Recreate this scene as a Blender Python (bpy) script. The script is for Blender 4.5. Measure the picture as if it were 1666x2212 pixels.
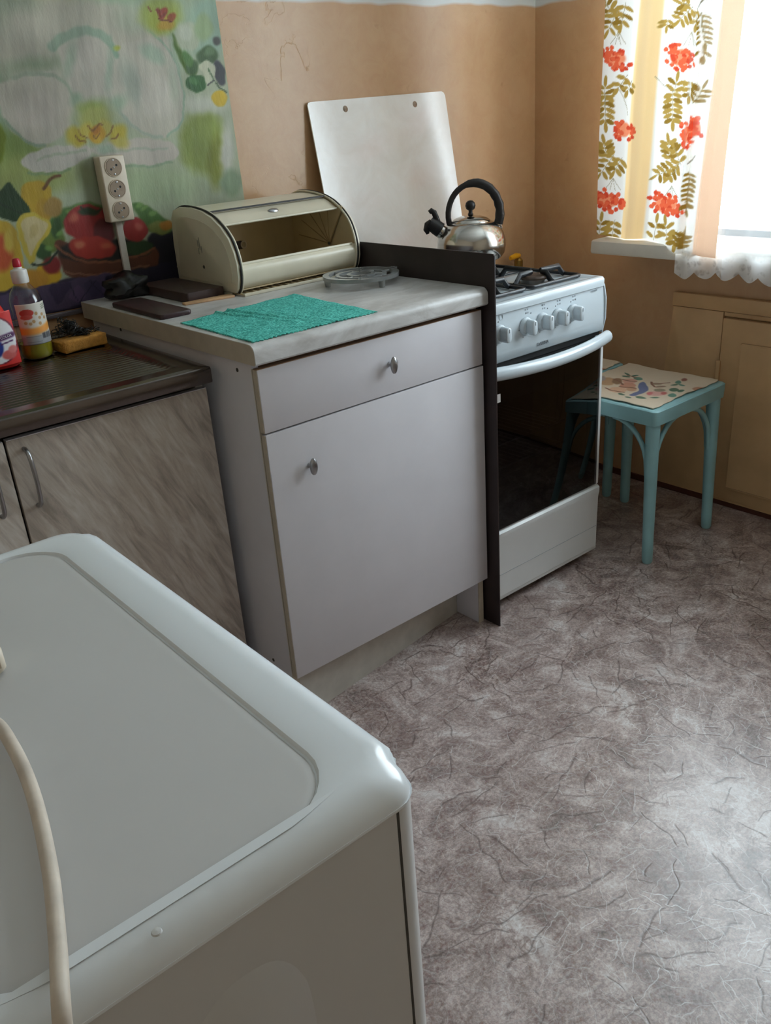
import bpy, bmesh, math, random
import numpy as np
from mathutils import Vector, Matrix

for o in list(bpy.data.objects):
    bpy.data.objects.remove(o, do_unlink=True)
SC = bpy.context.scene
COL = SC.collection
PI = math.pi

# ------------------------------------------------------------------ camera
CAM = (-0.8487, -1.5139, 1.2918)
YAW, PITCH, ROLL, FPX = 0.67545, 0.42957, -0.07361, 1877.56
def set_camera():
    f = Vector((math.sin(YAW)*math.cos(PITCH), math.cos(YAW)*math.cos(PITCH), -math.sin(PITCH)))
    r = Vector((math.cos(YAW), -math.sin(YAW), 0))
    u = r.cross(f)
    c, s = math.cos(ROLL), math.sin(ROLL)
    r2, u2 = c*r + s*u, -s*r + c*u
    m = Matrix((r2, u2, -f)).transposed().to_4x4()
    m.translation = Vector(CAM)
    cd = bpy.data.cameras.new('camera')
    cd.sensor_fit = 'HORIZONTAL'; cd.sensor_width = 36.0
    cd.lens = FPX/1666.0*36.0
    cd.clip_start = 0.02
    co = bpy.data.objects.new('camera', cd); COL.objects.link(co)
    co.matrix_world = m
    SC.camera = co
set_camera()

# ------------------------------------------------------------------ daylight
SKY_COLOR = (0.80, 0.92, 1.0, 1.0)
SKY_STRENGTH = 9.0
w = bpy.data.worlds.new('overcast_sky'); SC.world = w; w.use_nodes = True
bg = w.node_tree.nodes['Background']
bg.inputs[0].default_value = SKY_COLOR
bg.inputs[1].default_value = SKY_STRENGTH
# the window opening in the wall at x = 1.73
WY0, WY1, WZ0, WZ1 = -1.35, 0.20, 0.89, 2.20
WALL_X, WALL_Y = 1.727, 0.70
pl = bpy.data.lights.new('window_daylight_portal', 'AREA')
pl.shape = 'RECTANGLE'; pl.size = WZ1-WZ0; pl.size_y = WY1-WY0
pl.cycles.is_portal = True
po = bpy.data.objects.new('window_daylight_portal', pl); COL.objects.link(po)
po.location = (1.96, (WY0+WY1)/2, (WZ0+WZ1)/2)
po.rotation_euler = (0, PI/2, 0)

SC.view_settings.view_transform = 'Standard'
SC.view_settings.look = 'None'
SC.view_settings.gamma = 1.0
SC.view_settings.use_curve_mapping = False
SC.view_settings.exposure = 0.8
cy = SC.cycles
cy.use_denoising = True
cy.max_bounces = 7; cy.diffuse_bounces = 4; cy.glossy_bounces = 3
cy.transmission_bounces = 4; cy.transparent_max_bounces = 10
cy.use_adaptive_sampling = True; cy.adaptive_threshold = 0.075; cy.adaptive_min_samples = 16
cy.caustics_reflective = False; cy.caustics_refractive = False
cy.sample_clamp_indirect = 6.0

# ------------------------------------------------------------------ helpers
def lin(c):
    o = []
    for v in c[:3]:
        v = v/255.0
        o.append(v/12.92 if v <= 0.04045 else ((v+0.055)/1.055)**2.4)
    return o
def rgba(c): return (*lin(c), 1.0)

class NT:
    """small node-tree writer"""
    def __init__(s, name):
        s.m = bpy.data.materials.new(name); s.m.use_nodes = True
        s.t = s.m.node_tree; s.n = s.t.nodes
        s.b = s.n['Principled BSDF']; s.out = s.n['Material Output']
        s.geo = None
    def node(s, typ, **kw):
        n = s.n.new(typ)
        for k, v in kw.items():
            if k.startswith('i_'):
                n.inputs[k[2:].replace('_', ' ')].default_value = v
            else: setattr(n, k, v)
        return n
    def link(s, a, b): s.t.links.new(a, b)
    def coords(s, scale=(1, 1, 1), rot=(0, 0, 0), obj=True):
        g = s.node('ShaderNodeTexCoord'); mp = s.node('ShaderNodeMapping')
        mp.inputs['Scale'].default_value = scale; mp.inputs['Rotation'].default_value = rot
        s.link(g.outputs['Object'], mp.inputs['Vector']); return mp.outputs['Vector']
    def pos(s):
        if s.geo is None: s.geo = s.node('ShaderNodeNewGeometry')
        return s.geo.outputs['Position']
    def noise(s, vec, scale, detail=3, rough=.55, dist=0):
        n = s.node('ShaderNodeTexNoise'); n.inputs['Scale'].default_value = scale
        n.inputs['Detail'].default_value = detail; n.inputs['Roughness'].default_value = rough
        n.inputs['Distortion'].default_value = dist
        if vec is not None: s.link(vec, n.inputs['Vector'])
        return n.outputs['Fac']
    def ramp(s, fac, stops, interp='LINEAR'):
        r = s.node('ShaderNodeValToRGB'); cr = r.color_ramp; cr.interpolation = interp
        while len(cr.elements) < len(stops): cr.elements.new(0.5)
        for e, (p, c) in zip(cr.elements, stops):
            e.position = p; e.color = c if len(c) == 4 else (*c, 1)
        s.link(fac, r.inputs['Fac']); return r.outputs['Color']
    def mix(s, fac, a, b, mode='MIX'):
        n = s.node('ShaderNodeMix', data_type='RGBA', blend_type=mode)
        for sock, v in ((n.inputs[0], fac), (n.inputs[6], a), (n.inputs[7], b)):
            if hasattr(v, 'is_output'): s.link(v, sock)
            else: sock.default_value = v
        return n.outputs[2]
    def math(s, op, a, b=None, c=None, clamp=False):
        n = s.node('ShaderNodeMath', operation=op); n.use_clamp = clamp
        for i, v in enumerate((a, b, c)):
            if v is None: continue
            if hasattr(v, 'is_output'): s.link(v, n.inputs[i])
            else: n.inputs[i].default_value = v
        return n.outputs[0]
    def vmath(s, op, a, b=None):
        n = s.node('ShaderNodeVectorMath', operation=op)
        for i, v in enumerate((a, b)):
            if v is None: continue
            if hasattr(v, 'is_output'): s.link(v, n.inputs[i])
            else: n.inputs[i].default_value = v
        return n
    def bump(s, h, strength=.2, dist=.002):
        n = s.node('ShaderNodeBump'); n.inputs['Strength'].default_value = strength
        n.inputs['Distance'].default_value = dist
        s.link(h, n.inputs['Height']); s.link(n.outputs['Normal'], s.b.inputs['Normal']); return n
    def base(s, c):
        if hasattr(c, 'is_output'): s.link(c, s.b.inputs['Base Color'])
        else: s.b.inputs['Base Color'].default_value = c
    def set(s, **kw):
        for k, v in kw.items(): s.b.inputs[k.replace('_', ' ')].default_value = v

def plain(name, c, rough=.5, metal=0., var=.08, scale=30., bump=0., spec=.5, dist=.001, coat=0.):
    """painted / plastic / metal surface: base colour with a little mottling"""
    t = NT(name); v = t.coords()
    n = t.noise(v, scale, 4)
    l = lin(c)
    a = [max(0, x*(1-var)) for x in l]; b = [min(1, x*(1+var)) for x in l]
    t.base(t.ramp(n, [(.3, a), (.7, b)]))
    t.set(Roughness=rough, Metallic=metal)
    t.b.inputs['Specular IOR Level'].default_value = spec
    if coat: t.b.inputs['Coat Weight'].default_value = coat; t.b.inputs['Coat Roughness'].default_value = .08
    if bump: t.bump(t.noise(v, scale*3, 3), bump, dist)
    return t.m

ORG = {}
def tag(o, label, cat, group=None):
    o['label'] = label; o['category'] = cat
    if group: o['group'] = group
    return o
def struct(o): o['kind'] = 'structure'; return o
def thing(name, label, cat, loc, rz=0, group=None):
    o = bpy.data.objects.new(name, None); COL.objects.link(o)
    o.empty_display_size = .05
    o.location = loc; o.rotation_euler = (0, 0, rz); ORG[o.name] = Vector(loc)
    return tag(o, label, cat, group)
def make(name, verts, faces, mat, parent=None, smooth=False, origin=None):
    """verts are written in room coordinates (before the parent's own turn)"""
    if parent is not None: org = ORG[parent.name]
    elif origin is not None: org = Vector(origin)
    else: org = Vector((0, 0, 0))
    me = bpy.data.meshes.new(name)
    V = np.asarray(verts, dtype=float) - np.array(org)
    me.from_pydata([tuple(x) for x in V], [], [tuple(f) for f in faces])
    me.update()
    bm = bmesh.new(); bm.from_mesh(me); bmesh.ops.recalc_face_normals(bm, faces=bm.faces); bm.to_mesh(me); bm.free()
    if smooth:
        me.polygons.foreach_set('use_smooth', [True]*len(me.polygons))
        if smooth != True: me.set_sharp_from_angle(angle=math.radians(smooth))
    if mat: me.materials.append(mat)
    o = bpy.data.objects.new(name, me); COL.objects.link(o)
    if parent is not None: o.parent = parent
    else: o.location = org
    ORG[o.name] = org
    return o
def frombm(name, bm, mat, parent=None, smooth=False, origin=None):
    bm.verts.index_update()
    v = [tuple(x.co) for x in bm.verts]; f = [[y.index for y in x.verts] for x in bm.faces]; bm.free()
    return make(name, v, f, mat, parent, smooth, origin)
def merge(*vf):
    V, F = [], []
    for v, f in vf:
        k = len(V); V += [tuple(x) for x in v]; F += [tuple(i+k for i in q) for q in f]
    return V, F
def box_vf(a, b, bev=0., seg=2):
    bm = bmesh.new(); bmesh.ops.create_cube(bm, size=1)
    for v in bm.verts:
        v.co = Vector([a[i] + (v.co[i]+.5)*(b[i]-a[i]) for i in range(3)])
    if bev:
        bmesh.ops.bevel(bm, geom=bm.edges[:], offset=bev, segments=seg, profile=.5, affect='EDGES')
    bm.verts.index_update()
    r = [tuple(x.co) for x in bm.verts], [tuple(y.index for y in x.verts) for x in bm.faces]
    bm.free(); return r
def box(name, a, b, mat, parent=None, bev=0., seg=2, smooth=None, origin=None):
    v, f = box_vf(a, b, bev, seg)
    return make(name, v, f, mat, parent, (35 if bev else False) if smooth is None else smooth, origin)
def tube_vf(pts, r, n=10, closed=False, flat=1.0, caps=True):
    P = [Vector(p) for p in pts]; m = len(P)
    R = r if isinstance(r, (list, tuple)) else [r]*m
    V, F = [], []; nrm = None
    for i in range(m):
        if closed: t = (P[(i+1) % m]-P[i-1]).normalized()
        else: t = (P[min(i+1, m-1)]-P[max(i-1, 0)]).normalized()
        if nrm is None:
            nrm = t.cross(Vector((0, 0, 1)))
            if nrm.length < 1e-3: nrm = t.cross(Vector((1, 0, 0)))
        nrm = (nrm - t*nrm.dot(t)).normalized(); bn = t.cross(nrm)
        for k in range(n):
            a = 2*PI*k/n
            V.append(tuple(P[i] + nrm*math.cos(a)*R[i] + bn*math.sin(a)*R[i]*flat))
    for i in range(m if closed else m-1):
        j = (i+1) % m
        for k in range(n):
            F.append((i*n+k, i*n+(k+1) % n, j*n+(k+1) % n, j*n+k))
    if not closed and caps:
        F.append(tuple(range(n))[::-1]); F.append(tuple((m-1)*n+k for k in range(n)))
    return V, F
def tube(name, pts, r, mat, parent=None, n=10, closed=False, flat=1.0, origin=None):
    v, f = tube_vf(pts, r, n, closed, flat); return make(name, v, f, mat, parent, 50, origin)
def lathe_vf(prof, c, n=32, axis=2):
    V, F = [], []; m = len(prof)
    for r, z in prof:
        for k in range(n):
            a = 2*PI*k/n; q = (r*math.cos(a), r*math.sin(a), z)
            if axis == 1: q = (q[0], q[2], q[1])
            if axis == 0: q = (q[2], q[0], q[1])
            V.append((c[0]+q[0], c[1]+q[1], c[2]+q[2]))
    for i in range(m-1):
        for k in range(n):
            F.append((i*n+k, i*n+(k+1) % n, (i+1)*n+(k+1) % n, (i+1)*n+k))
    if prof[0][0] > 1e-6: F.append(tuple(range(n)))
    if prof[-1][0] > 1e-6: F.append(tuple((m-1)*n+k for k in range(n)))
    return V, F
def lathe(name, prof, c, mat, parent=None, n=32, axis=2, smooth=40, origin=None):
    prof = [(max(r, 1e-5), z) for r, z in prof]
    v, f = lathe_vf(prof, c, n, axis); return make(name, v, f, mat, parent, smooth, origin)
def prism_vf(poly, axis, lo, hi):
    V = []
    for h in (lo, hi):
        for p, q in poly:
            V.append({'x': (h, p, q), 'y': (p, h, q), 'z': (p, q, h)}[axis])
    n = len(poly); F = [tuple(range(n))[::-1], tuple(range(n, 2*n))]
    F += [(i, (i+1) % n, n+(i+1) % n, n+i) for i in range(n)]
    return V, F
def prism(name, poly, axis, lo, hi, mat, parent=None, bev=0., smooth=40, origin=None, seg=2):
    v, f = prism_vf(poly, axis, lo, hi)
    if bev:
        bm = bmesh.new(); bv = [bm.verts.new(x) for x in v]
        for q in f: bm.faces.new([bv[i] for i in q])
        caps = [fa for fa in bm.faces if len(fa.verts) == len(poly)]
        es = list({e for fa in caps for e in fa.edges})
        bmesh.ops.bevel(bm, geom=es, offset=bev, segments=seg, profile=.5, affect='EDGES')
        return frombm(name, bm, mat, parent, smooth, origin)
    return make(name, v, f, mat, parent, smooth, origin)
def rrect(x0, x1, y0, y1, r, nc=6, ne=1):
    """rounded rectangle outline, counter-clockwise, ne pieces per straight edge"""
    r = max(r, 1e-4)
    cs = ((x1-r, y0+r, -90), (x1-r, y1-r, 0), (x0+r, y1-r, 90), (x0+r, y0+r, 180)); o = []
    arcs = []
    for cx, cy_, a0 in cs:
        arcs.append([(cx+r*math.cos(math.radians(a0+90*k/nc)), cy_+r*math.sin(math.radians(a0+90*k/nc))) for k in range(nc+1)])
    for i in range(4):
        o += arcs[i]; p, q = arcs[i][-1], arcs[(i+1) % 4][0]
        for k in range(1, ne): o.append((p[0]+(q[0]-p[0])*k/ne, p[1]+(q[1]-p[1])*k/ne))
    return o
def loft_vf(loops, cap0=True, cap1=True):
    V = []; n = len(loops[0]); F = []
    for L in loops: V += [tuple(p) for p in L]
    for i in range(len(loops)-1):
        for k in range(n): F.append((i*n+k, i*n+(k+1) % n, (i+1)*n+(k+1) % n, (i+1)*n+k))
    if cap0: F.append(tuple(range(n))[::-1])
    if cap1: F.append(tuple((len(loops)-1)*n+k for k in range(n)))
    return V, F
def grid_vf(fn, us, vs):
    V = [fn(u, v) for v in vs for u in us]; nu = len(us)
    F = [(j*nu+i, j*nu+i+1, (j+1)*nu+i+1, (j+1)*nu+i) for j in range(len(vs)-1) for i in range(nu-1)]
    return V, F
def spline(pts, n=6, closed=False):
    P = [np.array(p, float) for p in pts]; m = len(P); o = []
    for i in range(m if closed else m-1):
        if closed: a, b, c, d = P[i-1], P[i], P[(i+1) % m], P[(i+2) % m]
        else: a, b, c, d = P[max(i-1, 0)], P[i], P[i+1], P[min(i+2, m-1)]
        for k in range(n):
            t = k/n
            o.append(tuple(.5*((2*b)+(-a+c)*t+(2*a-5*b+4*c-d)*t*t+(-a+3*b-3*c+d)*t**3)))
    if not closed: o.append(tuple(P[-1]))
    return o
def copy_tree(o, parent=None):
    c = o.copy(); COL.objects.link(c); ORG[c.name] = ORG[o.name]
    if parent is not None: c.parent = parent
    for ch in list(o.children): copy_tree(ch, c)
    return c
def text(name, body, size, mat, parent, loc, rot, depth=.0002):
    cu = bpy.data.curves.new(name, 'FONT'); cu.body = body; cu.size = size; cu.extrude = depth
    cu.align_x = 'CENTER'; cu.align_y = 'CENTER'
    t = bpy.data.objects.new(name+'_curve', cu); COL.objects.link(t)
    me = bpy.data.meshes.new_from_object(t); bpy.data.objects.remove(t, do_unlink=True)
    me.name = name; me.materials.clear(); me.materials.append(mat)
    o = bpy.data.objects.new(name, me); COL.objects.link(o)
    o.parent = parent; o.location = Vector(loc)-ORG[parent.name]; o.rotation_euler = rot
    ORG[o.name] = ORG[parent.name]
    return o
# ---- printed pictures: flat colour written per vertex on a fine mesh
def smst(x): x = np.clip(x, 0, 1); return x*x*(3-2*x)
def paint(P, C, items, warp=0.0):
    if warp:
        x, y = P[:, 0]*90, P[:, 1]*90
        P = P+warp*np.stack([np.sin(y+1.3*np.sin(.6*x))+.6*np.sin(2.3*y+.7*x), np.sin(x*.9+1.1*np.sin(.7*y))+.6*np.sin(2.1*x-.8*y)], 1)
    for kind, col, s, pts in items:
        A = np.array(pts, float); s = max(s, .0006)
        lo, hi = A.min(0), A.max(0)
        if kind == 'e':
            ex = np.abs(A[1]-A[0])+np.abs(A[2]-A[0]); lo, hi = A[0]-ex, A[0]+ex
        lo = lo-2*s-.01; hi = hi+2*s+.01
        ix = np.nonzero((P[:, 0] > lo[0]) & (P[:, 0] < hi[0]) & (P[:, 1] > lo[1]) & (P[:, 1] < hi[1]))[0]
        if not len(ix): continue
        Q = P[ix]
        if kind == 'e':
            M = np.array([A[1]-A[0], A[2]-A[0]]).T
            uv = np.linalg.solve(M, (Q-A[0]).T)
            d = (1-np.sqrt((uv**2).sum(0)))*min(np.linalg.norm(M[:, 0]), np.linalg.norm(M[:, 1]))
            m = smst(d/s+.5)
        else:
            B = np.array(spline(pts, 5, kind == 'p'))
            n = len(B); dd = np.full(len(Q), 1e9); ins = np.zeros(len(Q), bool)
            for i in range(n if kind == 'p' else n-1):
                a, b = B[i], B[(i+1) % n]; ab = b-a
                t = np.clip(((Q-a)@ab)/max(ab@ab, 1e-12), 0, 1)
                dd = np.minimum(dd, np.hypot(*(Q-a-t[:, None]*ab).T))
                if kind == 'p':
                    c = (a[1] > Q[:, 1]) != (b[1] > Q[:, 1])
                    with np.errstate(divide='ignore', invalid='ignore'):
                        xx = a[0]+(Q[:, 1]-a[1])/(b[1]-a[1] if b[1] != a[1] else 1e-9)*ab[0]
                    ins ^= c & (Q[:, 0] < xx)
            if kind == 'p': m = smst(np.where(ins, dd, -dd)/s+.5)
            else: m = smst((s/2-dd)/(s*.5)+.5)
        C[ix] = C[ix]*(1-m[:, None]) + np.array(col, float)*m[:, None]
    return C
def put_colors(o, C, gain=1.0):
    c = np.clip(C, 0, 255)/255.0
    l = np.where(c <= .04045, c/12.92, ((c+.055)/1.055)**2.4)*gain
    a = o.data.color_attributes.new('print', 'FLOAT_COLOR', 'POINT')
    buf = np.ones((len(C), 4)); buf[:, :3] = np.clip(l, 0, .92)
    a.data.foreach_set('color', buf.ravel().astype(np.float32))
def print_mat(name, rough=.6, bump=0., bscale=60., bdist=.001, stretch=(1, 1, 1)):
    t = NT(name); a = t.node('ShaderNodeVertexColor'); a.layer_name = 'print'
    v = t.coords(stretch); n = t.noise(v, bscale, 4, .6)
    t.base(t.mix(.10, a.outputs['Color'], t.ramp(n, [(.3, (.35,)*3), (.7, (.75,)*3)]), 'OVERLAY'))
    t.set(Roughness=rough)
    if bump: t.bump(n, bump, bdist)
    return t.m
MURAL = [
('e',(150,168,142),0.0714,[(0.209,1.519),(0.462,1.519),(0.184,1.4)]),
('e',(176,172,150),0.0714,[(0.029,1.519),(0.174,1.519),(0.01,1.435)]),
('e',(128,150,118),0.0476,[(-0.076,1.39),(-0.012,1.388),(-0.09,1.333)]),
('e',(120,140,70),0.0476,[(-0.106,1.266),(-0.021,1.26),(-0.119,1.212)]),
('e',(140,150,85),0.0476,[(-0.076,1.213),(0.046,1.202),(-0.085,1.173)]),
('e',(125,140,60),0.0357,[(0.401,1.25),(0.471,1.245),(0.387,1.171)]),
('e',(112,120,28),0.0262,[(0.433,1.202),(0.464,1.2),(0.422,1.139)]),
('e',(140,165,145),0.0357,[(0.462,1.519),(0.517,1.519),(0.449,1.445)]),
('e',(150,165,130),0.0476,[(0.236,1.163),(0.383,1.148),(0.228,1.118)]),
('e',(178,180,168),0.0238,[(0.468,1.222),(0.488,1.221),(0.456,1.153)]),
('e',(120,140,110),0.0262,[(0.47,1.146),(0.505,1.143),(0.464,1.111)]),
('e',(185,188,172),0.0298,[(0.418,1.344),(0.487,1.341),(0.414,1.324)]),
('p',(172,168,152),0.0262,[(-0.064,1.519),(0.006,1.555),(0.106,1.57),(0.219,1.567),(0.308,1.529),(0.349,1.478),(0.28,1.387),(0.152,1.361),(0.033,1.396),(-0.065,1.39),(-0.089,1.419)]),
('e',(150,158,136),0.0476,[(-0.035,1.555),(0.027,1.556),(-0.046,1.51)]),
('e',(180,176,160),0.0476,[(-0.002,1.519),(0.062,1.519),(-0.011,1.482)]),
('e',(158,164,144),0.0357,[(0.273,1.539),(0.335,1.539),(0.267,1.509)]),
('e',(136,148,122),0.031,[(0.001,1.445),(0.079,1.45),(-0.0,1.431)]),
('e',(118,140,112),0.031,[(-0.088,1.367),(-0.063,1.366),(-0.1,1.315)]),
('p',(176,170,156),0.0095,[(-0.104,1.401),(-0.036,1.422),(0.03,1.43),(0.065,1.39),(0.075,1.339),(0.034,1.301),(-0.02,1.274),(-0.063,1.288),(-0.097,1.326)]),
('e',(184,176,164),0.0286,[(-0.022,1.349),(0.029,1.347),(-0.031,1.31)]),
('l',(146,156,136),0.0083,[(-0.058,1.42),(0.008,1.427),(0.058,1.405),(0.074,1.353)]),
('l',(128,146,122),0.0071,[(-0.098,1.332),(-0.063,1.289),(-0.02,1.274)]),
('p',(174,170,156),0.0071,[(0.185,1.46),(0.264,1.494),(0.325,1.484),(0.359,1.426),(0.363,1.357),(0.345,1.304),(0.297,1.272),(0.234,1.281),(0.186,1.323),(0.159,1.366)]),
('e',(158,164,150),0.0286,[(0.227,1.399),(0.251,1.405),(0.238,1.35)]),
('e',(182,177,165),0.0286,[(0.289,1.366),(0.335,1.364),(0.28,1.317)]),
('e',(150,165,145),0.019,[(0.295,1.461),(0.322,1.443),(0.281,1.448)]),
('e',(164,170,152),0.0214,[(0.34,1.395),(0.353,1.396),(0.339,1.353)]),
('l',(152,162,146),0.0071,[(0.17,1.354),(0.197,1.315),(0.237,1.285),(0.284,1.274)]),
('l',(140,160,138),0.006,[(0.29,1.513),(0.328,1.487),(0.358,1.428),(0.362,1.358),(0.344,1.305),(0.3,1.273)]),
('p',(178,173,160),0.0107,[(0.064,1.481),(0.126,1.508),(0.175,1.498),(0.197,1.47),(0.176,1.431),(0.167,1.376),(0.11,1.358),(0.074,1.379),(0.059,1.434)]),
('e',(186,180,168),0.0238,[(0.12,1.457),(0.152,1.456),(0.114,1.427)]),
('e',(150,162,142),0.0214,[(0.08,1.453),(0.09,1.45),(0.062,1.415)]),
('e',(152,164,146),0.0167,[(0.174,1.431),(0.183,1.43),(0.161,1.385)]),
('l',(126,150,128),0.0143,[(0.05,1.478),(0.079,1.5),(0.127,1.513),(0.167,1.506),(0.19,1.484),(0.197,1.462)]),
('l',(140,158,138),0.019,[(0.044,1.482),(0.092,1.506),(0.149,1.511),(0.187,1.494)]),
('e',(160,168,70),0.0071,[(0.202,1.477),(0.21,1.477),(0.201,1.472)]),
('e',(140,158,134),0.0214,[(0.078,1.369),(0.09,1.362),(0.067,1.358)]),
('e',(144,160,138),0.0214,[(0.175,1.355),(0.205,1.367),(0.181,1.34)]),
('p',(178,173,162),0.0048,[(-0.085,1.24),(-0.062,1.261),(-0.012,1.271),(0.056,1.272),(0.092,1.259),(0.063,1.235),(0.001,1.216),(-0.053,1.219)]),
('p',(178,171,160),0.006,[(0.09,1.262),(0.173,1.275),(0.264,1.271),(0.317,1.251),(0.319,1.225),(0.259,1.21),(0.174,1.22),(0.12,1.238)]),
('l',(156,162,142),0.006,[(-0.046,1.246),(0.012,1.255),(0.076,1.256)]),
('l',(158,162,146),0.006,[(0.122,1.249),(0.203,1.251),(0.292,1.245)]),
('l',(120,140,96),0.006,[(-0.074,1.221),(-0.032,1.213),(0.027,1.219)]),
('l',(132,152,124),0.006,[(0.146,1.219),(0.232,1.208),(0.302,1.213)]),
('e',(156,164,130),0.0214,[(0.114,1.32),(0.175,1.317),(0.102,1.267)]),
('e',(140,156,80),0.0167,[(0.113,1.347),(0.144,1.345),(0.11,1.331)]),
('e',(160,164,90),0.019,[(0.115,1.326),(0.155,1.324),(0.109,1.3)]),
('e',(174,160,60),0.0167,[(0.053,1.293),(0.073,1.298),(0.056,1.276)]),
('e',(176,160,50),0.0143,[(0.067,1.284),(0.085,1.283),(0.063,1.266)]),
('e',(178,162,54),0.0167,[(0.166,1.288),(0.188,1.281),(0.154,1.266)]),
('e',(170,160,80),0.0167,[(0.171,1.269),(0.189,1.267),(0.169,1.256)]),
('e',(182,168,70),0.0143,[(0.088,1.303),(0.108,1.302),(0.084,1.287)]),
('e',(176,166,80),0.0143,[(0.135,1.304),(0.154,1.303),(0.131,1.286)]),
('e',(188,146,36),0.0095,[(0.113,1.291),(0.133,1.29),(0.109,1.272)]),
('e',(170,112,34),0.006,[(0.112,1.301),(0.123,1.3),(0.11,1.292)]),
('e',(192,158,50),0.006,[(0.113,1.279),(0.122,1.278),(0.111,1.271)]),
('l',(122,86,36),0.0042,[(0.094,1.311),(0.101,1.302),(0.113,1.306),(0.122,1.311),(0.129,1.309)]),
('l',(122,86,36),0.003,[(0.105,1.292),(0.109,1.283),(0.118,1.291)]),
('l',(122,86,36),0.003,[(0.067,1.306),(0.073,1.292),(0.09,1.283)]),
('l',(122,86,36),0.003,[(0.133,1.285),(0.147,1.291),(0.155,1.307)]),
('l',(122,86,36),0.0036,[(0.059,1.289),(0.068,1.278),(0.081,1.275)]),
('l',(122,86,36),0.0036,[(0.146,1.277),(0.159,1.28),(0.168,1.29)]),
('e',(150,168,148),0.0143,[(0.127,1.257),(0.149,1.255),(0.125,1.246)]),
('e',(150,162,80),0.0286,[(0.334,1.545),(0.39,1.545),(0.326,1.505)]),
('e',(152,160,60),0.019,[(0.337,1.535),(0.373,1.535),(0.332,1.509)]),
('e',(178,144,40),0.0119,[(0.343,1.527),(0.366,1.527),(0.34,1.513)]),
('e',(150,60,35),0.0048,[(0.34,1.551),(0.351,1.548),(0.331,1.538)]),
('e',(130,60,40),0.0036,[(0.331,1.557),(0.336,1.553),(0.327,1.554)]),
('e',(150,80,40),0.0048,[(0.363,1.541),(0.372,1.537),(0.355,1.532)]),
('l',(120,50,30),0.0048,[(0.324,1.557),(0.334,1.545),(0.348,1.551)]),
('l',(110,50,30),0.0036,[(0.303,1.563),(0.31,1.553)]),
('l',(110,50,30),0.0036,[(0.323,1.541),(0.337,1.535),(0.362,1.531)]),
('p',(70,100,25),0.006,[(0.356,1.504),(0.373,1.483),(0.385,1.447),(0.413,1.43),(0.403,1.412),(0.378,1.421),(0.364,1.452)]),
('e',(60,90,45),0.0071,[(0.399,1.431),(0.418,1.43),(0.396,1.414)]),
('e',(166,174,150),0.0107,[(0.399,1.5),(0.435,1.51),(0.408,1.469)]),
('e',(178,184,166),0.0119,[(0.393,1.507),(0.411,1.512),(0.398,1.489)]),
('e',(140,160,120),0.0143,[(0.448,1.519),(0.475,1.519),(0.443,1.488)]),
('e',(48,92,40),0.0036,[(0.403,1.393),(0.432,1.392),(0.4,1.372)]),
('e',(70,118,60),0.0071,[(0.398,1.4),(0.41,1.399),(0.396,1.391)]),
('e',(66,92,54),0.0071,[(0.447,1.456),(0.479,1.464),(0.453,1.436)]),
('e',(92,120,80),0.0083,[(0.455,1.464),(0.471,1.469),(0.458,1.456)]),
('e',(80,120,60),0.0071,[(0.389,1.449),(0.401,1.452),(0.395,1.433)]),
('e',(60,62,66),0.0048,[(0.477,1.415),(0.494,1.418),(0.482,1.385)]),
('e',(74,74,70),0.0071,[(0.481,1.49),(0.492,1.489),(0.48,1.479)]),
('p',(182,186,160),0.0036,[(0.42,1.433),(0.442,1.443),(0.464,1.434),(0.465,1.411),(0.442,1.39),(0.43,1.397),(0.43,1.416)]),
('l',(48,86,40),0.0048,[(0.448,1.424),(0.454,1.408),(0.454,1.396)]),
('l',(48,72,45),0.0048,[(0.462,1.391),(0.474,1.378),(0.489,1.371)]),
('l',(60,60,60),0.0036,[(0.436,1.388),(0.457,1.396)]),
('e',(190,160,25),0.0048,[(0.467,1.355),(0.489,1.354),(0.464,1.336)]),
('e',(100,115,15),0.0071,[(-0.126,1.287),(-0.111,1.286),(-0.136,1.249)]),
('p',(26,22,34),0.0095,[(0.207,1.046),(0.336,1.038),(0.48,1.023),(0.451,0.842),(0.144,0.895),(0.184,0.961)]),
('p',(42,34,56),0.0071,[(-0.266,0.967),(-0.088,0.972),(0.198,0.965),(0.322,0.964),(0.301,0.842),(0.101,0.879),(-0.111,0.871),(-0.29,0.873)]),
('p',(66,100,40),0.0095,[(-0.05,1.108),(0.008,1.137),(0.068,1.138),(0.095,1.122),(0.094,1.089),(0.037,1.107),(-0.028,1.082),(-0.051,1.069)]),
('p',(70,105,45),0.0083,[(0.171,1.127),(0.213,1.111),(0.248,1.084),(0.269,1.067),(0.264,1.042),(0.202,1.052),(0.183,1.089)]),
('e',(120,125,60),0.006,[(0.236,1.057),(0.27,1.053),(0.233,1.041)]),
('e',(165,110,30),0.006,[(0.257,1.062),(0.276,1.06),(0.255,1.05)]),
('e',(95,115,50),0.0071,[(-0.049,1.063),(-0.021,1.079),(-0.038,1.043)]),
('e',(45,75,35),0.006,[(-0.081,1.04),(-0.065,1.049),(-0.071,1.022)]),
('e',(52,80,38),0.006,[(-0.035,1.091),(-0.023,1.09),(-0.04,1.068)]),
('e',(105,140,70),0.0048,[(0.006,1.127),(0.016,1.129),(0.007,1.122)]),
('e',(105,140,70),0.0048,[(0.028,1.132),(0.04,1.135),(0.03,1.126)]),
('e',(105,140,70),0.0048,[(0.06,1.131),(0.071,1.134),(0.062,1.126)]),
('e',(105,140,70),0.0048,[(0.2,1.11),(0.21,1.113),(0.201,1.105)]),
('e',(105,140,70),0.0048,[(0.223,1.094),(0.234,1.097),(0.225,1.088)]),
('e',(105,140,70),0.0048,[(0.188,1.117),(0.198,1.12),(0.19,1.112)]),
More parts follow.
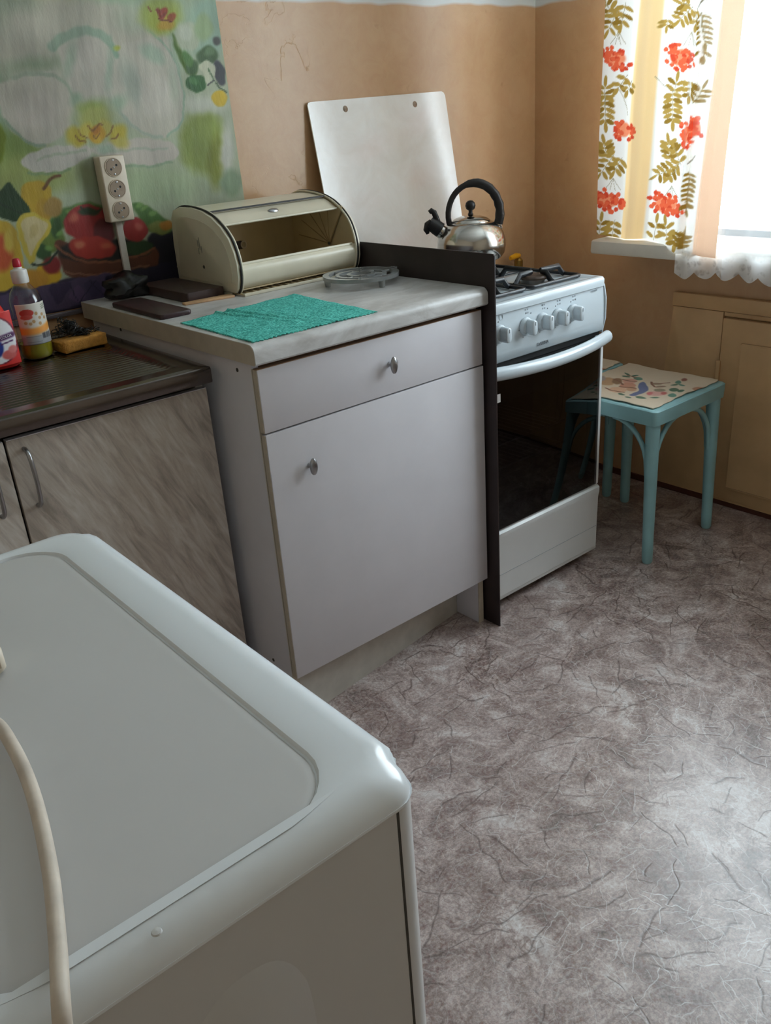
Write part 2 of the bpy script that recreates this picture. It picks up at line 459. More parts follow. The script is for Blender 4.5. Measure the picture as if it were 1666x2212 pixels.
('e',(105,140,70),0.0048,[(-0.029,1.077),(-0.02,1.079),(-0.028,1.072)]),
('e',(105,140,70),0.0048,[(-0.064,1.049),(-0.055,1.051),(-0.063,1.044)]),
('e',(170,140,35),0.006,[(-0.067,1.167),(-0.03,1.163),(-0.076,1.131)]),
('e',(165,130,35),0.006,[(-0.056,1.134),(-0.036,1.131),(-0.063,1.105)]),
('l',(95,62,25),0.0071,[(-0.047,1.184),(-0.03,1.197),(0.001,1.209)]),
('e',(150,120,60),0.0095,[(-0.032,1.138),(-0.009,1.136),(-0.037,1.115)]),
('p',(34,58,28),0.0036,[(-0.16,1.176),(-0.123,1.205),(-0.107,1.176),(-0.088,1.136),(-0.098,1.121),(-0.132,1.118),(-0.169,1.141)]),
('l',(30,45,25),0.0036,[(-0.154,1.16),(-0.125,1.145),(-0.1,1.123)]),
('p',(178,148,45),0.0048,[(-0.194,1.124),(-0.157,1.124),(-0.136,1.108),(-0.129,1.074),(-0.133,1.031),(-0.131,0.993),(-0.156,0.972),(-0.23,0.982)]),
('e',(170,75,40),0.0143,[(-0.179,1.051),(-0.153,1.047),(-0.189,1.01)]),
('e',(190,165,70),0.0095,[(-0.153,1.077),(-0.142,1.076),(-0.159,1.05)]),
('p',(180,160,60),0.0036,[(-0.129,1.112),(-0.101,1.131),(-0.076,1.131),(-0.051,1.109),(-0.052,1.085),(-0.082,1.057),(-0.114,1.016),(-0.125,1.035),(-0.126,1.069)]),
('p',(186,172,128),0.0036,[(-0.119,1.106),(-0.098,1.123),(-0.075,1.122),(-0.057,1.105),(-0.063,1.087),(-0.09,1.06),(-0.112,1.033),(-0.114,1.072)]),
('e',(172,156,108),0.006,[(-0.092,1.09),(-0.084,1.086),(-0.102,1.075)]),
('e',(190,150,35),0.006,[(-0.078,0.99),(-0.048,0.986),(-0.084,0.962)]),
('e',(180,130,40),0.0095,[(-0.122,0.982),(-0.078,0.975),(-0.127,0.96)]),
('p',(92,50,32),0.0048,[(-0.048,1.054),(-0.027,1.06),(0.04,1.01),(0.126,1.002),(0.213,1.009),(0.217,0.98),(0.188,0.948),(0.064,0.949),(-0.029,0.973),(-0.04,1.001)]),
('e',(30,28,24),0.0071,[(0.08,1.023),(0.207,1.011),(0.076,0.996)]),
('e',(150,42,40),0.0048,[(0.042,1.095),(0.1,1.093),(0.037,1.054)]),
('e',(185,95,75),0.0119,[(0.012,1.11),(0.025,1.115),(0.015,1.1)]),
('e',(40,60,28),0.006,[(0.054,1.118),(0.078,1.115),(0.052,1.109)]),
('l',(40,50,25),0.0048,[(0.036,1.131),(0.056,1.113),(0.082,1.121)]),
('e',(96,28,30),0.0095,[(0.083,1.068),(0.11,1.064),(0.077,1.037)]),
('e',(152,44,42),0.0048,[(0.167,1.062),(0.201,1.057),(0.161,1.032)]),
('e',(180,90,75),0.0095,[(0.179,1.069),(0.19,1.068),(0.177,1.06)]),
('p',(40,62,30),0.0071,[(0.126,1.03),(0.172,1.033),(0.208,1.019),(0.198,1.0),(0.139,1.001)]),
('e',(165,48,38),0.0048,[(0.045,1.033),(0.105,1.021),(0.037,1.006)]),
('e',(195,110,80),0.0095,[(0.014,1.046),(0.028,1.044),(0.012,1.037)]),
('e',(190,90,60),0.0095,[(0.08,1.034),(0.095,1.032),(0.078,1.027)]),
('l',(128,78,52),0.006,[(-0.046,1.052),(-0.028,1.029),(0.038,0.999),(0.125,0.993),(0.213,1.007)]),
('l',(130,88,66),0.0048,[(-0.039,0.99),(-0.016,0.978),(0.08,0.965),(0.185,0.97)]),
('e',(120,30,30),0.0095,[(-0.066,1.008),(-0.043,1.005),(-0.07,0.987)]),
('l',(30,40,28),0.006,[(-0.112,1.015),(-0.088,1.012),(-0.062,1.025),(-0.048,1.035)]),
('e',(165,170,150),0.0036,[(-0.097,1.02),(-0.089,1.023),(-0.096,1.015)]),
('p',(70,58,84),0.0036,[(-0.27,0.951),(-0.078,0.963),(0.074,0.966),(0.065,0.942),(0.1,0.908),(-0.091,0.9),(-0.285,0.892)]),
('p',(50,38,66),0.0024,[(-0.082,0.959),(-0.029,0.962),(-0.039,0.939),(-0.068,0.915),(-0.083,0.935)]),
('p',(84,66,98),0.0024,[(-0.039,0.927),(-0.01,0.948),(0.003,0.92),(-0.027,0.908)]),
('p',(60,50,76),0.0024,[(0.003,0.952),(0.034,0.954),(0.049,0.926),(0.02,0.917)]),
('p',(52,44,70),0.0024,[(0.064,0.959),(0.108,0.961),(0.157,0.959),(0.106,0.914),(0.075,0.94)]),
('l',(40,32,54),0.0024,[(-0.032,0.958),(-0.02,0.906)]),
('l',(40,32,54),0.0024,[(0.017,0.959),(0.051,0.911)]),
('l',(40,32,54),0.0024,[(-0.02,0.906),(0.035,0.956)]),
('p',(34,28,48),0.0048,[(0.069,0.958),(0.198,0.965),(0.322,0.964),(0.305,0.867),(0.106,0.902),(0.073,0.931)]),
]
CURTAIN = [
('l',(150,140,110),0.0022,[(0.2649,1.501),(0.3068,1.543)]),
('e',(170,140,72),0.0021,[(0.2949,1.508),(0.3169,1.509),(0.2964,1.514)]),
('e',(170,140,72),0.0021,[(0.2598,1.518),(0.2489,1.529),(0.2509,1.514)]),
('e',(142,112,48),0.0021,[(0.3119,1.522),(0.3339,1.524),(0.3129,1.528)]),
('e',(170,140,72),0.0021,[(0.2719,1.534),(0.2608,1.545),(0.2639,1.53)]),
('e',(170,140,72),0.0021,[(0.3209,1.536),(0.3399,1.537),(0.3219,1.542)]),
('e',(142,112,48),0.0021,[(0.2869,1.546),(0.2769,1.557),(0.2789,1.543)]),
('e',(170,140,72),0.0021,[(0.3169,1.555),(0.3299,1.57),(0.3119,1.557)]),
('l',(150,140,110),0.0022,[(0.2499,1.523),(0.2909,1.469)]),
('e',(170,140,72),0.0021,[(0.2399,1.505),(0.2277,1.494),(0.2469,1.503)]),
('e',(170,140,72),0.0021,[(0.2758,1.519),(0.2949,1.521),(0.2759,1.525)]),
('e',(142,112,48),0.0021,[(0.2489,1.491),(0.2349,1.479),(0.2559,1.488)]),
('e',(170,140,72),0.0021,[(0.2879,1.506),(0.3099,1.508),(0.2888,1.511)]),
('e',(170,140,72),0.0021,[(0.2599,1.478),(0.2459,1.466),(0.2668,1.475)]),
('e',(142,112,48),0.0021,[(0.2979,1.492),(0.3179,1.494),(0.2988,1.498)]),
('e',(170,140,72),0.0021,[(0.2718,1.465),(0.2598,1.454),(0.2779,1.463)]),
('e',(170,140,72),0.0021,[(0.3068,1.479),(0.3239,1.48),(0.3069,1.484)]),
('e',(170,140,72),0.0021,[(0.2988,1.459),(0.3078,1.447),(0.3049,1.462)]),
('l',(150,140,110),0.0022,[(0.2219,1.533),(0.2379,1.477)]),
('e',(170,140,72),0.0021,[(0.2069,1.515),(0.1877,1.505),(0.2124,1.512)]),
('e',(170,140,72),0.0021,[(0.2457,1.524),(0.2649,1.523),(0.2484,1.53)]),
('e',(142,112,48),0.0021,[(0.2099,1.495),(0.1888,1.485),(0.2158,1.492)]),
('e',(170,140,72),0.0021,[(0.2529,1.506),(0.2748,1.504),(0.2559,1.511)]),
('e',(170,140,72),0.0021,[(0.2178,1.478),(0.2018,1.469),(0.2229,1.474)]),
('e',(142,112,48),0.0021,[(0.2559,1.487),(0.2748,1.486),(0.2589,1.493)]),
('e',(170,140,72),0.0021,[(0.2409,1.467),(0.2449,1.453),(0.2489,1.468)]),
('l',(150,140,110),0.0018,[(0.2459,1.461),(0.2779,1.432)]),
('l',(150,140,110),0.0018,[(0.2459,1.461),(0.2567,1.43)]),
('l',(150,140,110),0.0018,[(0.2459,1.461),(0.2347,1.428)]),
('l',(150,140,110),0.0018,[(0.2459,1.461),(0.2129,1.426)]),
('e',(234,140,104),0.0069,[(0.2529,1.391),(0.2079,1.388),(0.2519,1.373)]),
('e',(208,74,50),0.0014,[(0.2069,1.362),(0.1956,1.361),(0.2059,1.356)]),
('e',(224,98,66),0.0014,[(0.2529,1.371),(0.2429,1.371),(0.2529,1.365)]),
('e',(224,98,66),0.0014,[(0.2909,1.421),(0.2817,1.42),(0.2908,1.415)]),
('e',(224,98,66),0.0014,[(0.1819,1.372),(0.169,1.371),(0.1814,1.366)]),
('e',(224,98,66),0.0014,[(0.2529,1.392),(0.2429,1.392),(0.2519,1.386)]),
('e',(208,74,50),0.0014,[(0.2599,1.406),(0.2499,1.405),(0.2598,1.4)]),
('e',(224,98,66),0.0014,[(0.2428,1.392),(0.2329,1.391),(0.2419,1.386)]),
('e',(224,98,66),0.0014,[(0.3199,1.414),(0.3109,1.413),(0.3189,1.408)]),
('e',(224,98,66),0.0014,[(0.2419,1.371),(0.2319,1.37),(0.2409,1.365)]),
('e',(224,98,66),0.0014,[(0.2429,1.371),(0.2329,1.37),(0.2428,1.365)]),
('e',(224,98,66),0.0014,[(0.2479,1.377),(0.2379,1.376),(0.2479,1.371)]),
('e',(224,98,66),0.0014,[(0.2899,1.396),(0.2808,1.395),(0.2899,1.39)]),
('e',(208,74,50),0.0014,[(0.2257,1.403),(0.2159,1.402),(0.2249,1.397)]),
('e',(208,74,50),0.0014,[(0.2227,1.359),(0.2129,1.358),(0.2219,1.353)]),
('e',(208,74,50),0.0014,[(0.2214,1.373),(0.2119,1.372),(0.2209,1.367)]),
('e',(224,98,66),0.0014,[(0.2709,1.422),(0.2619,1.421),(0.2709,1.416)]),
('e',(224,98,66),0.0014,[(0.2249,1.405),(0.2158,1.404),(0.2249,1.399)]),
('e',(208,74,50),0.0014,[(0.3118,1.419),(0.3018,1.418),(0.3109,1.413)]),
('e',(224,98,66),0.0014,[(0.3084,1.405),(0.2988,1.404),(0.3079,1.399)]),
('e',(224,98,66),0.0014,[(0.2479,1.365),(0.2379,1.364),(0.2479,1.359)]),
('e',(208,74,50),0.0014,[(0.2259,1.367),(0.2167,1.366),(0.2259,1.361)]),
('e',(224,98,66),0.0014,[(0.2739,1.411),(0.2639,1.411),(0.2738,1.405)]),
('e',(224,98,66),0.0014,[(0.3159,1.407),(0.3069,1.407),(0.3159,1.401)]),
('e',(224,98,66),0.0014,[(0.2918,1.388),(0.2819,1.387),(0.2914,1.382)]),
('e',(208,74,50),0.0014,[(0.1908,1.371),(0.1779,1.371),(0.1899,1.365)]),
('e',(224,98,66),0.0014,[(0.2909,1.41),(0.2817,1.409),(0.2908,1.404)]),
('e',(208,74,50),0.0014,[(0.3229,1.408),(0.3139,1.408),(0.3229,1.402)]),
('e',(224,98,66),0.0014,[(0.3169,1.413),(0.3086,1.412),(0.3169,1.407)]),
('e',(224,98,66),0.0014,[(0.3219,1.41),(0.3129,1.409),(0.3209,1.404)]),
('e',(224,98,66),0.0014,[(0.2889,1.396),(0.2789,1.395),(0.2888,1.39)]),
('e',(208,74,50),0.0014,[(0.2477,1.391),(0.2378,1.39),(0.2469,1.384)]),
('e',(208,74,50),0.0014,[(0.2249,1.408),(0.2149,1.408),(0.2247,1.402)]),
('e',(224,98,66),0.0014,[(0.2349,1.406),(0.2249,1.405),(0.2347,1.4)]),
('e',(208,74,50),0.0014,[(0.2679,1.392),(0.2579,1.391),(0.2679,1.386)]),
('e',(224,98,66),0.0014,[(0.2819,1.403),(0.2728,1.403),(0.2819,1.397)]),
('e',(224,98,66),0.0014,[(0.2958,1.4),(0.2859,1.399),(0.2949,1.393)]),
('e',(208,74,50),0.0014,[(0.3088,1.41),(0.2988,1.409),(0.3079,1.403)]),
('e',(224,98,66),0.0014,[(0.2648,1.393),(0.2549,1.392),(0.2639,1.387)]),
('e',(208,74,50),0.0014,[(0.2269,1.366),(0.2169,1.365),(0.2259,1.36)]),
('e',(208,74,50),0.0014,[(0.2349,1.411),(0.2249,1.41),(0.2339,1.405)]),
('e',(208,74,50),0.0014,[(0.2537,1.365),(0.2437,1.365),(0.2529,1.359)]),
('e',(224,98,66),0.0014,[(0.2447,1.387),(0.2348,1.387),(0.2439,1.381)]),
('e',(224,98,66),0.0014,[(0.2527,1.405),(0.2428,1.404),(0.2519,1.399)]),
('e',(224,98,66),0.0014,[(0.2838,1.41),(0.2739,1.409),(0.2829,1.404)]),
('e',(224,98,66),0.0014,[(0.2229,1.367),(0.2129,1.367),(0.2228,1.361)]),
('e',(224,98,66),0.0014,[(0.2599,1.369),(0.2499,1.369),(0.2599,1.363)]),
('e',(224,98,66),0.0014,[(0.2738,1.378),(0.2639,1.378),(0.2729,1.372)]),
('e',(224,98,66),0.0014,[(0.2878,1.387),(0.2779,1.386),(0.2869,1.381)]),
('l',(150,140,110),0.0022,[(0.2918,1.262),(0.2918,1.322)]),
('e',(170,140,72),0.0021,[(0.3129,1.277),(0.3289,1.285),(0.3086,1.282)]),
('e',(170,140,72),0.0021,[(0.2708,1.274),(0.2509,1.279),(0.2659,1.269)]),
('e',(142,112,48),0.0021,[(0.3149,1.293),(0.3329,1.301),(0.3108,1.298)]),
('e',(170,140,72),0.0021,[(0.2688,1.289),(0.2469,1.295),(0.2639,1.284)]),
('e',(170,140,72),0.0021,[(0.3139,1.307),(0.3319,1.316),(0.3099,1.312)]),
('e',(142,112,48),0.0021,[(0.2689,1.304),(0.2479,1.31),(0.2649,1.299)]),
('e',(170,140,72),0.0021,[(0.3119,1.321),(0.3289,1.329),(0.3079,1.326)]),
('e',(170,140,72),0.0021,[(0.2709,1.318),(0.2528,1.323),(0.2669,1.313)]),
('e',(170,140,72),0.0021,[(0.2919,1.334),(0.2919,1.35),(0.2839,1.333)]),
('l',(150,140,110),0.0022,[(0.2908,1.299),(0.2829,1.217)]),
('e',(170,140,72),0.0021,[(0.2699,1.286),(0.2509,1.279),(0.2739,1.28)]),
('e',(170,140,72),0.0021,[(0.3089,1.287),(0.3249,1.281),(0.3139,1.293)]),
('e',(142,112,48),0.0021,[(0.2669,1.269),(0.2464,1.262),(0.2709,1.263)]),
('e',(170,140,72),0.0021,[(0.3089,1.27),(0.3259,1.264),(0.3139,1.276)]),
('e',(170,140,72),0.0021,[(0.2639,1.252),(0.2428,1.245),(0.2679,1.246)]),
('e',(142,112,48),0.0021,[(0.3089,1.253),(0.3269,1.246),(0.3139,1.259)]),
('e',(170,140,72),0.0021,[(0.2639,1.236),(0.2439,1.229),(0.2679,1.23)]),
('e',(170,140,72),0.0021,[(0.3059,1.237),(0.3229,1.23),(0.3109,1.243)]),
('e',(142,112,48),0.0021,[(0.2639,1.22),(0.2459,1.214),(0.2687,1.214)]),
('e',(170,140,72),0.0021,[(0.3029,1.22),(0.3189,1.215),(0.3079,1.226)]),
('e',(170,140,72),0.0021,[(0.2819,1.205),(0.2808,1.189),(0.2908,1.205)]),
('l',(150,140,110),0.0022,[(0.1968,1.345),(0.2359,1.311)]),
('e',(170,140,72),0.0021,[(0.1934,1.326),(0.1809,1.316),(0.2038,1.324)]),
('e',(170,140,72),0.0021,[(0.2259,1.341),(0.2439,1.344),(0.2249,1.347)]),
('e',(142,112,48),0.0021,[(0.2144,1.31),(0.2049,1.299),(0.2229,1.307)]),
('e',(170,140,72),0.0021,[(0.2449,1.324),(0.2639,1.327),(0.2439,1.33)]),
('e',(170,140,72),0.0021,[(0.2449,1.303),(0.2559,1.293),(0.2518,1.307)]),
('l',(150,140,110),0.0022,[(0.172,1.329),(0.1927,1.302)]),
('e',(170,140,72),0.0021,[(0.163,1.315),(0.155,1.308),(0.168,1.312)]),
('e',(170,140,72),0.0021,[(0.1988,1.324),(0.2149,1.323),(0.2008,1.329)]),
('e',(142,112,48),0.0021,[(0.17,1.302),(0.1603,1.294),(0.1784,1.298)]),
('e',(170,140,72),0.0021,[(0.2074,1.31),(0.2229,1.309),(0.2089,1.315)]),
('e',(170,140,72),0.0021,[(0.1983,1.294),(0.2048,1.284),(0.2059,1.296)]),
('l',(150,140,110),0.0019,[(0.2359,1.315),(0.1968,1.266),(0.1859,1.237)]),
('e',(234,140,104),0.0069,[(0.2049,1.197),(0.167,1.197),(0.2038,1.177)]),
('e',(224,98,66),0.0014,[(0.156,1.198),(0.15,1.197),(0.156,1.191)]),
('e',(208,74,50),0.0014,[(0.16,1.176),(0.153,1.176),(0.16,1.17)]),
('e',(208,74,50),0.0014,[(0.2189,1.214),(0.2089,1.214),(0.2179,1.208)]),
('e',(224,98,66),0.0014,[(0.2347,1.217),(0.2239,1.216),(0.2339,1.21)]),
('e',(208,74,50),0.0014,[(0.2318,1.193),(0.2217,1.193),(0.2309,1.186)]),
('e',(224,98,66),0.0014,[(0.155,1.19),(0.148,1.19),(0.1542,1.184)]),
('e',(224,98,66),0.0014,[(0.2279,1.195),(0.2179,1.195),(0.2274,1.189)]),
('e',(224,98,66),0.0014,[(0.164,1.188),(0.1572,1.188),(0.164,1.182)]),
('e',(224,98,66),0.0014,[(0.2368,1.182),(0.2264,1.181),(0.2359,1.175)]),
('e',(224,98,66),0.0014,[(0.2269,1.206),(0.2169,1.206),(0.2267,1.2)]),
('e',(224,98,66),0.0014,[(0.2119,1.188),(0.2018,1.187),(0.2119,1.181)]),
('e',(224,98,66),0.0014,[(0.16,1.191),(0.153,1.19),(0.159,1.184)]),
('e',(208,74,50),0.0014,[(0.164,1.209),(0.158,1.208),(0.164,1.202)]),
('e',(208,74,50),0.0014,[(0.163,1.206),(0.157,1.206),(0.163,1.2)]),
('e',(208,74,50),0.0014,[(0.2319,1.176),(0.2219,1.176),(0.2319,1.17)]),
('e',(208,74,50),0.0014,[(0.1747,1.17),(0.163,1.17),(0.1739,1.164)]),
('e',(224,98,66),0.0014,[(0.2387,1.197),(0.2279,1.197),(0.2379,1.19)]),
('e',(208,74,50),0.0014,[(0.167,1.202),(0.1597,1.202),(0.166,1.196)]),
('e',(208,74,50),0.0014,[(0.2309,1.177),(0.2208,1.177),(0.2299,1.171)]),
('e',(208,74,50),0.0014,[(0.2398,1.197),(0.2297,1.197),(0.2389,1.19)]),
('e',(224,98,66),0.0014,[(0.2119,1.219),(0.2018,1.219),(0.2114,1.213)]),
('e',(224,98,66),0.0014,[(0.2214,1.176),(0.2109,1.176),(0.2209,1.17)]),
('e',(208,74,50),0.0014,[(0.1789,1.202),(0.166,1.202),(0.1788,1.196)]),
('e',(208,74,50),0.0014,[(0.2199,1.17),(0.2099,1.17),(0.2199,1.164)]),
('e',(208,74,50),0.0014,[(0.2397,1.203),(0.2289,1.203),(0.2389,1.197)]),
('e',(224,98,66),0.0014,[(0.2279,1.21),(0.2179,1.21),(0.2279,1.203)]),
('l',(150,140,110),0.0022,[(0.2718,1.117),(0.2859,1.16)]),
('e',(170,140,72),0.0021,[(0.2949,1.126),(0.3149,1.13),(0.2928,1.132)]),
('e',(170,140,72),0.0021,[(0.2558,1.131),(0.2389,1.139),(0.2489,1.126)]),
('e',(142,112,48),0.0021,[(0.3009,1.137),(0.3219,1.142),(0.2988,1.143)]),
('e',(170,140,72),0.0021,[(0.2577,1.142),(0.2399,1.151),(0.2509,1.137)]),
('e',(170,140,72),0.0021,[(0.3039,1.148),(0.3239,1.152),(0.3018,1.154)]),
('e',(142,112,48),0.0021,[(0.2618,1.152),(0.2439,1.161),(0.2549,1.148)]),
('e',(170,140,72),0.0021,[(0.3058,1.158),(0.3229,1.162),(0.3029,1.164)]),
('e',(170,140,72),0.0021,[(0.2669,1.162),(0.2509,1.17),(0.2608,1.157)]),
('e',(170,140,72),0.0021,[(0.2899,1.172),(0.2949,1.187),(0.2819,1.173)]),
('l',(150,140,110),0.0022,[(0.2419,1.129),(0.2989,1.069)]),
('e',(170,140,72),0.0021,[(0.2359,1.11),(0.2249,1.098),(0.2439,1.107)]),
('e',(170,140,72),0.0021,[(0.2709,1.124),(0.2919,1.126),(0.2709,1.13)]),
('e',(142,112,48),0.0021,[(0.2489,1.094),(0.2369,1.081),(0.2569,1.091)]),
('e',(170,140,72),0.0021,[(0.2878,1.11),(0.3108,1.111),(0.2869,1.116)]),
('e',(170,140,72),0.0021,[(0.2639,1.079),(0.2519,1.066),(0.2714,1.076)]),
('e',(142,112,48),0.0021,[(0.3009,1.095),(0.3219,1.096),(0.3008,1.101)]),
('e',(170,140,72),0.0021,[(0.2789,1.066),(0.2689,1.054),(0.2868,1.063)]),
('e',(170,140,72),0.0021,[(0.3129,1.08),(0.3309,1.081),(0.3128,1.086)]),
('e',(170,140,72),0.0021,[(0.3096,1.059),(0.3209,1.045),(0.3149,1.061)]),
('l',(150,140,110),0.0022,[(0.2056,1.118),(0.2389,1.079)]),
('e',(170,140,72),0.0021,[(0.1963,1.101),(0.1809,1.09),(0.2049,1.097)]),
('e',(170,140,72),0.0021,[(0.2319,1.113),(0.2529,1.113),(0.2319,1.119)]),
('e',(142,112,48),0.0021,[(0.2069,1.086),(0.1927,1.074),(0.2149,1.083)]),
('e',(170,140,72),0.0021,[(0.2459,1.1),(0.2689,1.1),(0.2459,1.106)]),
('e',(170,140,72),0.0021,[(0.2199,1.075),(0.2089,1.064),(0.2278,1.071)]),
('e',(142,112,48),0.0021,[(0.2549,1.087),(0.2748,1.087),(0.2548,1.093)]),
('e',(170,140,72),0.0021,[(0.2479,1.068),(0.2589,1.055),(0.2548,1.07)]),
('l',(150,140,110),0.0018,[(0.2439,1.059),(0.2787,1.022)]),
('l',(150,140,110),0.0018,[(0.2439,1.059),(0.2557,1.023)]),
('l',(150,140,110),0.0018,[(0.2439,1.059),(0.2319,1.024)]),
('l',(150,140,110),0.0018,[(0.2439,1.059),(0.2089,1.025)]),
('e',(234,140,104),0.0069,[(0.2619,0.991),(0.2159,0.993),(0.2607,0.971)]),
('e',(224,98,66),0.0014,[(0.2559,0.966),(0.2454,0.967),(0.2558,0.959)]),
('e',(224,98,66),0.0014,[(0.3088,1.012),(0.2979,1.012),(0.3079,1.005)]),
('e',(224,98,66),0.0014,[(0.1908,0.981),(0.1769,0.982),(0.1899,0.975)]),
('e',(224,98,66),0.0014,[(0.2519,0.958),(0.2419,0.958),(0.2519,0.951)]),
('e',(208,74,50),0.0014,[(0.2359,1.006),(0.2258,1.007),(0.2358,1.0)]),
('e',(208,74,50),0.0014,[(0.2249,0.966),(0.2149,0.967),(0.2249,0.959)]),
('e',(208,74,50),0.0014,[(0.3229,1.003),(0.3139,1.003),(0.3229,0.996)]),
('e',(224,98,66),0.0014,[(0.2008,0.973),(0.1868,0.974),(0.2003,0.967)]),
('e',(208,74,50),0.0014,[(0.2654,0.986),(0.2549,0.986),(0.2649,0.979)]),
('e',(208,74,50),0.0014,[(0.3209,0.994),(0.3119,0.994),(0.3209,0.987)]),
('e',(224,98,66),0.0014,[(0.2789,1.023),(0.2689,1.023),(0.2788,1.016)]),
('e',(208,74,50),0.0014,[(0.2469,1.009),(0.2368,1.009),(0.2469,1.002)]),
('e',(224,98,66),0.0014,[(0.2449,0.996),(0.2347,0.996),(0.2448,0.989)]),
('e',(224,98,66),0.0014,[(0.2447,0.958),(0.2339,0.959),(0.2439,0.951)]),
('e',(224,98,66),0.0014,[(0.2907,1.007),(0.2799,1.007),(0.2899,1.0)]),
('e',(224,98,66),0.0014,[(0.2938,0.982),(0.2829,0.982),(0.2934,0.975)]),
('e',(208,74,50),0.0014,[(0.3209,1.014),(0.3119,1.014),(0.3209,1.007)]),
('e',(208,74,50),0.0014,[(0.1998,0.996),(0.1858,0.998),(0.1988,0.99)]),
('e',(208,74,50),0.0014,[(0.2759,1.004),(0.2659,1.004),(0.2759,0.997)]),
('e',(224,98,66),0.0014,[(0.1898,0.99),(0.1759,0.991),(0.1894,0.983)]),
('e',(208,74,50),0.0014,[(0.2699,1.006),(0.2599,1.006),(0.2699,0.999)]),
('e',(224,98,66),0.0014,[(0.2969,1.003),(0.2868,1.003),(0.2968,0.996)]),
('e',(224,98,66),0.0014,[(0.2179,1.011),(0.2079,1.011),(0.2178,1.004)]),
('e',(224,98,66),0.0014,[(0.2479,1.008),(0.2369,1.009),(0.2469,1.002)]),
('e',(208,74,50),0.0014,[(0.2778,0.965),(0.2669,0.966),(0.2769,0.958)]),
('e',(224,98,66),0.0014,[(0.2049,0.978),(0.1919,0.979),(0.2044,0.971)]),
('e',(208,74,50),0.0014,[(0.2709,1.01),(0.2609,1.01),(0.2708,1.003)]),
('e',(208,74,50),0.0014,[(0.2089,0.988),(0.1978,0.988),(0.2088,0.981)]),
('e',(224,98,66),0.0014,[(0.2688,0.983),(0.2579,0.984),(0.2679,0.976)]),
('e',(224,98,66),0.0014,[(0.2289,0.984),(0.2179,0.985),(0.2279,0.977)]),
('e',(224,98,66),0.0014,[(0.2839,1.001),(0.2739,1.002),(0.2839,0.995)]),
('e',(208,74,50),0.0014,[(0.2339,1.001),(0.2238,1.001),(0.2338,0.994)]),
('e',(224,98,66),0.0014,[(0.2259,0.998),(0.2149,0.999),(0.2249,0.992)]),
('e',(224,98,66),0.0014,[(0.3189,1.001),(0.3099,1.001),(0.3189,0.994)]),
('e',(208,74,50),0.0014,[(0.3159,1.007),(0.3058,1.007),(0.3149,1.0)]),
('e',(208,74,50),0.0014,[(0.3099,0.997),(0.2998,0.998),(0.3098,0.99)]),
('e',(208,74,50),0.0014,[(0.2574,0.973),(0.2469,0.973),(0.2569,0.966)]),
('e',(224,98,66),0.0014,[(0.3149,1.0),(0.3058,1.001),(0.3149,0.994)]),
('e',(224,98,66),0.0014,[(0.3089,0.984),(0.2989,0.984),(0.3089,0.977)]),
('e',(224,98,66),0.0014,[(0.3059,1.013),(0.2958,1.013),(0.3058,1.006)]),
('e',(208,74,50),0.0014,[(0.2974,1.011),(0.2869,1.011),(0.2969,1.004)]),
('e',(208,74,50),0.0014,[(0.2978,0.973),(0.2869,0.974),(0.2969,0.966)]),
('e',(208,74,50),0.0014,[(0.2429,0.987),(0.2329,0.988),(0.2429,0.981)]),
('e',(224,98,66),0.0014,[(0.2249,0.99),(0.2149,0.991),(0.2249,0.983)]),
('e',(224,98,66),0.0014,[(0.2968,1.005),(0.2868,1.005),(0.2968,0.998)]),
('e',(224,98,66),0.0014,[(0.2778,0.974),(0.2669,0.975),(0.2769,0.968)]),
('l',(150,140,110),0.0022,[(0.3018,0.873),(0.2918,0.928)]),
('e',(170,140,72),0.0021,[(0.3189,0.889),(0.3349,0.897),(0.3139,0.894)]),
('e',(170,140,72),0.0021,[(0.2778,0.887),(0.2569,0.894),(0.2739,0.881)]),
('e',(142,112,48),0.0021,[(0.3179,0.908),(0.3359,0.917),(0.3129,0.914)]),
('e',(170,140,72),0.0021,[(0.2718,0.906),(0.2489,0.913),(0.2679,0.9)]),
('e',(170,140,72),0.0021,[(0.3129,0.925),(0.3289,0.933),(0.3078,0.931)]),
('e',(142,112,48),0.0021,[(0.2718,0.923),(0.2509,0.93),(0.2679,0.917)]),
('e',(170,140,72),0.0021,[(0.2898,0.941),(0.2868,0.957),(0.2817,0.94)]),
('l',(150,140,110),0.0022,[(0.2299,0.936),(0.2389,0.878)]),
('e',(170,140,72),0.0021,[(0.2139,0.921),(0.1966,0.915),(0.2189,0.915)]),
('e',(170,140,72),0.0021,[(0.2509,0.922),(0.2689,0.916),(0.2549,0.928)]),
('e',(142,112,48),0.0021,[(0.2148,0.901),(0.1948,0.895),(0.2199,0.895)]),
('e',(170,140,72),0.0021,[(0.2569,0.902),(0.2768,0.895),(0.2608,0.908)]),
('e',(170,140,72),0.0021,[(0.2199,0.883),(0.2038,0.877),(0.2254,0.877)]),
('e',(142,112,48),0.0021,[(0.2569,0.883),(0.2748,0.877),(0.2609,0.889)]),
('e',(170,140,72),0.0021,[(0.2409,0.866),(0.2429,0.851),(0.2489,0.866)]),
('l',(150,140,110),0.0022,[(-0.0416,1.491),(0.0162,1.467)]),
('e',(170,140,72),0.0021,[(-0.0451,1.475),(-0.0534,1.464),(-0.0364,1.475)]),
('e',(170,140,72),0.0021,[(-0.0107,1.495),(0.0116,1.502),(-0.0127,1.5)]),
('e',(142,112,48),0.0021,[(-0.0315,1.468),(-0.0406,1.455),(-0.0227,1.468)]),
('e',(170,140,72),0.0021,[(0.0062,1.49),(0.0303,1.497),(0.0042,1.494)]),
('e',(170,140,72),0.0021,[(-0.0165,1.462),(-0.0257,1.449),(-0.0076,1.462)]),
('e',(142,112,48),0.0021,[(0.0202,1.484),(0.0441,1.49),(0.0181,1.488)]),
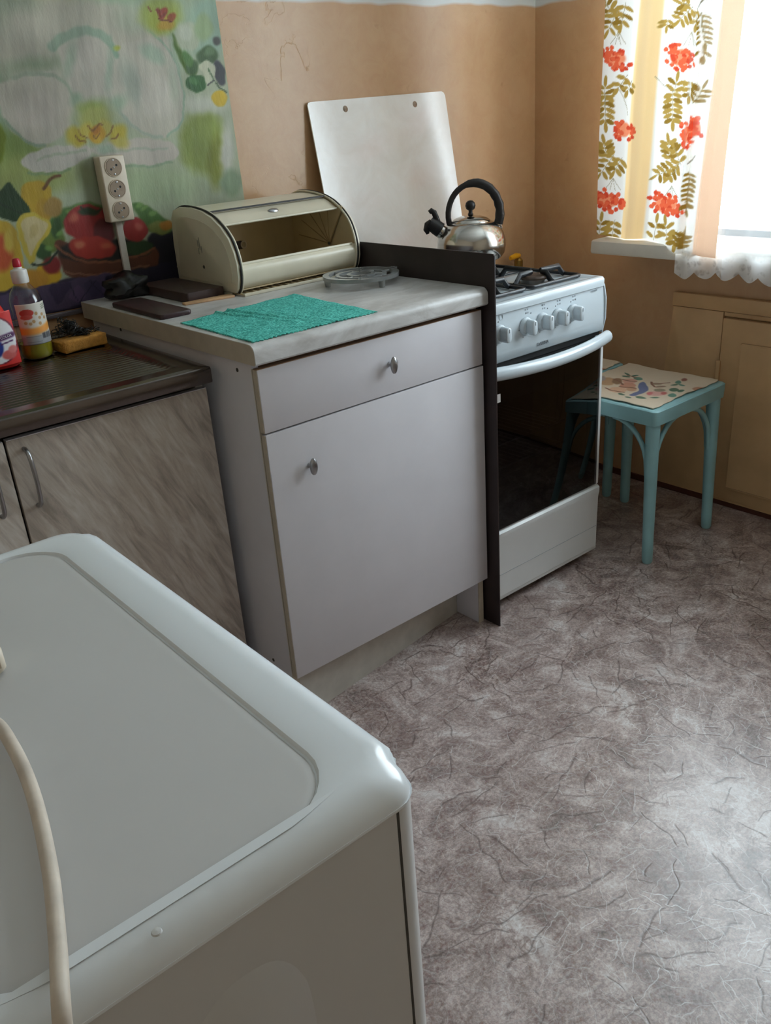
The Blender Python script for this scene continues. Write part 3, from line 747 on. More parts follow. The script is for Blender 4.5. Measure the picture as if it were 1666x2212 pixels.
('e',(170,140,72),0.0021,[(-0.0007,1.457),(-0.0087,1.445),(0.0077,1.457)]),
('e',(170,140,72),0.0021,[(0.0321,1.477),(0.0541,1.483),(0.0296,1.481)]),
('e',(170,140,72),0.0021,[(0.0302,1.46),(0.0476,1.453),(0.0361,1.464)]),
('l',(150,140,110),0.0022,[(-0.0286,1.496),(0.0092,1.507)]),
('e',(170,140,72),0.0021,[(-0.0037,1.491),(0.0112,1.485),(0.0034,1.496)]),
('e',(170,140,72),0.0021,[(-0.0153,1.511),(-0.0097,1.523),(-0.0252,1.51)]),
('e',(142,112,48),0.0021,[(0.0146,1.497),(0.0301,1.491),(0.0222,1.501)]),
('e',(170,140,72),0.0021,[(0.0042,1.517),(0.0092,1.528),(-0.0057,1.516)]),
('e',(170,140,72),0.0021,[(0.0282,1.512),(0.0521,1.519),(0.0262,1.516)]),
('l',(150,140,110),0.0022,[(-0.0627,1.486),(-0.0604,1.446)]),
('e',(170,140,72),0.0021,[(-0.067,1.472),(-0.0717,1.466),(-0.0653,1.468)]),
('e',(170,140,72),0.0021,[(-0.0484,1.476),(-0.0326,1.475),(-0.0446,1.481)]),
('e',(142,112,48),0.0021,[(-0.066,1.452),(-0.0707,1.446),(-0.0647,1.448)]),
('e',(170,140,72),0.0021,[(-0.0451,1.456),(-0.0292,1.455),(-0.0414,1.461)]),
('e',(170,140,72),0.0021,[(-0.0591,1.439),(-0.0574,1.429),(-0.0514,1.44)]),
('l',(150,140,110),0.0022,[(0.0661,1.475),(0.0701,1.456)]),
('e',(170,140,72),0.0021,[(0.0512,1.464),(0.0371,1.457),(0.0561,1.461)]),
('e',(170,140,72),0.0021,[(0.085,1.47),(0.101,1.469),(0.088,1.475)]),
('e',(142,112,48),0.0021,[(0.0532,1.454),(0.0391,1.448),(0.0581,1.451)]),
('e',(170,140,72),0.0021,[(0.087,1.461),(0.102,1.459),(0.09,1.465)]),
('e',(170,140,72),0.0021,[(0.0721,1.449),(0.074,1.439),(0.079,1.45)]),
('l',(150,140,110),0.0018,[(-0.0436,1.432),(-0.0097,1.403)]),
('l',(150,140,110),0.0018,[(-0.0436,1.432),(-0.0342,1.401)]),
('l',(150,140,110),0.0018,[(-0.0436,1.432),(-0.0584,1.399)]),
('l',(150,140,110),0.0018,[(-0.0436,1.432),(-0.0676,1.398)]),
('e',(234,140,104),0.0069,[(-0.0007,1.375),(-0.0484,1.371),(-0.0036,1.354)]),
('e',(224,98,66),0.0014,[(-0.0046,1.364),(-0.0155,1.363),(-0.0053,1.358)]),
('e',(224,98,66),0.0014,[(-0.0133,1.366),(-0.0242,1.365),(-0.0137,1.36)]),
('e',(208,74,50),0.0014,[(-0.0594,1.377),(-0.0639,1.377),(-0.0604,1.372)]),
('e',(224,98,66),0.0014,[(-0.0142,1.349),(-0.0252,1.348),(-0.0147,1.343)]),
('e',(224,98,66),0.0014,[(-0.0142,1.363),(-0.0252,1.362),(-0.0147,1.357)]),
('e',(208,74,50),0.0014,[(-0.0616,1.375),(-0.0649,1.375),(-0.0619,1.37)]),
('e',(224,98,66),0.0014,[(-0.0097,1.386),(-0.0207,1.386),(-0.0106,1.381)]),
('e',(208,74,50),0.0014,[(0.0471,1.405),(0.0361,1.404),(0.0461,1.399)]),
('e',(208,74,50),0.0014,[(-0.0167,1.378),(-0.0276,1.377),(-0.0177,1.373)]),
('e',(224,98,66),0.0014,[(0.0271,1.401),(0.0162,1.4),(0.0262,1.395)]),
('e',(208,74,50),0.0014,[(0.0212,1.378),(0.0104,1.377),(0.0202,1.372)]),
('e',(224,98,66),0.0014,[(-0.0371,1.385),(-0.0476,1.384),(-0.0376,1.38)]),
('e',(208,74,50),0.0014,[(-0.0491,1.378),(-0.0594,1.378),(-0.0494,1.373)]),
('e',(224,98,66),0.0014,[(-0.0306,1.387),(-0.0415,1.386),(-0.0315,1.382)]),
('e',(224,98,66),0.0014,[(0.0411,1.396),(0.0302,1.395),(0.0401,1.39)]),
('e',(224,98,66),0.0014,[(0.0191,1.351),(0.0082,1.351),(0.0182,1.346)]),
('e',(224,98,66),0.0014,[(-0.0606,1.356),(-0.064,1.356),(-0.0611,1.351)]),
('e',(224,98,66),0.0014,[(0.0503,1.39),(0.0401,1.389),(0.0501,1.385)]),
('e',(224,98,66),0.0014,[(-0.0355,1.368),(-0.0464,1.367),(-0.0364,1.363)]),
('e',(224,98,66),0.0014,[(-0.0225,1.346),(-0.0335,1.346),(-0.0235,1.341)]),
('e',(224,98,66),0.0014,[(0.0371,1.36),(0.0262,1.36),(0.0361,1.355)]),
('e',(224,98,66),0.0014,[(0.0681,1.4),(0.0571,1.399),(0.0671,1.394)]),
('e',(208,74,50),0.0014,[(-0.0365,1.362),(-0.0474,1.361),(-0.0371,1.357)]),
('e',(224,98,66),0.0014,[(0.0281,1.391),(0.0172,1.39),(0.0272,1.386)]),
('e',(224,98,66),0.0014,[(-0.0272,1.35),(-0.0381,1.35),(-0.0276,1.345)]),
('e',(208,74,50),0.0014,[(0.0261,1.409),(0.0152,1.408),(0.0252,1.404)]),
('e',(224,98,66),0.0014,[(0.0102,1.408),(-0.0003,1.407),(0.0092,1.403)]),
('e',(208,74,50),0.0014,[(0.0132,1.347),(0.0027,1.346),(0.0124,1.341)]),
('e',(208,74,50),0.0014,[(0.06,1.37),(0.0491,1.369),(0.0591,1.364)]),
('e',(224,98,66),0.0014,[(-0.0165,1.387),(-0.0272,1.387),(-0.0172,1.382)]),
('e',(224,98,66),0.0014,[(0.0246,1.376),(0.0142,1.375),(0.0242,1.37)]),
('e',(224,98,66),0.0014,[(-0.0441,1.371),(-0.0551,1.37),(-0.0451,1.365)]),
('e',(208,74,50),0.0014,[(-0.0325,1.365),(-0.0434,1.364),(-0.0332,1.359)]),
('e',(224,98,66),0.0014,[(0.0241,1.367),(0.0132,1.366),(0.0232,1.361)]),
('e',(224,98,66),0.0014,[(-0.0511,1.367),(-0.0611,1.367),(-0.0521,1.362)]),
('e',(224,98,66),0.0014,[(-0.0185,1.369),(-0.0295,1.368),(-0.0192,1.363)]),
('e',(224,98,66),0.0014,[(0.0132,1.389),(0.0032,1.388),(0.0126,1.383)]),
('e',(208,74,50),0.0014,[(0.0366,1.382),(0.0262,1.381),(0.0361,1.376)]),
('e',(208,74,50),0.0014,[(-0.0441,1.35),(-0.0551,1.35),(-0.0451,1.345)]),
('e',(224,98,66),0.0014,[(0.0611,1.37),(0.0501,1.369),(0.0601,1.364)]),
('e',(224,98,66),0.0014,[(-0.0063,1.353),(-0.0172,1.352),(-0.0067,1.348)]),
('e',(208,74,50),0.0014,[(0.0312,1.374),(0.0206,1.373),(0.0303,1.368)]),
('e',(224,98,66),0.0014,[(-0.0252,1.39),(-0.0361,1.389),(-0.0262,1.384)]),
('e',(224,98,66),0.0014,[(-0.0017,1.359),(-0.0127,1.358),(-0.0026,1.353)]),
('e',(224,98,66),0.0014,[(-0.0136,1.343),(-0.0245,1.342),(-0.0142,1.337)]),
('e',(224,98,66),0.0014,[(-0.0649,1.352),(-0.068,1.351),(-0.065,1.346)]),
('e',(208,74,50),0.0014,[(-0.0504,1.366),(-0.0606,1.366),(-0.0511,1.361)]),
('e',(208,74,50),0.0014,[(0.0401,1.407),(0.0293,1.406),(0.0393,1.401)]),
('l',(150,140,110),0.0022,[(0.0192,1.286),(0.0112,1.319)]),
('e',(170,140,72),0.0021,[(0.0381,1.302),(0.0571,1.311),(0.0321,1.306)]),
('e',(170,140,72),0.0021,[(-0.0063,1.296),(-0.0285,1.298),(-0.0097,1.29)]),
('e',(142,112,48),0.0021,[(0.0341,1.319),(0.0531,1.328),(0.0281,1.323)]),
('e',(170,140,72),0.0021,[(-0.0106,1.312),(-0.0326,1.315),(-0.0145,1.307)]),
('e',(170,140,72),0.0021,[(0.0082,1.33),(0.0052,1.343),(0.0003,1.328)]),
('l',(150,140,110),0.0022,[(0.0262,1.293),(0.0172,1.214)]),
('e',(170,140,72),0.0021,[(0.0033,1.281),(-0.0177,1.275),(0.0082,1.276)]),
('e',(170,140,72),0.0021,[(0.0471,1.282),(0.067,1.277),(0.0531,1.288)]),
('e',(142,112,48),0.0021,[(0.0003,1.267),(-0.0225,1.261),(0.0052,1.262)]),
('e',(170,140,72),0.0021,[(0.0471,1.269),(0.0681,1.263),(0.0531,1.274)]),
('e',(170,140,72),0.0021,[(-0.0027,1.254),(-0.0272,1.247),(0.0017,1.249)]),
('e',(142,112,48),0.0021,[(0.0471,1.255),(0.0691,1.249),(0.0531,1.261)]),
('e',(170,140,72),0.0021,[(-0.0037,1.241),(-0.0276,1.234),(0.0012,1.236)]),
('e',(170,140,72),0.0021,[(0.0451,1.242),(0.067,1.236),(0.0511,1.247)]),
('e',(142,112,48),0.0021,[(-0.0037,1.228),(-0.0265,1.222),(0.0007,1.223)]),
('e',(170,140,72),0.0021,[(0.0421,1.229),(0.0622,1.223),(0.0481,1.234)]),
('e',(170,140,72),0.0021,[(-0.0037,1.216),(-0.0252,1.21),(0.0007,1.21)]),
('e',(142,112,48),0.0021,[(0.0391,1.216),(0.0581,1.21),(0.0451,1.221)]),
('e',(170,140,72),0.0021,[(0.0156,1.203),(0.0142,1.188),(0.0251,1.203)]),
('l',(150,140,110),0.0022,[(-0.0534,1.316),(-0.0524,1.277)]),
('e',(170,140,72),0.0021,[(-0.064,1.305),(-0.069,1.299),(-0.0623,1.3)]),
('e',(170,140,72),0.0021,[(-0.0346,1.308),(-0.0177,1.305),(-0.0301,1.313)]),
('e',(142,112,48),0.0021,[(-0.0644,1.291),(-0.0706,1.284),(-0.063,1.287)]),
('e',(170,140,72),0.0021,[(-0.0322,1.294),(-0.0132,1.291),(-0.0275,1.299)]),
('e',(170,140,72),0.0021,[(-0.064,1.279),(-0.069,1.273),(-0.0621,1.274)]),
('e',(142,112,48),0.0021,[(-0.0344,1.281),(-0.0175,1.278),(-0.0295,1.286)]),
('e',(170,140,72),0.0021,[(-0.0524,1.268),(-0.0521,1.257),(-0.0436,1.269)]),
('l',(150,140,110),0.0019,[(0.101,1.334),(0.0731,1.312),(0.0202,1.293)]),
('e',(234,140,104),0.0069,[(-0.0526,1.18),(-0.066,1.179),(-0.0554,1.16)]),
('e',(208,74,50),0.0014,[(-0.0255,1.202),(-0.0365,1.202),(-0.0262,1.196)]),
('e',(208,74,50),0.0014,[(-0.068,1.184),(-0.071,1.184),(-0.068,1.179)]),
('e',(208,74,50),0.0014,[(-0.0665,1.171),(-0.07,1.171),(-0.067,1.166)]),
('e',(224,98,66),0.0014,[(-0.0267,1.207),(-0.0381,1.207),(-0.0275,1.201)]),
('e',(224,98,66),0.0014,[(-0.0335,1.179),(-0.0451,1.179),(-0.0345,1.173)]),
('e',(224,98,66),0.0014,[(-0.0484,1.182),(-0.0594,1.182),(-0.0491,1.176)]),
('e',(208,74,50),0.0014,[(-0.0501,1.15),(-0.0606,1.15),(-0.0504,1.144)]),
('e',(224,98,66),0.0014,[(-0.065,1.152),(-0.0689,1.152),(-0.0653,1.146)]),
('e',(224,98,66),0.0014,[(-0.0411,1.189),(-0.0524,1.189),(-0.0421,1.183)]),
('e',(224,98,66),0.0014,[(-0.0615,1.189),(-0.065,1.188),(-0.062,1.183)]),
('e',(224,98,66),0.0014,[(-0.0694,1.177),(-0.074,1.177),(-0.07,1.171)]),
('e',(208,74,50),0.0014,[(-0.067,1.181),(-0.0703,1.18),(-0.067,1.175)]),
('e',(208,74,50),0.0014,[(-0.063,1.148),(-0.0661,1.147),(-0.063,1.142)]),
('e',(224,98,66),0.0014,[(-0.0697,1.18),(-0.074,1.18),(-0.0697,1.174)]),
('e',(224,98,66),0.0014,[(-0.0436,1.171),(-0.0551,1.171),(-0.0444,1.165)]),
('e',(208,74,50),0.0014,[(-0.065,1.17),(-0.068,1.169),(-0.065,1.164)]),
('e',(224,98,66),0.0014,[(-0.0687,1.174),(-0.072,1.173),(-0.0689,1.168)]),
('e',(224,98,66),0.0014,[(-0.0431,1.154),(-0.0544,1.154),(-0.0441,1.148)]),
('e',(208,74,50),0.0014,[(-0.0444,1.16),(-0.0554,1.161),(-0.0451,1.154)]),
('e',(224,98,66),0.0014,[(-0.07,1.162),(-0.076,1.162),(-0.0707,1.157)]),
('e',(224,98,66),0.0014,[(-0.0486,1.209),(-0.0596,1.209),(-0.0494,1.204)]),
('e',(224,98,66),0.0014,[(-0.0561,1.198),(-0.0624,1.198),(-0.0564,1.192)]),
('e',(234,140,104),0.0069,[(-0.076,1.195),(-0.0909,1.195),(-0.078,1.176)]),
('e',(224,98,66),0.0014,[(-0.079,1.22),(-0.0869,1.22),(-0.08,1.215)]),
('e',(208,74,50),0.0014,[(-0.076,1.194),(-0.0839,1.194),(-0.076,1.189)]),
('e',(224,98,66),0.0014,[(-0.064,1.195),(-0.0677,1.195),(-0.0643,1.189)]),
('e',(208,74,50),0.0014,[(-0.076,1.211),(-0.0839,1.21),(-0.0769,1.205)]),
('e',(224,98,66),0.0014,[(-0.072,1.215),(-0.0799,1.215),(-0.072,1.209)]),
('e',(224,98,66),0.0014,[(-0.071,1.208),(-0.078,1.208),(-0.0716,1.203)]),
('e',(208,74,50),0.0014,[(-0.079,1.209),(-0.0869,1.209),(-0.079,1.203)]),
('e',(224,98,66),0.0014,[(-0.0687,1.223),(-0.072,1.222),(-0.0689,1.217)]),
('e',(208,74,50),0.0014,[(-0.0968,1.176),(-0.1049,1.176),(-0.0969,1.17)]),
('e',(224,98,66),0.0014,[(-0.0703,1.194),(-0.077,1.193),(-0.071,1.188)]),
('e',(208,74,50),0.0014,[(-0.069,1.21),(-0.073,1.209),(-0.0696,1.204)]),
('e',(208,74,50),0.0014,[(-0.069,1.205),(-0.073,1.204),(-0.0696,1.199)]),
('e',(208,74,50),0.0014,[(-0.0675,1.176),(-0.071,1.175),(-0.068,1.17)]),
('e',(208,74,50),0.0014,[(-0.0647,1.202),(-0.068,1.202),(-0.065,1.196)]),
('e',(224,98,66),0.0014,[(-0.0819,1.222),(-0.0889,1.221),(-0.082,1.216)]),
('e',(224,98,66),0.0014,[(-0.069,1.18),(-0.073,1.179),(-0.069,1.174)]),
('e',(208,74,50),0.0014,[(-0.0707,1.201),(-0.077,1.201),(-0.071,1.196)]),
('e',(208,74,50),0.0014,[(-0.07,1.199),(-0.075,1.198),(-0.07,1.193)]),
('e',(224,98,66),0.0014,[(-0.073,1.183),(-0.0809,1.183),(-0.073,1.178)]),
('e',(208,74,50),0.0014,[(-0.0848,1.183),(-0.0919,1.183),(-0.0849,1.177)]),
('l',(150,140,110),0.0022,[(0.0114,1.112),(0.0302,1.161)]),
('e',(170,140,72),0.0021,[(0.0373,1.121),(0.0601,1.124),(0.0343,1.126)]),
('e',(170,140,72),0.0021,[(-0.0057,1.125),(-0.0242,1.133),(-0.0127,1.121)]),
('e',(142,112,48),0.0021,[(0.0451,1.134),(0.0691,1.138),(0.0416,1.139)]),
('e',(170,140,72),0.0021,[(-0.0027,1.138),(-0.0227,1.147),(-0.0097,1.134)]),
('e',(170,140,72),0.0021,[(0.0491,1.146),(0.0731,1.15),(0.0461,1.152)]),
('e',(142,112,48),0.0021,[(0.0023,1.151),(-0.0172,1.159),(-0.0046,1.146)]),
('e',(170,140,72),0.0021,[(0.0511,1.158),(0.0731,1.162),(0.0481,1.164)]),
('e',(170,140,72),0.0021,[(0.0087,1.162),(-0.0086,1.169),(0.0022,1.157)]),
('e',(170,140,72),0.0021,[(0.0342,1.172),(0.0401,1.186),(0.0262,1.173)]),
('l',(150,140,110),0.0022,[(-0.0431,1.103),(0.0032,1.148)]),
('e',(170,140,72),0.0021,[(-0.0137,1.109),(0.0072,1.109),(-0.0137,1.114)]),
('e',(170,140,72),0.0021,[(-0.0494,1.119),(-0.0606,1.128),(-0.0574,1.116)]),
('e',(142,112,48),0.0021,[(0.0042,1.124),(0.0263,1.124),(0.0042,1.129)]),
('e',(170,140,72),0.0021,[(-0.0356,1.135),(-0.0484,1.145),(-0.0441,1.132)]),
('e',(170,140,72),0.0021,[(0.0161,1.139),(0.0361,1.139),(0.0162,1.144)]),
('e',(142,112,48),0.0021,[(-0.0187,1.148),(-0.0301,1.157),(-0.0272,1.145)]),
('e',(170,140,72),0.0021,[(0.0112,1.156),(0.0222,1.167),(0.0047,1.158)]),
('l',(150,140,110),0.0022,[(-0.0361,1.106),(0.0731,1.069)]),
('e',(170,140,72),0.0021,[(-0.0286,1.09),(-0.0305,1.078),(-0.0187,1.09)]),
('e',(170,140,72),0.0021,[(-0.0056,1.11),(0.0136,1.116),(-0.0106,1.115)]),
('e',(142,112,48),0.0021,[(-0.0067,1.082),(-0.0086,1.069),(0.0032,1.081)]),
('e',(170,140,72),0.0021,[(0.0174,1.103),(0.0382,1.11),(0.0132,1.108)]),
('e',(170,140,72),0.0021,[(0.0144,1.073),(0.0132,1.059),(0.0242,1.073)]),
('e',(142,112,48),0.0021,[(0.0402,1.096),(0.0623,1.104),(0.0352,1.101)]),
('e',(170,140,72),0.0021,[(0.0362,1.067),(0.0351,1.054),(0.0461,1.066)]),
('e',(170,140,72),0.0021,[(0.0603,1.088),(0.0811,1.095),(0.0552,1.093)]),
('e',(142,112,48),0.0021,[(0.0582,1.06),(0.0571,1.048),(0.0681,1.06)]),
('e',(170,140,72),0.0021,[(0.081,1.08),(0.1,1.086),(0.076,1.085)]),
('e',(170,140,72),0.0021,[(0.092,1.063),(0.107,1.056),(0.096,1.066)]),
('l',(150,140,110),0.0022,[(-0.0306,1.096),(0.0192,1.064)]),
('e',(170,140,72),0.0021,[(-0.0311,1.082),(-0.0375,1.073),(-0.0217,1.08)]),
('e',(170,140,72),0.0021,[(-0.0046,1.094),(0.0122,1.096),(-0.0067,1.099)]),
('e',(142,112,48),0.0021,[(-0.0147,1.07),(-0.0222,1.06),(-0.0056,1.068)]),
('e',(170,140,72),0.0021,[(0.0142,1.084),(0.0331,1.086),(0.0116,1.089)]),
('e',(170,140,72),0.0021,[(0.0027,1.061),(-0.0036,1.052),(0.0117,1.059)]),
('e',(142,112,48),0.0021,[(0.0276,1.073),(0.0446,1.075),(0.0252,1.078)]),
('e',(170,140,72),0.0021,[(0.0292,1.058),(0.0426,1.049),(0.0353,1.06)]),
('l',(150,140,110),0.0018,[(-0.0027,1.044),(0.0323,1.008)]),
('l',(150,140,110),0.0018,[(-0.0027,1.044),(0.0074,1.01)]),
('l',(150,140,110),0.0018,[(-0.0027,1.044),(-0.0182,1.012)]),
('l',(150,140,110),0.0018,[(-0.0027,1.044),(-0.0441,1.014)]),
('e',(234,140,104),0.0069,[(0.0172,0.991),(-0.0394,0.995),(0.0151,0.97)]),
('e',(208,74,50),0.0014,[(0.0316,0.98),(0.0202,0.981),(0.0311,0.973)]),
('e',(224,98,66),0.0014,[(-0.0454,0.977),(-0.0571,0.978),(-0.0461,0.971)]),
('e',(224,98,66),0.0014,[(-0.0456,0.98),(-0.0574,0.981),(-0.0464,0.973)]),
('e',(224,98,66),0.0014,[(0.0391,0.988),(0.0272,0.989),(0.0381,0.982)]),
('e',(224,98,66),0.0014,[(0.091,0.981),(0.079,0.982),(0.09,0.974)]),
('e',(208,74,50),0.0014,[(0.0023,0.964),(-0.0096,0.965),(0.0014,0.958)]),
('e',(208,74,50),0.0014,[(0.07,1.003),(0.0581,1.004),(0.0691,0.997)]),
('e',(224,98,66),0.0014,[(-0.0623,0.977),(-0.066,0.977),(-0.063,0.971)]),
('e',(224,98,66),0.0014,[(-0.0027,0.98),(-0.0147,0.982),(-0.0037,0.974)]),
('e',(224,98,66),0.0014,[(0.0033,1.003),(-0.0083,1.003),(0.0024,0.996)]),
('e',(224,98,66),0.0014,[(0.0551,1.008),(0.0432,1.009),(0.0541,1.002)]),
('e',(224,98,66),0.0014,[(-0.0036,0.986),(-0.0155,0.987),(-0.0046,0.98)]),
('e',(224,98,66),0.0014,[(0.0451,1.012),(0.0332,1.013),(0.0441,1.006)]),
('e',(224,98,66),0.0014,[(0.072,1.005),(0.0601,1.006),(0.0711,0.999)]),
('e',(224,98,66),0.0014,[(-0.0006,1.016),(-0.0117,1.017),(-0.0008,1.01)]),
('e',(208,74,50),0.0014,[(0.078,1.005),(0.0663,1.006),(0.0775,0.999)]),
('e',(208,74,50),0.0014,[(0.0253,1.009),(0.0142,1.009),(0.0251,1.002)]),
('e',(208,74,50),0.0014,[(-0.0286,0.974),(-0.0405,0.975),(-0.0296,0.968)]),
('e',(224,98,66),0.0014,[(-0.0225,0.97),(-0.0342,0.971),(-0.0235,0.964)]),
('e',(224,98,66),0.0014,[(0.0592,1.019),(0.0481,1.019),(0.059,1.012)]),
('e',(208,74,50),0.0014,[(-0.0177,1.002),(-0.0295,1.003),(-0.0187,0.996)]),
('e',(224,98,66),0.0014,[(0.077,1.008),(0.0652,1.009),(0.0761,1.002)]),
('e',(224,98,66),0.0014,[(-0.0276,1.015),(-0.0391,1.016),(-0.0285,1.009)]),
('e',(208,74,50),0.0014,[(0.0293,0.998),(0.0182,0.999),(0.0291,0.992)]),
('e',(208,74,50),0.0014,[(0.0755,1.021),(0.0641,1.022),(0.075,1.014)]),
('e',(208,74,50),0.0014,[(0.0271,0.971),(0.0161,0.972),(0.0262,0.965)]),
('e',(224,98,66),0.0014,[(-0.0456,0.985),(-0.0574,0.986),(-0.0464,0.978)]),
('e',(208,74,50),0.0014,[(0.0003,0.984),(-0.0116,0.985),(-0.0006,0.978)]),
('e',(224,98,66),0.0014,[(-0.0157,0.977),(-0.0275,0.978),(-0.0165,0.971)]),
('e',(224,98,66),0.0014,[(0.0003,0.996),(-0.0116,0.997),(-0.0006,0.99)]),
('e',(208,74,50),0.0014,[(0.101,1.005),(0.09,1.006),(0.1006,0.999)]),
('e',(224,98,66),0.0014,[(-0.0127,1.002),(-0.0247,1.003),(-0.0137,0.996)]),
('e',(208,74,50),0.0014,[(0.0691,0.969),(0.058,0.97),(0.069,0.962)]),
('e',(224,98,66),0.0014,[(-0.0066,0.978),(-0.0182,0.979),(-0.0073,0.972)]),
('e',(224,98,66),0.0014,[(0.0082,0.967),(-0.0036,0.968),(0.0072,0.961)]),
('e',(224,98,66),0.0014,[(0.0172,0.988),(0.0062,0.989),(0.0164,0.982)]),
('e',(208,74,50),0.0014,[(0.0621,0.975),(0.0511,0.976),(0.062,0.968)]),
('e',(208,74,50),0.0014,[(0.0436,1.014),(0.0322,1.015),(0.0431,1.008)]),
('e',(208,74,50),0.0014,[(0.0272,0.998),(0.0162,0.999),(0.0266,0.992)]),
('e',(208,74,50),0.0014,[(0.0052,1.02),(-0.0066,1.021),(0.0043,1.014)]),
('e',(224,98,66),0.0014,[(0.0611,0.98),(0.0492,0.981),(0.0602,0.973)]),
('e',(224,98,66),0.0014,[(0.0331,0.998),(0.0216,0.999),(0.0322,0.991)]),
('e',(224,98,66),0.0014,[(0.0062,0.977),(-0.0047,0.978),(0.0057,0.971)]),
('e',(224,98,66),0.0014,[(0.0162,0.99),(0.0047,0.991),(0.0152,0.984)]),
('e',(224,98,66),0.0014,[(-0.0292,0.977),(-0.0411,0.978),(-0.0301,0.97)]),
('e',(224,98,66),0.0014,[(-0.0316,1.006),(-0.0434,1.007),(-0.0325,1.0)]),
('e',(224,98,66),0.0014,[(0.0154,0.971),(0.0044,0.972),(0.0152,0.965)]),
('e',(208,74,50),0.0014,[(-0.0471,0.967),(-0.0584,0.968),(-0.0476,0.961)]),
('e',(224,98,66),0.0014,[(0.08,0.989),(0.0681,0.99),(0.079,0.983)]),
('e',(224,98,66),0.0014,[(-0.0276,0.977),(-0.0394,0.978),(-0.0285,0.971)]),
('e',(224,98,66),0.0014,[(0.0013,1.001),(-0.0106,1.002),(0.0007,0.995)]),
('e',(224,98,66),0.0014,[(-0.0464,0.995),(-0.0576,0.996),(-0.0471,0.989)]),
('l',(150,140,110),0.0022,[(0.0671,0.882),(0.0591,0.937)]),
('e',(170,140,72),0.0021,[(0.089,0.9),(0.105,0.907),(0.083,0.905)]),
('e',(170,140,72),0.0021,[(0.0401,0.901),(0.0172,0.909),(0.0352,0.896)]),
('e',(142,112,48),0.0021,[(0.085,0.928),(0.103,0.934),(0.079,0.933)]),
('e',(170,140,72),0.0021,[(0.0361,0.929),(0.0134,0.936),(0.0316,0.923)]),
('e',(170,140,72),0.0021,[(0.0571,0.95),(0.0551,0.965),(0.0481,0.95)]),
('l',(150,140,110),0.0022,[(0.0002,0.898),(0.0112,0.938)]),
('e',(170,140,72),0.0021,[(0.0273,0.909),(0.0511,0.912),(0.0241,0.915)]),
('e',(170,140,72),0.0021,[(-0.0202,0.917),(-0.0404,0.927),(-0.0272,0.913)]),
('e',(142,112,48),0.0021,[(0.0331,0.929),(0.0571,0.932),(0.0293,0.935)]),
('e',(170,140,72),0.0021,[(-0.0142,0.937),(-0.0344,0.947),(-0.0207,0.933)]),
('e',(170,140,72),0.0021,[(0.0144,0.95),(0.0184,0.965),(0.0062,0.951)]),
('l',(150,140,110),0.0022,[(-0.0531,0.927),(-0.0441,0.888)]),
('e',(170,140,72),0.0021,[(-0.0649,0.913),(-0.071,0.903),(-0.0623,0.908)]),
('e',(170,140,72),0.0021,[(-0.0265,0.914),(-0.0027,0.908),(-0.0222,0.92)]),
('e',(142,112,48),0.0021,[(-0.0643,0.899),(-0.0713,0.889),(-0.0626,0.895)]),
('e',(170,140,72),0.0021,[(-0.0205,0.901),(0.0054,0.893),(-0.0157,0.906)]),
('e',(170,140,72),0.0021,[(-0.063,0.888),(-0.069,0.879),(-0.0604,0.884)]),
('e',(142,112,48),0.0021,[(-0.0205,0.888),(0.0023,0.882),(-0.0162,0.894)]),
('e',(170,140,72),0.0021,[(-0.0411,0.876),(-0.0375,0.861),(-0.0312,0.876)]),
('l',(150,140,110),0.0022,[(-0.076,1.472),(-0.0839,1.4)]),
('e',(142,112,48),0.0021,[(-0.0889,1.461),(-0.0999,1.456),(-0.0869,1.459)]),
('e',(142,112,48),0.0021,[(-0.069,1.464),(-0.0643,1.46),(-0.068,1.467)]),
('e',(142,112,48),0.0021,[(-0.0909,1.449),(-0.1029,1.444),(-0.0889,1.446)]),
('e',(142,112,48),0.0021,[(-0.069,1.451),(-0.0641,1.448),(-0.068,1.455)]),
('e',(142,112,48),0.0021,[(-0.0929,1.437),(-0.1068,1.431),(-0.0909,1.434)]),
('e',(142,112,48),0.0021,[(-0.0697,1.439),(-0.0645,1.435),(-0.0683,1.443)]),
('e',(142,112,48),0.0021,[(-0.0939,1.425),(-0.1076,1.419),(-0.0919,1.422)]),
('e',(142,112,48),0.0021,[(-0.07,1.427),(-0.065,1.423),(-0.069,1.431)]),
('e',(142,112,48),0.0021,[(-0.0939,1.413),(-0.1068,1.408),(-0.0919,1.41)]),
('e',(142,112,48),0.0021,[(-0.071,1.416),(-0.0665,1.412),(-0.07,1.419)]),
('e',(142,112,48),0.0021,[(-0.0949,1.402),(-0.1068,1.397),(-0.0929,1.399)]),
('e',(142,112,48),0.0021,[(-0.072,1.404),(-0.0673,1.4),(-0.0705,1.407)]),
('e',(142,112,48),0.0021,[(-0.0848,1.392),(-0.0859,1.382),(-0.08,1.392)]),
('l',(150,140,110),0.0022,[(-0.082,1.391),(-0.0829,1.368)]),
('e',(142,112,48),0.0021,[(-0.0949,1.375),(-0.1078,1.369),(-0.0919,1.371)]),
('e',(142,112,48),0.0021,[(-0.071,1.379),(-0.066,1.375),(-0.0697,1.383)]),
('e',(142,112,48),0.0021,[(-0.0829,1.361),(-0.0829,1.351),(-0.077,1.362)]),
('l',(150,140,110),0.0022,[(-0.069,1.259),(-0.0879,1.294)]),
('e',(142,112,48),0.0021,[(-0.0653,1.275),(-0.0611,1.286),(-0.0678,1.277)]),
('e',(142,112,48),0.0021,[(-0.0859,1.263),(-0.1019,1.262),(-0.0859,1.258)]),
('e',(142,112,48),0.0021,[(-0.0686,1.288),(-0.0633,1.3),(-0.0707,1.29)]),
('e',(142,112,48),0.0021,[(-0.0958,1.274),(-0.1166,1.274),(-0.0959,1.27)]),
('e',(142,112,48),0.0021,[(-0.073,1.298),(-0.068,1.308),(-0.078,1.3)]),
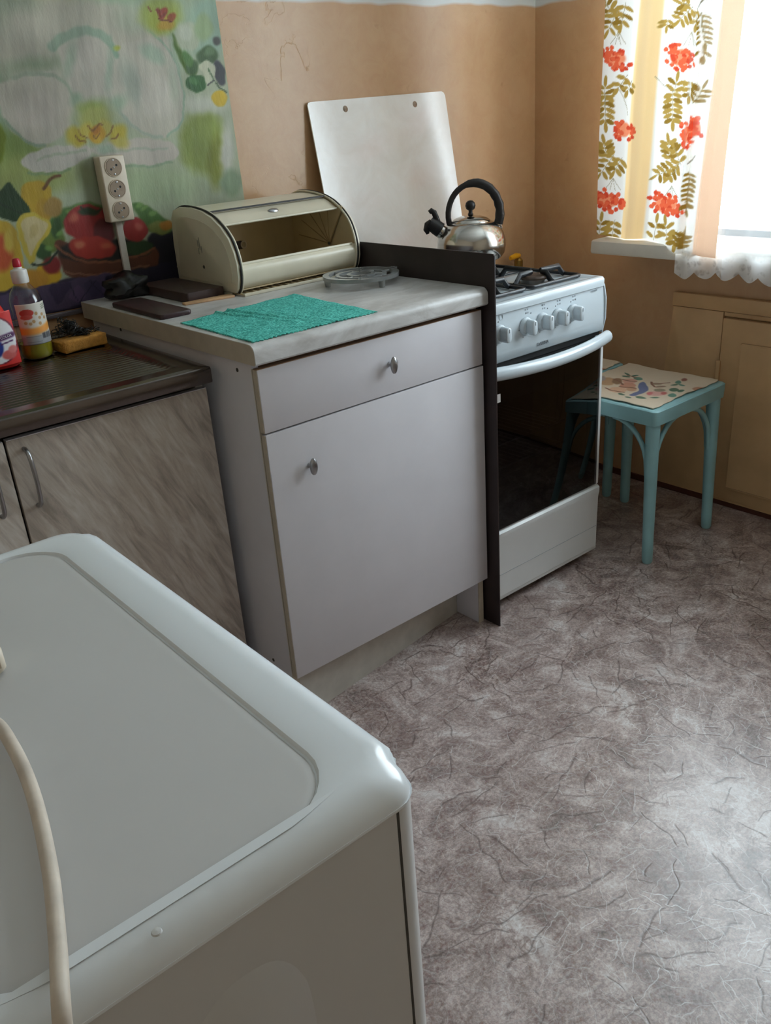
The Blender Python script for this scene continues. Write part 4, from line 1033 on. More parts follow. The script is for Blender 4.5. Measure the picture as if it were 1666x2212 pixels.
('e',(142,112,48),0.0021,[(-0.1009,1.286),(-0.1205,1.285),(-0.1014,1.282)]),
('e',(142,112,48),0.0021,[(-0.0939,1.303),(-0.1018,1.314),(-0.0989,1.301)]),
('l',(150,140,110),0.0022,[(-0.0707,1.085),(-0.0699,1.007)]),
('e',(142,112,48),0.0021,[(-0.08,1.074),(-0.0909,1.069),(-0.077,1.071)]),
('e',(142,112,48),0.0021,[(-0.065,1.077),(-0.0594,1.074),(-0.064,1.081)]),
('e',(142,112,48),0.0021,[(-0.0808,1.061),(-0.0919,1.056),(-0.078,1.057)]),
('e',(142,112,48),0.0021,[(-0.0647,1.064),(-0.0564,1.06),(-0.0633,1.067)]),
('e',(142,112,48),0.0021,[(-0.081,1.048),(-0.0929,1.042),(-0.078,1.044)]),
('e',(142,112,48),0.0021,[(-0.064,1.05),(-0.0541,1.046),(-0.063,1.054)]),
('e',(142,112,48),0.0021,[(-0.0805,1.035),(-0.0919,1.029),(-0.078,1.031)]),
('e',(142,112,48),0.0021,[(-0.064,1.037),(-0.0544,1.034),(-0.063,1.041)]),
('e',(142,112,48),0.0021,[(-0.079,1.022),(-0.0909,1.017),(-0.077,1.018)]),
('e',(142,112,48),0.0021,[(-0.0643,1.024),(-0.0561,1.021),(-0.063,1.028)]),
('e',(142,112,48),0.0021,[(-0.078,1.009),(-0.0889,1.004),(-0.076,1.005)]),
('e',(142,112,48),0.0021,[(-0.0643,1.012),(-0.0581,1.009),(-0.0633,1.015)]),
('e',(142,112,48),0.0021,[(-0.0697,0.998),(-0.0697,0.987),(-0.0673,0.999)]),
('l',(150,140,110),0.0022,[(-0.0673,1.007),(-0.0694,0.981)]),
('e',(142,112,48),0.0021,[(-0.078,0.992),(-0.0918,0.988),(-0.076,0.986)]),
('e',(142,112,48),0.0021,[(-0.063,0.991),(-0.0516,0.985),(-0.0606,0.997)]),
('e',(142,112,48),0.0021,[(-0.0702,0.972),(-0.0716,0.961),(-0.0673,0.973)]),
('l',(150,140,110),0.0022,[(-0.0623,0.875),(-0.0671,0.912)]),
('e',(142,112,48),0.0021,[(-0.0481,0.889),(-0.0295,0.896),(-0.0541,0.894)]),
('e',(142,112,48),0.0021,[(-0.071,0.881),(-0.0869,0.885),(-0.072,0.876)]),
('e',(142,112,48),0.0021,[(-0.0511,0.903),(-0.0302,0.911),(-0.0571,0.908)]),
('e',(142,112,48),0.0021,[(-0.076,0.894),(-0.0944,0.899),(-0.078,0.89)]),
('e',(142,112,48),0.0021,[(-0.0591,0.915),(-0.0406,0.922),(-0.062,0.919)]),
('e',(142,112,48),0.0021,[(-0.077,0.907),(-0.0937,0.91),(-0.079,0.902)]),
('e',(142,112,48),0.0021,[(-0.069,0.923),(-0.0704,0.937),(-0.071,0.921)]),
('l',(120,110,90),0.0028,[(-0.0673,1.106),(-0.0807,1.127)]),
('l',(120,110,90),0.0028,[(-0.0671,1.488),(-0.079,1.502)]),
]
MAT = [
('e',(60,95,75),0.0031,[(1.443,0.068),(1.433,0.051),(1.434,0.064)]),
('e',(60,95,75),0.0031,[(1.418,0.057),(1.419,0.044),(1.409,0.051)]),
('e',(70,120,105),0.0031,[(1.441,0.04),(1.453,0.035),(1.433,0.034)]),
('e',(70,120,105),0.0031,[(1.418,0.012),(1.423,-0.002),(1.403,0.002)]),
('e',(70,120,105),0.0031,[(1.463,-0.101),(1.469,-0.108),(1.448,-0.111)]),
('e',(60,95,75),0.0031,[(1.431,-0.107),(1.443,-0.113),(1.425,-0.112)]),
('e',(70,120,105),0.0031,[(1.443,-0.125),(1.442,-0.137),(1.435,-0.129)]),
('e',(60,95,75),0.0031,[(1.383,-0.138),(1.391,-0.149),(1.366,-0.149)]),
('e',(70,120,105),0.0031,[(1.336,-0.161),(1.343,-0.17),(1.322,-0.17)]),
('e',(60,95,75),0.0031,[(1.384,-0.159),(1.394,-0.164),(1.375,-0.166)]),
('e',(60,95,75),0.0031,[(1.262,-0.038),(1.261,-0.051),(1.254,-0.042)]),
('e',(60,95,75),0.0031,[(1.244,-0.073),(1.245,-0.083),(1.238,-0.077)]),
('e',(60,95,75),0.0031,[(1.266,-0.102),(1.27,-0.118),(1.257,-0.107)]),
('e',(60,95,75),0.0031,[(1.291,-0.134),(1.299,-0.145),(1.286,-0.137)]),
('e',(178,138,100),0.0046,[(1.342,0.071),(1.355,0.053),(1.307,0.045)]),
('e',(150,140,140),0.0046,[(1.36,0.105),(1.367,0.095),(1.339,0.09)]),
('e',(120,88,62),0.0046,[(1.359,0.047),(1.369,0.034),(1.334,0.029)]),
('e',(196,140,124),0.0046,[(1.382,0.016),(1.395,-0.001),(1.361,0.001)]),
('e',(190,130,108),0.0046,[(1.343,-0.003),(1.357,-0.022),(1.323,-0.017)]),
('e',(204,158,128),0.0046,[(1.292,-0.004),(1.308,-0.025),(1.27,-0.02)]),
('e',(186,140,110),0.0046,[(1.323,-0.031),(1.331,-0.043),(1.303,-0.045)]),
('e',(206,150,146),0.0046,[(1.326,-0.116),(1.341,-0.136),(1.307,-0.129)]),
('e',(196,96,100),0.0046,[(1.314,-0.1),(1.319,-0.107),(1.299,-0.109)]),
('e',(178,80,80),0.0046,[(1.339,-0.132),(1.343,-0.138),(1.327,-0.14)]),
('e',(128,70,60),0.0046,[(1.495,-0.1),(1.5,-0.107),(1.483,-0.107)]),
('e',(130,124,104),0.0046,[(1.358,-0.105),(1.368,-0.118),(1.345,-0.114)]),
('e',(140,130,110),0.0046,[(1.39,-0.087),(1.399,-0.098),(1.381,-0.093)]),
('e',(150,140,118),0.0046,[(1.408,-0.061),(1.416,-0.073),(1.398,-0.068)]),
('e',(176,124,96),0.0046,[(1.436,-0.188),(1.448,-0.204),(1.419,-0.198)]),
('p',(76,92,140),0.0031,[(1.361,-0.027),(1.398,-0.022),(1.359,-0.066),(1.32,-0.081),(1.27,-0.08),(1.269,-0.061),(1.322,-0.057)]),
('l',(112,70,55),0.0046,[(1.284,0.034),(1.277,0.002),(1.282,-0.032)]),
('l',(112,70,55),0.0046,[(1.322,0.011),(1.327,-0.009),(1.337,-0.036)]),
('l',(112,70,55),0.0046,[(1.383,0.044),(1.381,0.018),(1.386,-0.004)]),
('l',(112,70,55),0.0046,[(1.373,0.072),(1.358,0.034),(1.341,0.014)]),
('l',(112,70,55),0.0046,[(1.412,-0.039),(1.377,-0.076),(1.399,-0.092)]),
('l',(112,70,55),0.0046,[(1.402,-0.054),(1.42,-0.07),(1.441,-0.084)]),
('l',(112,70,55),0.0046,[(1.435,0.063),(1.428,0.043),(1.421,0.023)]),
]
# ================================================================== materials
def wall_material():
    t = NT('painted_plaster'); p = t.pos()
    sep = t.node('ShaderNodeSeparateXYZ'); t.link(p, sep.inputs[0])
    n1 = t.noise(p, 2.2, 5, .6); n2 = t.noise(p, 11, 6, .65, .6); n3 = t.noise(p, 45, 4, .6)
    tan = t.ramp(n1, [(.3, lin((203, 167, 123))), (.7, lin((214, 182, 142)))])
    tan = t.mix(.3, tan, t.ramp(t.noise(p, 13, 6, .72, .9), [(.34, lin((112, 104, 96))), (.62, lin((150, 148, 146)))]), 'OVERLAY')
    spots = t.ramp(t.noise(p, 26, 2, .5), [(.70, (0, 0, 0)), (.78, (1, 1, 1))])
    tan = t.mix(t.math('MULTIPLY', spots, .35), tan, rgba((168, 128, 88)))
    up = t.ramp(n1, [(.3, lin((206, 212, 214))), (.7, lin((220, 224, 224)))])
    wob = t.math('MULTIPLY_ADD', t.noise(p, 5, 2), .03, 1.562)
    m = t.math('MULTIPLY', t.math('SUBTRACT', sep.outputs['Z'], wob), 120, clamp=True)
    t.base(t.mix(m, tan, up))
    t.set(Roughness=.30)
    t.b.inputs['Specular IOR Level'].default_value = .5
    h = t.math('MULTIPLY_ADD', n2, .8, t.math('MULTIPLY', n3, .15))
    crk = t.math('SUBTRACT', 1.0, t.math('DIVIDE', t.math('ABSOLUTE', t.math('SUBTRACT', t.noise(p, 4.5, 5, .6, .4), .5)), .006), clamp=True)
    crk = t.math('MULTIPLY', crk, t.ramp(t.noise(p, 3.1, 2), [(.52, (0, 0, 0)), (.62, (1, 1, 1))]))
    h = t.math('SUBTRACT', h, t.math('MULTIPLY', crk, .5))
    t.bump(h, .22, .004)
    return t.m
def floor_material():
    t = NT('marbled_linoleum'); p = t.pos()
    warp = t.node('ShaderNodeTexNoise'); warp.inputs['Scale'].default_value = 9; warp.inputs['Detail'].default_value = 3
    t.link(p, warp.inputs['Vector'])
    wv = t.vmath('SCALE', t.vmath('SUBTRACT', warp.outputs['Color'], (.5, .5, .5)).outputs[0]); wv.inputs['Scale'].default_value = .05
    q = t.vmath('ADD', p, wv.outputs[0]).outputs[0]
    big = t.noise(q, 7, 4, .7, 1.2); mid = t.noise(q, 26, 5, .72, .8); fine = t.noise(p, 140, 3, .6)
    c = t.ramp(big, [(.34, lin((202, 191, 187))), (.5, lin((220, 214, 212))), (.66, lin((234, 231, 230)))])
    c = t.mix(.55, c, t.ramp(mid, [(.36, lin((112, 101, 97))), (.5, lin((138, 134, 133))), (.64, lin((168, 166, 165)))]), 'OVERLAY')
    c = t.mix(.75, c, t.ramp(fine, [(.36, lin((92, 84, 82))), (.64, lin((176, 174, 173)))]), 'OVERLAY')
    spk = t.noise(p, 330, 3, .7)
    c = t.mix(.6, c, t.ramp(spk, [(.34, lin((92, 86, 84))), (.66, lin((174, 173, 172)))]), 'OVERLAY')
    def ridge(scale, wd, dis):
        n_ = t.noise(q, scale, 3, .6, dis)
        return t.math('SUBTRACT', 1.0, t.math('DIVIDE', t.math('ABSOLUTE', t.math('SUBTRACT', n_, .5)), wd), clamp=True)
    vein = t.math('MULTIPLY', ridge(13, .022, .9), t.ramp(t.noise(p, 8, 3), [(.44, (0, 0, 0)), (.58, (1, 1, 1))]))
    vein = t.math('MAXIMUM', vein, t.math('MULTIPLY', ridge(24, .03, .6), t.ramp(t.noise(p, 11, 2), [(.5, (0, 0, 0)), (.6, (1, 1, 1))])))
    c = t.mix(t.math('MULTIPLY', vein, .62), c, rgba((118, 94, 86)))
    blot = t.ramp(t.noise(q, 17, 4, .7, .5), [(.56, (0, 0, 0)), (.68, (1, 1, 1))])
    c = t.mix(t.math('MULTIPLY', blot, .36), c, rgba((124, 104, 98)))
    def strokes(scale, width, length, seed, wob, wobs):
        """one short wavering stroke in every voronoi cell"""
        off = t.vmath('ADD', p, (seed*3.17, seed*1.91, 0)).outputs[0]
        ns = t.node('ShaderNodeTexNoise'); ns.inputs['Scale'].default_value = wobs; ns.inputs['Detail'].default_value = 1
        t.link(off, ns.inputs['Vector'])
        wo = t.vmath('SCALE', t.vmath('SUBTRACT', ns.outputs['Color'], (.5, .5, .5)).outputs[0]); wo.inputs['Scale'].default_value = wob
        off = t.vmath('ADD', off, wo.outputs[0]).outputs[0]
        vo = t.node('ShaderNodeTexVoronoi', voronoi_dimensions='2D'); vo.inputs['Scale'].default_value = scale
        t.link(off, vo.inputs['Vector'])
        d = t.vmath('SUBTRACT', off, vo.outputs['Position']).outputs[0]
        sx = t.node('ShaderNodeSeparateXYZ'); t.link(d, sx.inputs[0])
        sc = t.node('ShaderNodeSeparateColor'); t.link(vo.outputs['Color'], sc.inputs[0])
        ang = t.math('MULTIPLY', sc.outputs[0], PI)
        ca, sa = t.math('COSINE', ang), t.math('SINE', ang)
        along = t.math('ADD', t.math('MULTIPLY', sx.outputs[0], ca), t.math('MULTIPLY', sx.outputs[1], sa))
        across = t.math('SUBTRACT', t.math('MULTIPLY', sx.outputs[1], ca), t.math('MULTIPLY', sx.outputs[0], sa))
        a = t.math('SUBTRACT', 1.0, t.math('DIVIDE', t.math('ABSOLUTE', across), width), clamp=True)
        ln = t.math('MULTIPLY', sc.outputs[1], length)
        b = t.math('MULTIPLY', t.math('SUBTRACT', ln, t.math('ABSOLUTE', along)), 120, clamp=True)
        return t.math('MULTIPLY', a, b), sc.outputs[2]
    # embossed creases: a brown side and a pale side
    cre = None
    for i, (sc_, wd, le) in enumerate(((7, .0035, .11), (11, .0028, .08))):
        m, rnd = strokes(sc_, wd, le, i+1, .05, 14)
        cre = m if cre is None else t.math('MAXIMUM', cre, m)
    c = t.mix(t.math('MULTIPLY', cre, .72), c, rgba((84, 64, 58)))
    pale = None
    for i, (sc_, wd, le) in enumerate(((10, .0028, .085),)):
        m, rnd = strokes(sc_, wd, le, i+7, .05, 14)
        pale = m if pale is None else t.math('MAXIMUM', pale, m)
    c = t.mix(t.math('MULTIPLY', pale, .35), c, rgba((196, 190, 186)))
    # fine whitish scratches, thicker in the trodden middle of the room
    scr = None
    for i, (sc_, wd, le) in enumerate(((17, .0012, .05), (25, .0011, .045), (13, .0012, .06), (21, .0011, .05))):
        m, rnd = strokes(sc_, wd, le, i+13, .022, 38)
        m = t.math('MULTIPLY', m, t.math('MULTIPLY_ADD', rnd, .6, .4))
        scr = m if scr is None else t.math('MAXIMUM', scr, m)
    wear = t.ramp(t.noise(p, 2.0, 3, .5), [(.36, (0, 0, 0)), (.56, (1, 1, 1))])
    dist = t.vmath('DISTANCE', p, (.45, -1.0, 0)); near = t.node('ShaderNodeMapRange')
    near.inputs['From Min'].default_value = 1.1; near.inputs['From Max'].default_value = .3
    near.inputs['To Min'].default_value = .0; near.inputs['To Max'].default_value = 1.0
    t.link(dist.outputs['Value'], near.inputs['Value'])
    scr = t.math('MULTIPLY', scr, t.math('MULTIPLY', near.outputs[0], t.math('MULTIPLY_ADD', wear, .6, .4)))
    c = t.mix(t.math('MULTIPLY', scr, .9), c, rgba((240, 240, 240)))
    t.base(c)
    t.link(t.math('MULTIPLY_ADD', mid, .16, .26), t.b.inputs['Roughness'])
    t.b.inputs['Specular IOR Level'].default_value = .8
    h = t.math('SUBTRACT', t.math('MULTIPLY', mid, .5), t.math('MULTIPLY', cre, 1.0))
    h = t.math('ADD', h, t.math('MULTIPLY', pale, .6))
    t.bump(h, .12, .002)
    return t.m
def marble_laminate():
    t = NT('marble_pattern_laminate'); v = t.coords((1, 1, 1), (0, math.radians(-66), 0))
    m = t.node('ShaderNodeMapping'); m.inputs['Scale'].default_value = (4.0, 3, 24); t.link(v, m.inputs['Vector'])
    n = t.noise(m.outputs[0], 2.4, 6, .62, .5); n2 = t.noise(m.outputs[0], 5, 5, .6, .3)
    c = t.ramp(n, [(.32, lin((176, 164, 152))), (.5, lin((204, 195, 186))), (.68, lin((220, 214, 208)))])
    c = t.mix(.28, c, t.ramp(n2, [(.35, lin((112, 104, 98))), (.62, lin((152, 149, 146)))]), 'OVERLAY')
    t.base(c); t.set(Roughness=.32); return t.m
def steel(name, rough=.24, c=(150, 146, 140), stretch=(1, 60, 1)):
    t = NT(name); n = t.noise(t.coords(stretch), 12, 4, .6)
    l = lin(c); t.base(t.ramp(n, [(.3, [x*.85 for x in l]), (.7, l)])); t.set(Metallic=1.0)
    t.link(t.math('MULTIPLY_ADD', n, .12, rough-.06), t.b.inputs['Roughness'])
    return t.m
def worn_paint(name, c, under, amount=.72, rough=.4, scale=38):
    t = NT(name); v = t.coords(); n = t.noise(v, scale, 5, .7); n2 = t.noise(v, 8, 3)
    l = lin(c)
    base = t.ramp(n2, [(.3, [x*.9 for x in l]), (.7, [min(1, x*1.08) for x in l])])
    t.base(t.mix(t.ramp(n, [(amount, (0, 0, 0)), (amount+.03, (1, 1, 1))]), base, rgba(under)))
    t.set(Roughness=rough); t.bump(t.noise(v, 60, 3), .12, .001); return t.m
def clear_pane(name, tint, gloss, rough=.02):
    t = NT(name); t.n.remove(t.b)
    tr = t.node('ShaderNodeBsdfTransparent'); tr.inputs[0].default_value = (*tint, 1)
    gl = t.node('ShaderNodeBsdfGlossy'); gl.inputs['Roughness'].default_value = rough
    lw = t.node('ShaderNodeLayerWeight'); lw.inputs['Blend'].default_value = .5
    frs = t.math('MULTIPLY_ADD', t.math('POWER', lw.outputs['Facing'], 5.0), .96, .04)
    mx = t.node('ShaderNodeMixShader')
    n = t.noise(t.coords(), 4, 2)
    t.link(t.math('MULTIPLY', frs, t.math('MULTIPLY_ADD', n, .1*gloss, gloss)), mx.inputs[0])
    t.link(tr.outputs[0], mx.inputs[1]); t.link(gl.outputs[0], mx.inputs[2]); t.link(mx.outputs[0], t.out.inputs[0])
    return t.m
def cloth_shader(t, color, translucent, opacity=None):
    """thin cloth: diffuse mixed with light that passes through"""
    if t.b.name in t.n: t.n.remove(t.b)
    d = t.node('ShaderNodeBsdfDiffuse'); tl = t.node('ShaderNodeBsdfTranslucent'); mx = t.node('ShaderNodeMixShader')
    for n in (d, tl):
        if hasattr(color, 'is_output'): t.link(color, n.inputs[0])
        else: n.inputs[0].default_value = color
    mx.inputs[0].default_value = translucent
    t.link(d.outputs[0], mx.inputs[1]); t.link(tl.outputs[0], mx.inputs[2])
    o = mx.outputs[0]
    if opacity is not None:
        tr = t.node('ShaderNodeBsdfTransparent'); m2 = t.node('ShaderNodeMixShader')
        t.link(opacity, m2.inputs[0]); t.link(tr.outputs[0], m2.inputs[1]); t.link(o, m2.inputs[2]); o = m2.outputs[0]
    t.link(o, t.out.inputs[0]); return t.m

M_WALL = wall_material(); M_FLOOR = floor_material(); M_MARBLE = marble_laminate()
M_WALLPALE = plain('tan_wall_paint', (190, 174, 154), .6)
M_CEIL = plain('whitewash', (226, 228, 226), .8)
M_WHITE = plain('white_laminate', (212, 208, 212), .34, var=.03, scale=9)
M_CREAMEDGE = plain('yellowed_edge_band', (188, 176, 158), .5, var=.08)
M_BROWNEDGE = plain('brown_chipboard_edge', (142, 108, 80), .7, var=.15, scale=80)
M_TOPLAM = None
def worktop_material():
    t = NT('pale_grey_worktop'); n = t.noise(t.coords((2, 6, 4)), 4, 6, .65, .8)
    t.base(t.ramp(n, [(.35, lin((178, 174, 170))), (.6, lin((206, 204, 202)))])); t.set(Roughness=.28); return t.m
M_TOPLAM = worktop_material()
M_ENAMEL = plain('white_enamel', (202, 212, 218), .16, var=.015, scale=6)
M_ENAMELLOW = plain('white_painted_steel', (232, 234, 234), .3, var=.02, scale=6)
M_APPL = plain('washer_plastic_white', (234, 238, 241), .22, var=.015, scale=5)
M_APPLSIDE = plain('washer_painted_steel', (206, 204, 202), .34, var=.015, scale=5)
M_GROOVE = plain('dark_gap', (70, 66, 60), .8)  # plain dark tone for holes, rivet, pivot and the washer's gap strip
M_BLACK = plain('black_gap', (14, 14, 15), .6)
M_IRON = plain('black_enamelled_iron', (26, 29, 34), .38, var=.2, bump=.1)
M_CHROME = steel('brushed_nickel', .3, (176, 176, 178), (1, 1, 1))
M_STEEL = steel('stainless_sheet', .2, (112, 104, 100))
M_KETTLE = steel('kettle_steel', .16, (206, 202, 196), (1, 1, 14))
M_BAKELITE = plain('black_plastic', (28, 25, 26), .42, var=.1)
M_BOARD = plain('dark_brown_hardboard', (40, 28, 28), .48, var=.3, scale=14, bump=.08)
M_CUTTING = plain('dark_red_brown_board', (52, 30, 32), .42, var=.15, scale=20)
M_OAKSTRIP = plain('bare_wood', (196, 156, 116), .6, var=.15, scale=40)
M_BLUE = worn_paint('chipped_turquoise_paint', (150, 196, 202), (124, 96, 76), .71)
M_TAN = worn_paint('tan_paint_on_wood', (214, 176, 130), (120, 86, 58), .72, .45)
M_BROWNTRIM = plain('brown_red_paint', (92, 52, 42), .5)
M_SILL = plain('white_gloss_sill', (232, 228, 218), .28, var=.03)
M_CREAM = worn_paint('cream_enamel', (222, 214, 192), (74, 62, 48), .74, .3, 50)
M_CREAMIN = plain('yellowed_enamel_inside', (206, 186, 148), .4, var=.08, scale=12)
M_SHEET = None
def sheet_material():
    t = NT('white_plastic_sheet'); v = t.coords((1, 1, 1), (0, math.radians(12), 0))
    n = t.noise(t.coords(), 9, 5, .65, .6)
    t.base(t.ramp(n, [(.3, lin((234, 230, 225))), (.65, lin((244, 243, 241)))])); t.set(Roughness=.17); t.b.inputs['Specular IOR Level'].default_value = .8
    t.bump(t.noise(t.coords(), 3, 2), .02, .004); return t.m
M_SHEET = sheet_material()
M_SOCKET = plain('ivory_plastic', (218, 204, 184), .38, var=.03)
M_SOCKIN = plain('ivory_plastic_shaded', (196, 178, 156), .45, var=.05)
M_RED = plain('red_plastic', (206, 50, 46), .3, var=.05)
M_YSPONGE = plain('yellow_sponge', (206, 146, 66), .9, var=.18, scale=120, bump=.6, dist=.003)
M_CORD = plain('dirty_white_cable', (206, 192, 176), .55, var=.16, scale=30)

# ================================================================== the room
RX0, RY0, RH = -1.45, -2.55, 2.55
struct(box('floor', (RX0-.12, RY0-.12, -.1), (WALL_X+.25, WALL_Y+.12, 0), M_FLOOR))
struct(box('ceiling', (RX0-.12, RY0-.12, RH), (WALL_X+.25, WALL_Y+.12, RH+.1), M_CEIL))
struct(box('wall_back', (RX0-.12, WALL_Y, 0), (WALL_X+.25, WALL_Y+.12, RH), M_WALL))
struct(box('wall_left', (RX0-.12, RY0, 0), (RX0, WALL_Y, RH), M_WALLPALE))
struct(box('wall_front', (RX0-.12, RY0-.12, 0), (WALL_X+.25, RY0, RH), M_WALLPALE))
XO = WALL_X+.24
v, f = merge(box_vf((WALL_X, RY0, 0), (XO, WALL_Y, WZ0-.01)), box_vf((WALL_X, RY0, WZ1), (XO, WALL_Y, RH)),
             box_vf((WALL_X, WY1, WZ0-.01), (XO, WALL_Y, WZ1)), box_vf((WALL_X, RY0, WZ0-.01), (XO, WY0, WZ1)))
struct(make('wall_right', v, f, M_WALL))
struct(box('baseboard_right', (WALL_X-.012, RY0, 0), (WALL_X, WALL_Y-.02, .022), M_BROWNTRIM, bev=.003))
# window: frame, mullion, panes, sill
wroot = bpy.data.objects.new('window_1', None); COL.objects.link(wroot); wroot.location = (1.86, -.575, WZ0); ORG['window_1'] = Vector(wroot.location); struct(wroot)
M_WFRAME = plain('white_window_paint', (232, 232, 228), .4)
GX0, GX1 = 1.85, 1.90
box('window_frame', (GX0, WY0, WZ1-.06), (GX1, WY1, WZ1), M_WFRAME, wroot, .004)
box('window_frame', (GX0, WY0, WZ0), (GX1, WY1, WZ0+.022), M_WFRAME, wroot, .004)
box('window_frame', (GX0, WY0, WZ0+.022), (GX1, WY0+.06, WZ1-.06), M_WFRAME, wroot, .004)
box('window_frame', (GX0, WY1-.06, WZ0+.022), (GX1, WY1, WZ1-.06), M_WFRAME, wroot, .004)
for yy in (-.30, -.85): box('mullion', (GX0, yy-.03, WZ0+.022), (GX1, yy+.03, WZ1-.06), M_WFRAME, wroot, .004)
M_PANE = clear_pane('window_glass', (.97, .98, .98), 1.0)
for y0, y1 in ((WY0+.06, -.88), (-.82, -.33), (-.27, WY1-.06)):
    box('pane', (1.873, y0, WZ0+.022), (1.877, y1, WZ1-.06), M_PANE, wroot)
prism('window_sill', [(1.50, .845), (1.505, .838), (1.86, .838), (1.86, .880), (1.512, .880), (1.503, .876)], 'y', -1.45, .272, M_SILL, wroot, .004)

# paper mural on the back wall
def build_mural():
    us = np.arange(-.70, .5001, .0032); vs = np.arange(.895, 1.86, .0032)
    e1 = lambda z: .493+.010*(1.58-z)/.455
    V, F = grid_vf(lambda u, v: ((-.70+(u+.70)*(e1(v)+.70)/1.2), WALL_Y-.0015, v), us, vs)
    o = make('wall_mural', V, F, print_mat('printed_wallpaper', .5, .35, 24, .004, (2.2, 1, .7)), None, True)
    P = np.array(V)[:, [0, 2]]
    C = np.tile(np.array([158., 166., 140.]), (len(P), 1))
    C = paint(P, C, MURAL, .0016)
    rg = np.random.default_rng(3); sh = np.zeros(len(P))
    for fq, am in ((9, .05), (23, .035), (60, .03)):
        for k in range(6):
            d = rg.normal(size=2)*fq; sh += am/2.4*np.sin(P@(d*np.array([1.6, .8]))+rg.uniform(0, 6.28))
    put_colors(o, C*(1+sh)[:, None], 1.0)
    so = o.modifiers.new('paper', 'SOLIDIFY'); so.thickness = .001; so.offset = 0
    tag(o, 'green orchid and fruit printed mural pasted on the back wall', 'mural')
build_mural()
box_o = box('trim_1', (-.70, WALL_Y-.012, .882), (.045, WALL_Y, .893), plain('dark_edging_strip', (96, 88, 92), .35), bev=.002); struct(box_o)

# built-in cupboard under the window
cup = thing('built_in_cupboard', 'tan painted built-in cupboard with panelled door below the window', 'cupboard', (WALL_X-.01, -.25, 0))
CX = WALL_X
box('frame_rail', (CX-.022, -1.0, .655), (CX, .092, .70), M_TAN, cup, .004)
prism('frame_post', [(-.088, .022), (.108, .022), (.113, .40), (.094, .60), (.094, .653), (-.088, .653)], 'x', CX-.014, CX, M_TAN, cup, .003)
box('frame_strip', (CX-.013, -.99, .640), (CX, -.090, .653), M_TAN, cup, .002)
dr = box('door', (CX-.024, -.56, .030), (CX-.002, -.094, .636), M_TAN, cup, .003)
prism('door_panel', rrect(-.495, -.163, .075, .566, .004), 'x', CX-.030, CX-.022, M_TAN, dr, .005)
box('hinge', (CX-.030, -.100, .405), (CX-.020, -.086, .50), M_TAN, dr, .002)
dr2 = box('door', (CX-.024, -.99, .030), (CX-.002, -.566, .636), M_TAN, cup, .003)
prism('door_panel', rrect(-.93, -.63, .075, .566, .004), 'x', CX-.030, CX-.022, M_TAN, dr2, .005)
box('threshold', (CX-.02, -1.0, .022), (CX, -.09, .030), M_TAN, cup)
# ================================================================== white base cabinet
cab = thing('base_cabinet', 'white laminate base cabinet with one drawer and one door beside the stove', 'cabinet', (0, -.0903, 0), .010)
CW, YF, YK = .631, -.0903, .66
box('side_panel', (0, YF+.018, 0), (.016, YK, .870), M_WHITE, cab, .001)
sp = box('side_panel', (CW-.018, YF+.018, 0), (CW-.002, YK, .870), M_WHITE, cab, .001)
box('edge_band', (-.0005, YF+.0165, .0), (.0165, YF+.019, .858), M_CREAMEDGE, cab)
box('edge_band', (CW-.0185, YF+.0165, .0), (CW-.0015, YF+.019, .858), M_CREAMEDGE, cab)
box('back_panel', (.016, YK-.012, .10), (CW-.018, YK-.004, .868), M_WHITE, cab)
box('bottom_panel', (.017, YF+.03, .115), (CW-.019, YK-.013, .131), M_WHITE, cab)
prism('plinth', [(.0165, YF+.028), (.0165, YF+.044), (CW-.019, YF+.118), (CW-.019, YF+.102)], 'z', 0, .125, plain('yellowed_plinth', (190, 184, 174), .45), cab)
box('top_rail', (.017, YF+.03, .852), (CW-.019, YF+.1, .869), M_BROWNEDGE, cab)
dw = box('drawer_front', (.001, YF, .728), (CW-.003, YF+.0155, .858), M_WHITE, cab, .0012)
dd = box('door', (.001, YF-.001, .140), (CW-.001, YF+.0145, .7245), M_WHITE, cab, .0012)
box('edge_band', (-.0004, YF+.0015, .7285), (.001, YF+.0145, .8575), M_CREAMEDGE, dw)
box('edge_band', (-.0004, YF+.0005, .1405), (.001, YF+.0135, .724), M_CREAMEDGE, dd)
box('edge_band', (.0015, YF+.0008, .8575), (CW-.0035, YF+.015, .8592), M_BROWNEDGE, dw)
def knob(parent, x, z):
    y = YF-.0005
    v, f = lathe_vf([(.0001, -.021), (.006, -.0205), (.0095, -.018), (.010, -.015), (.0075, -.0115), (.0045, -.010), (.004, -.004), (.006, 0)], (0, 0, 0), 24, 1)
    v = [(x+a*.95, y+b, z+c*(1.9 if b < -.0105 else 1.0)) for a, b, c in v]
    make('knob', v, f, M_CHROME, parent, 50)
knob(dw, .335, .795); knob(dd, .097, .633)
for yy, zz in ((.501, .862), (-.019, .848), (.003, .148)):
    lathe('screw_hole', [(.0001, 0), (.0042, 0), (.0042, .0008), (.0001, .0008)], (-.0008, yy, zz), M_GROOVE, cab, 12, 0)
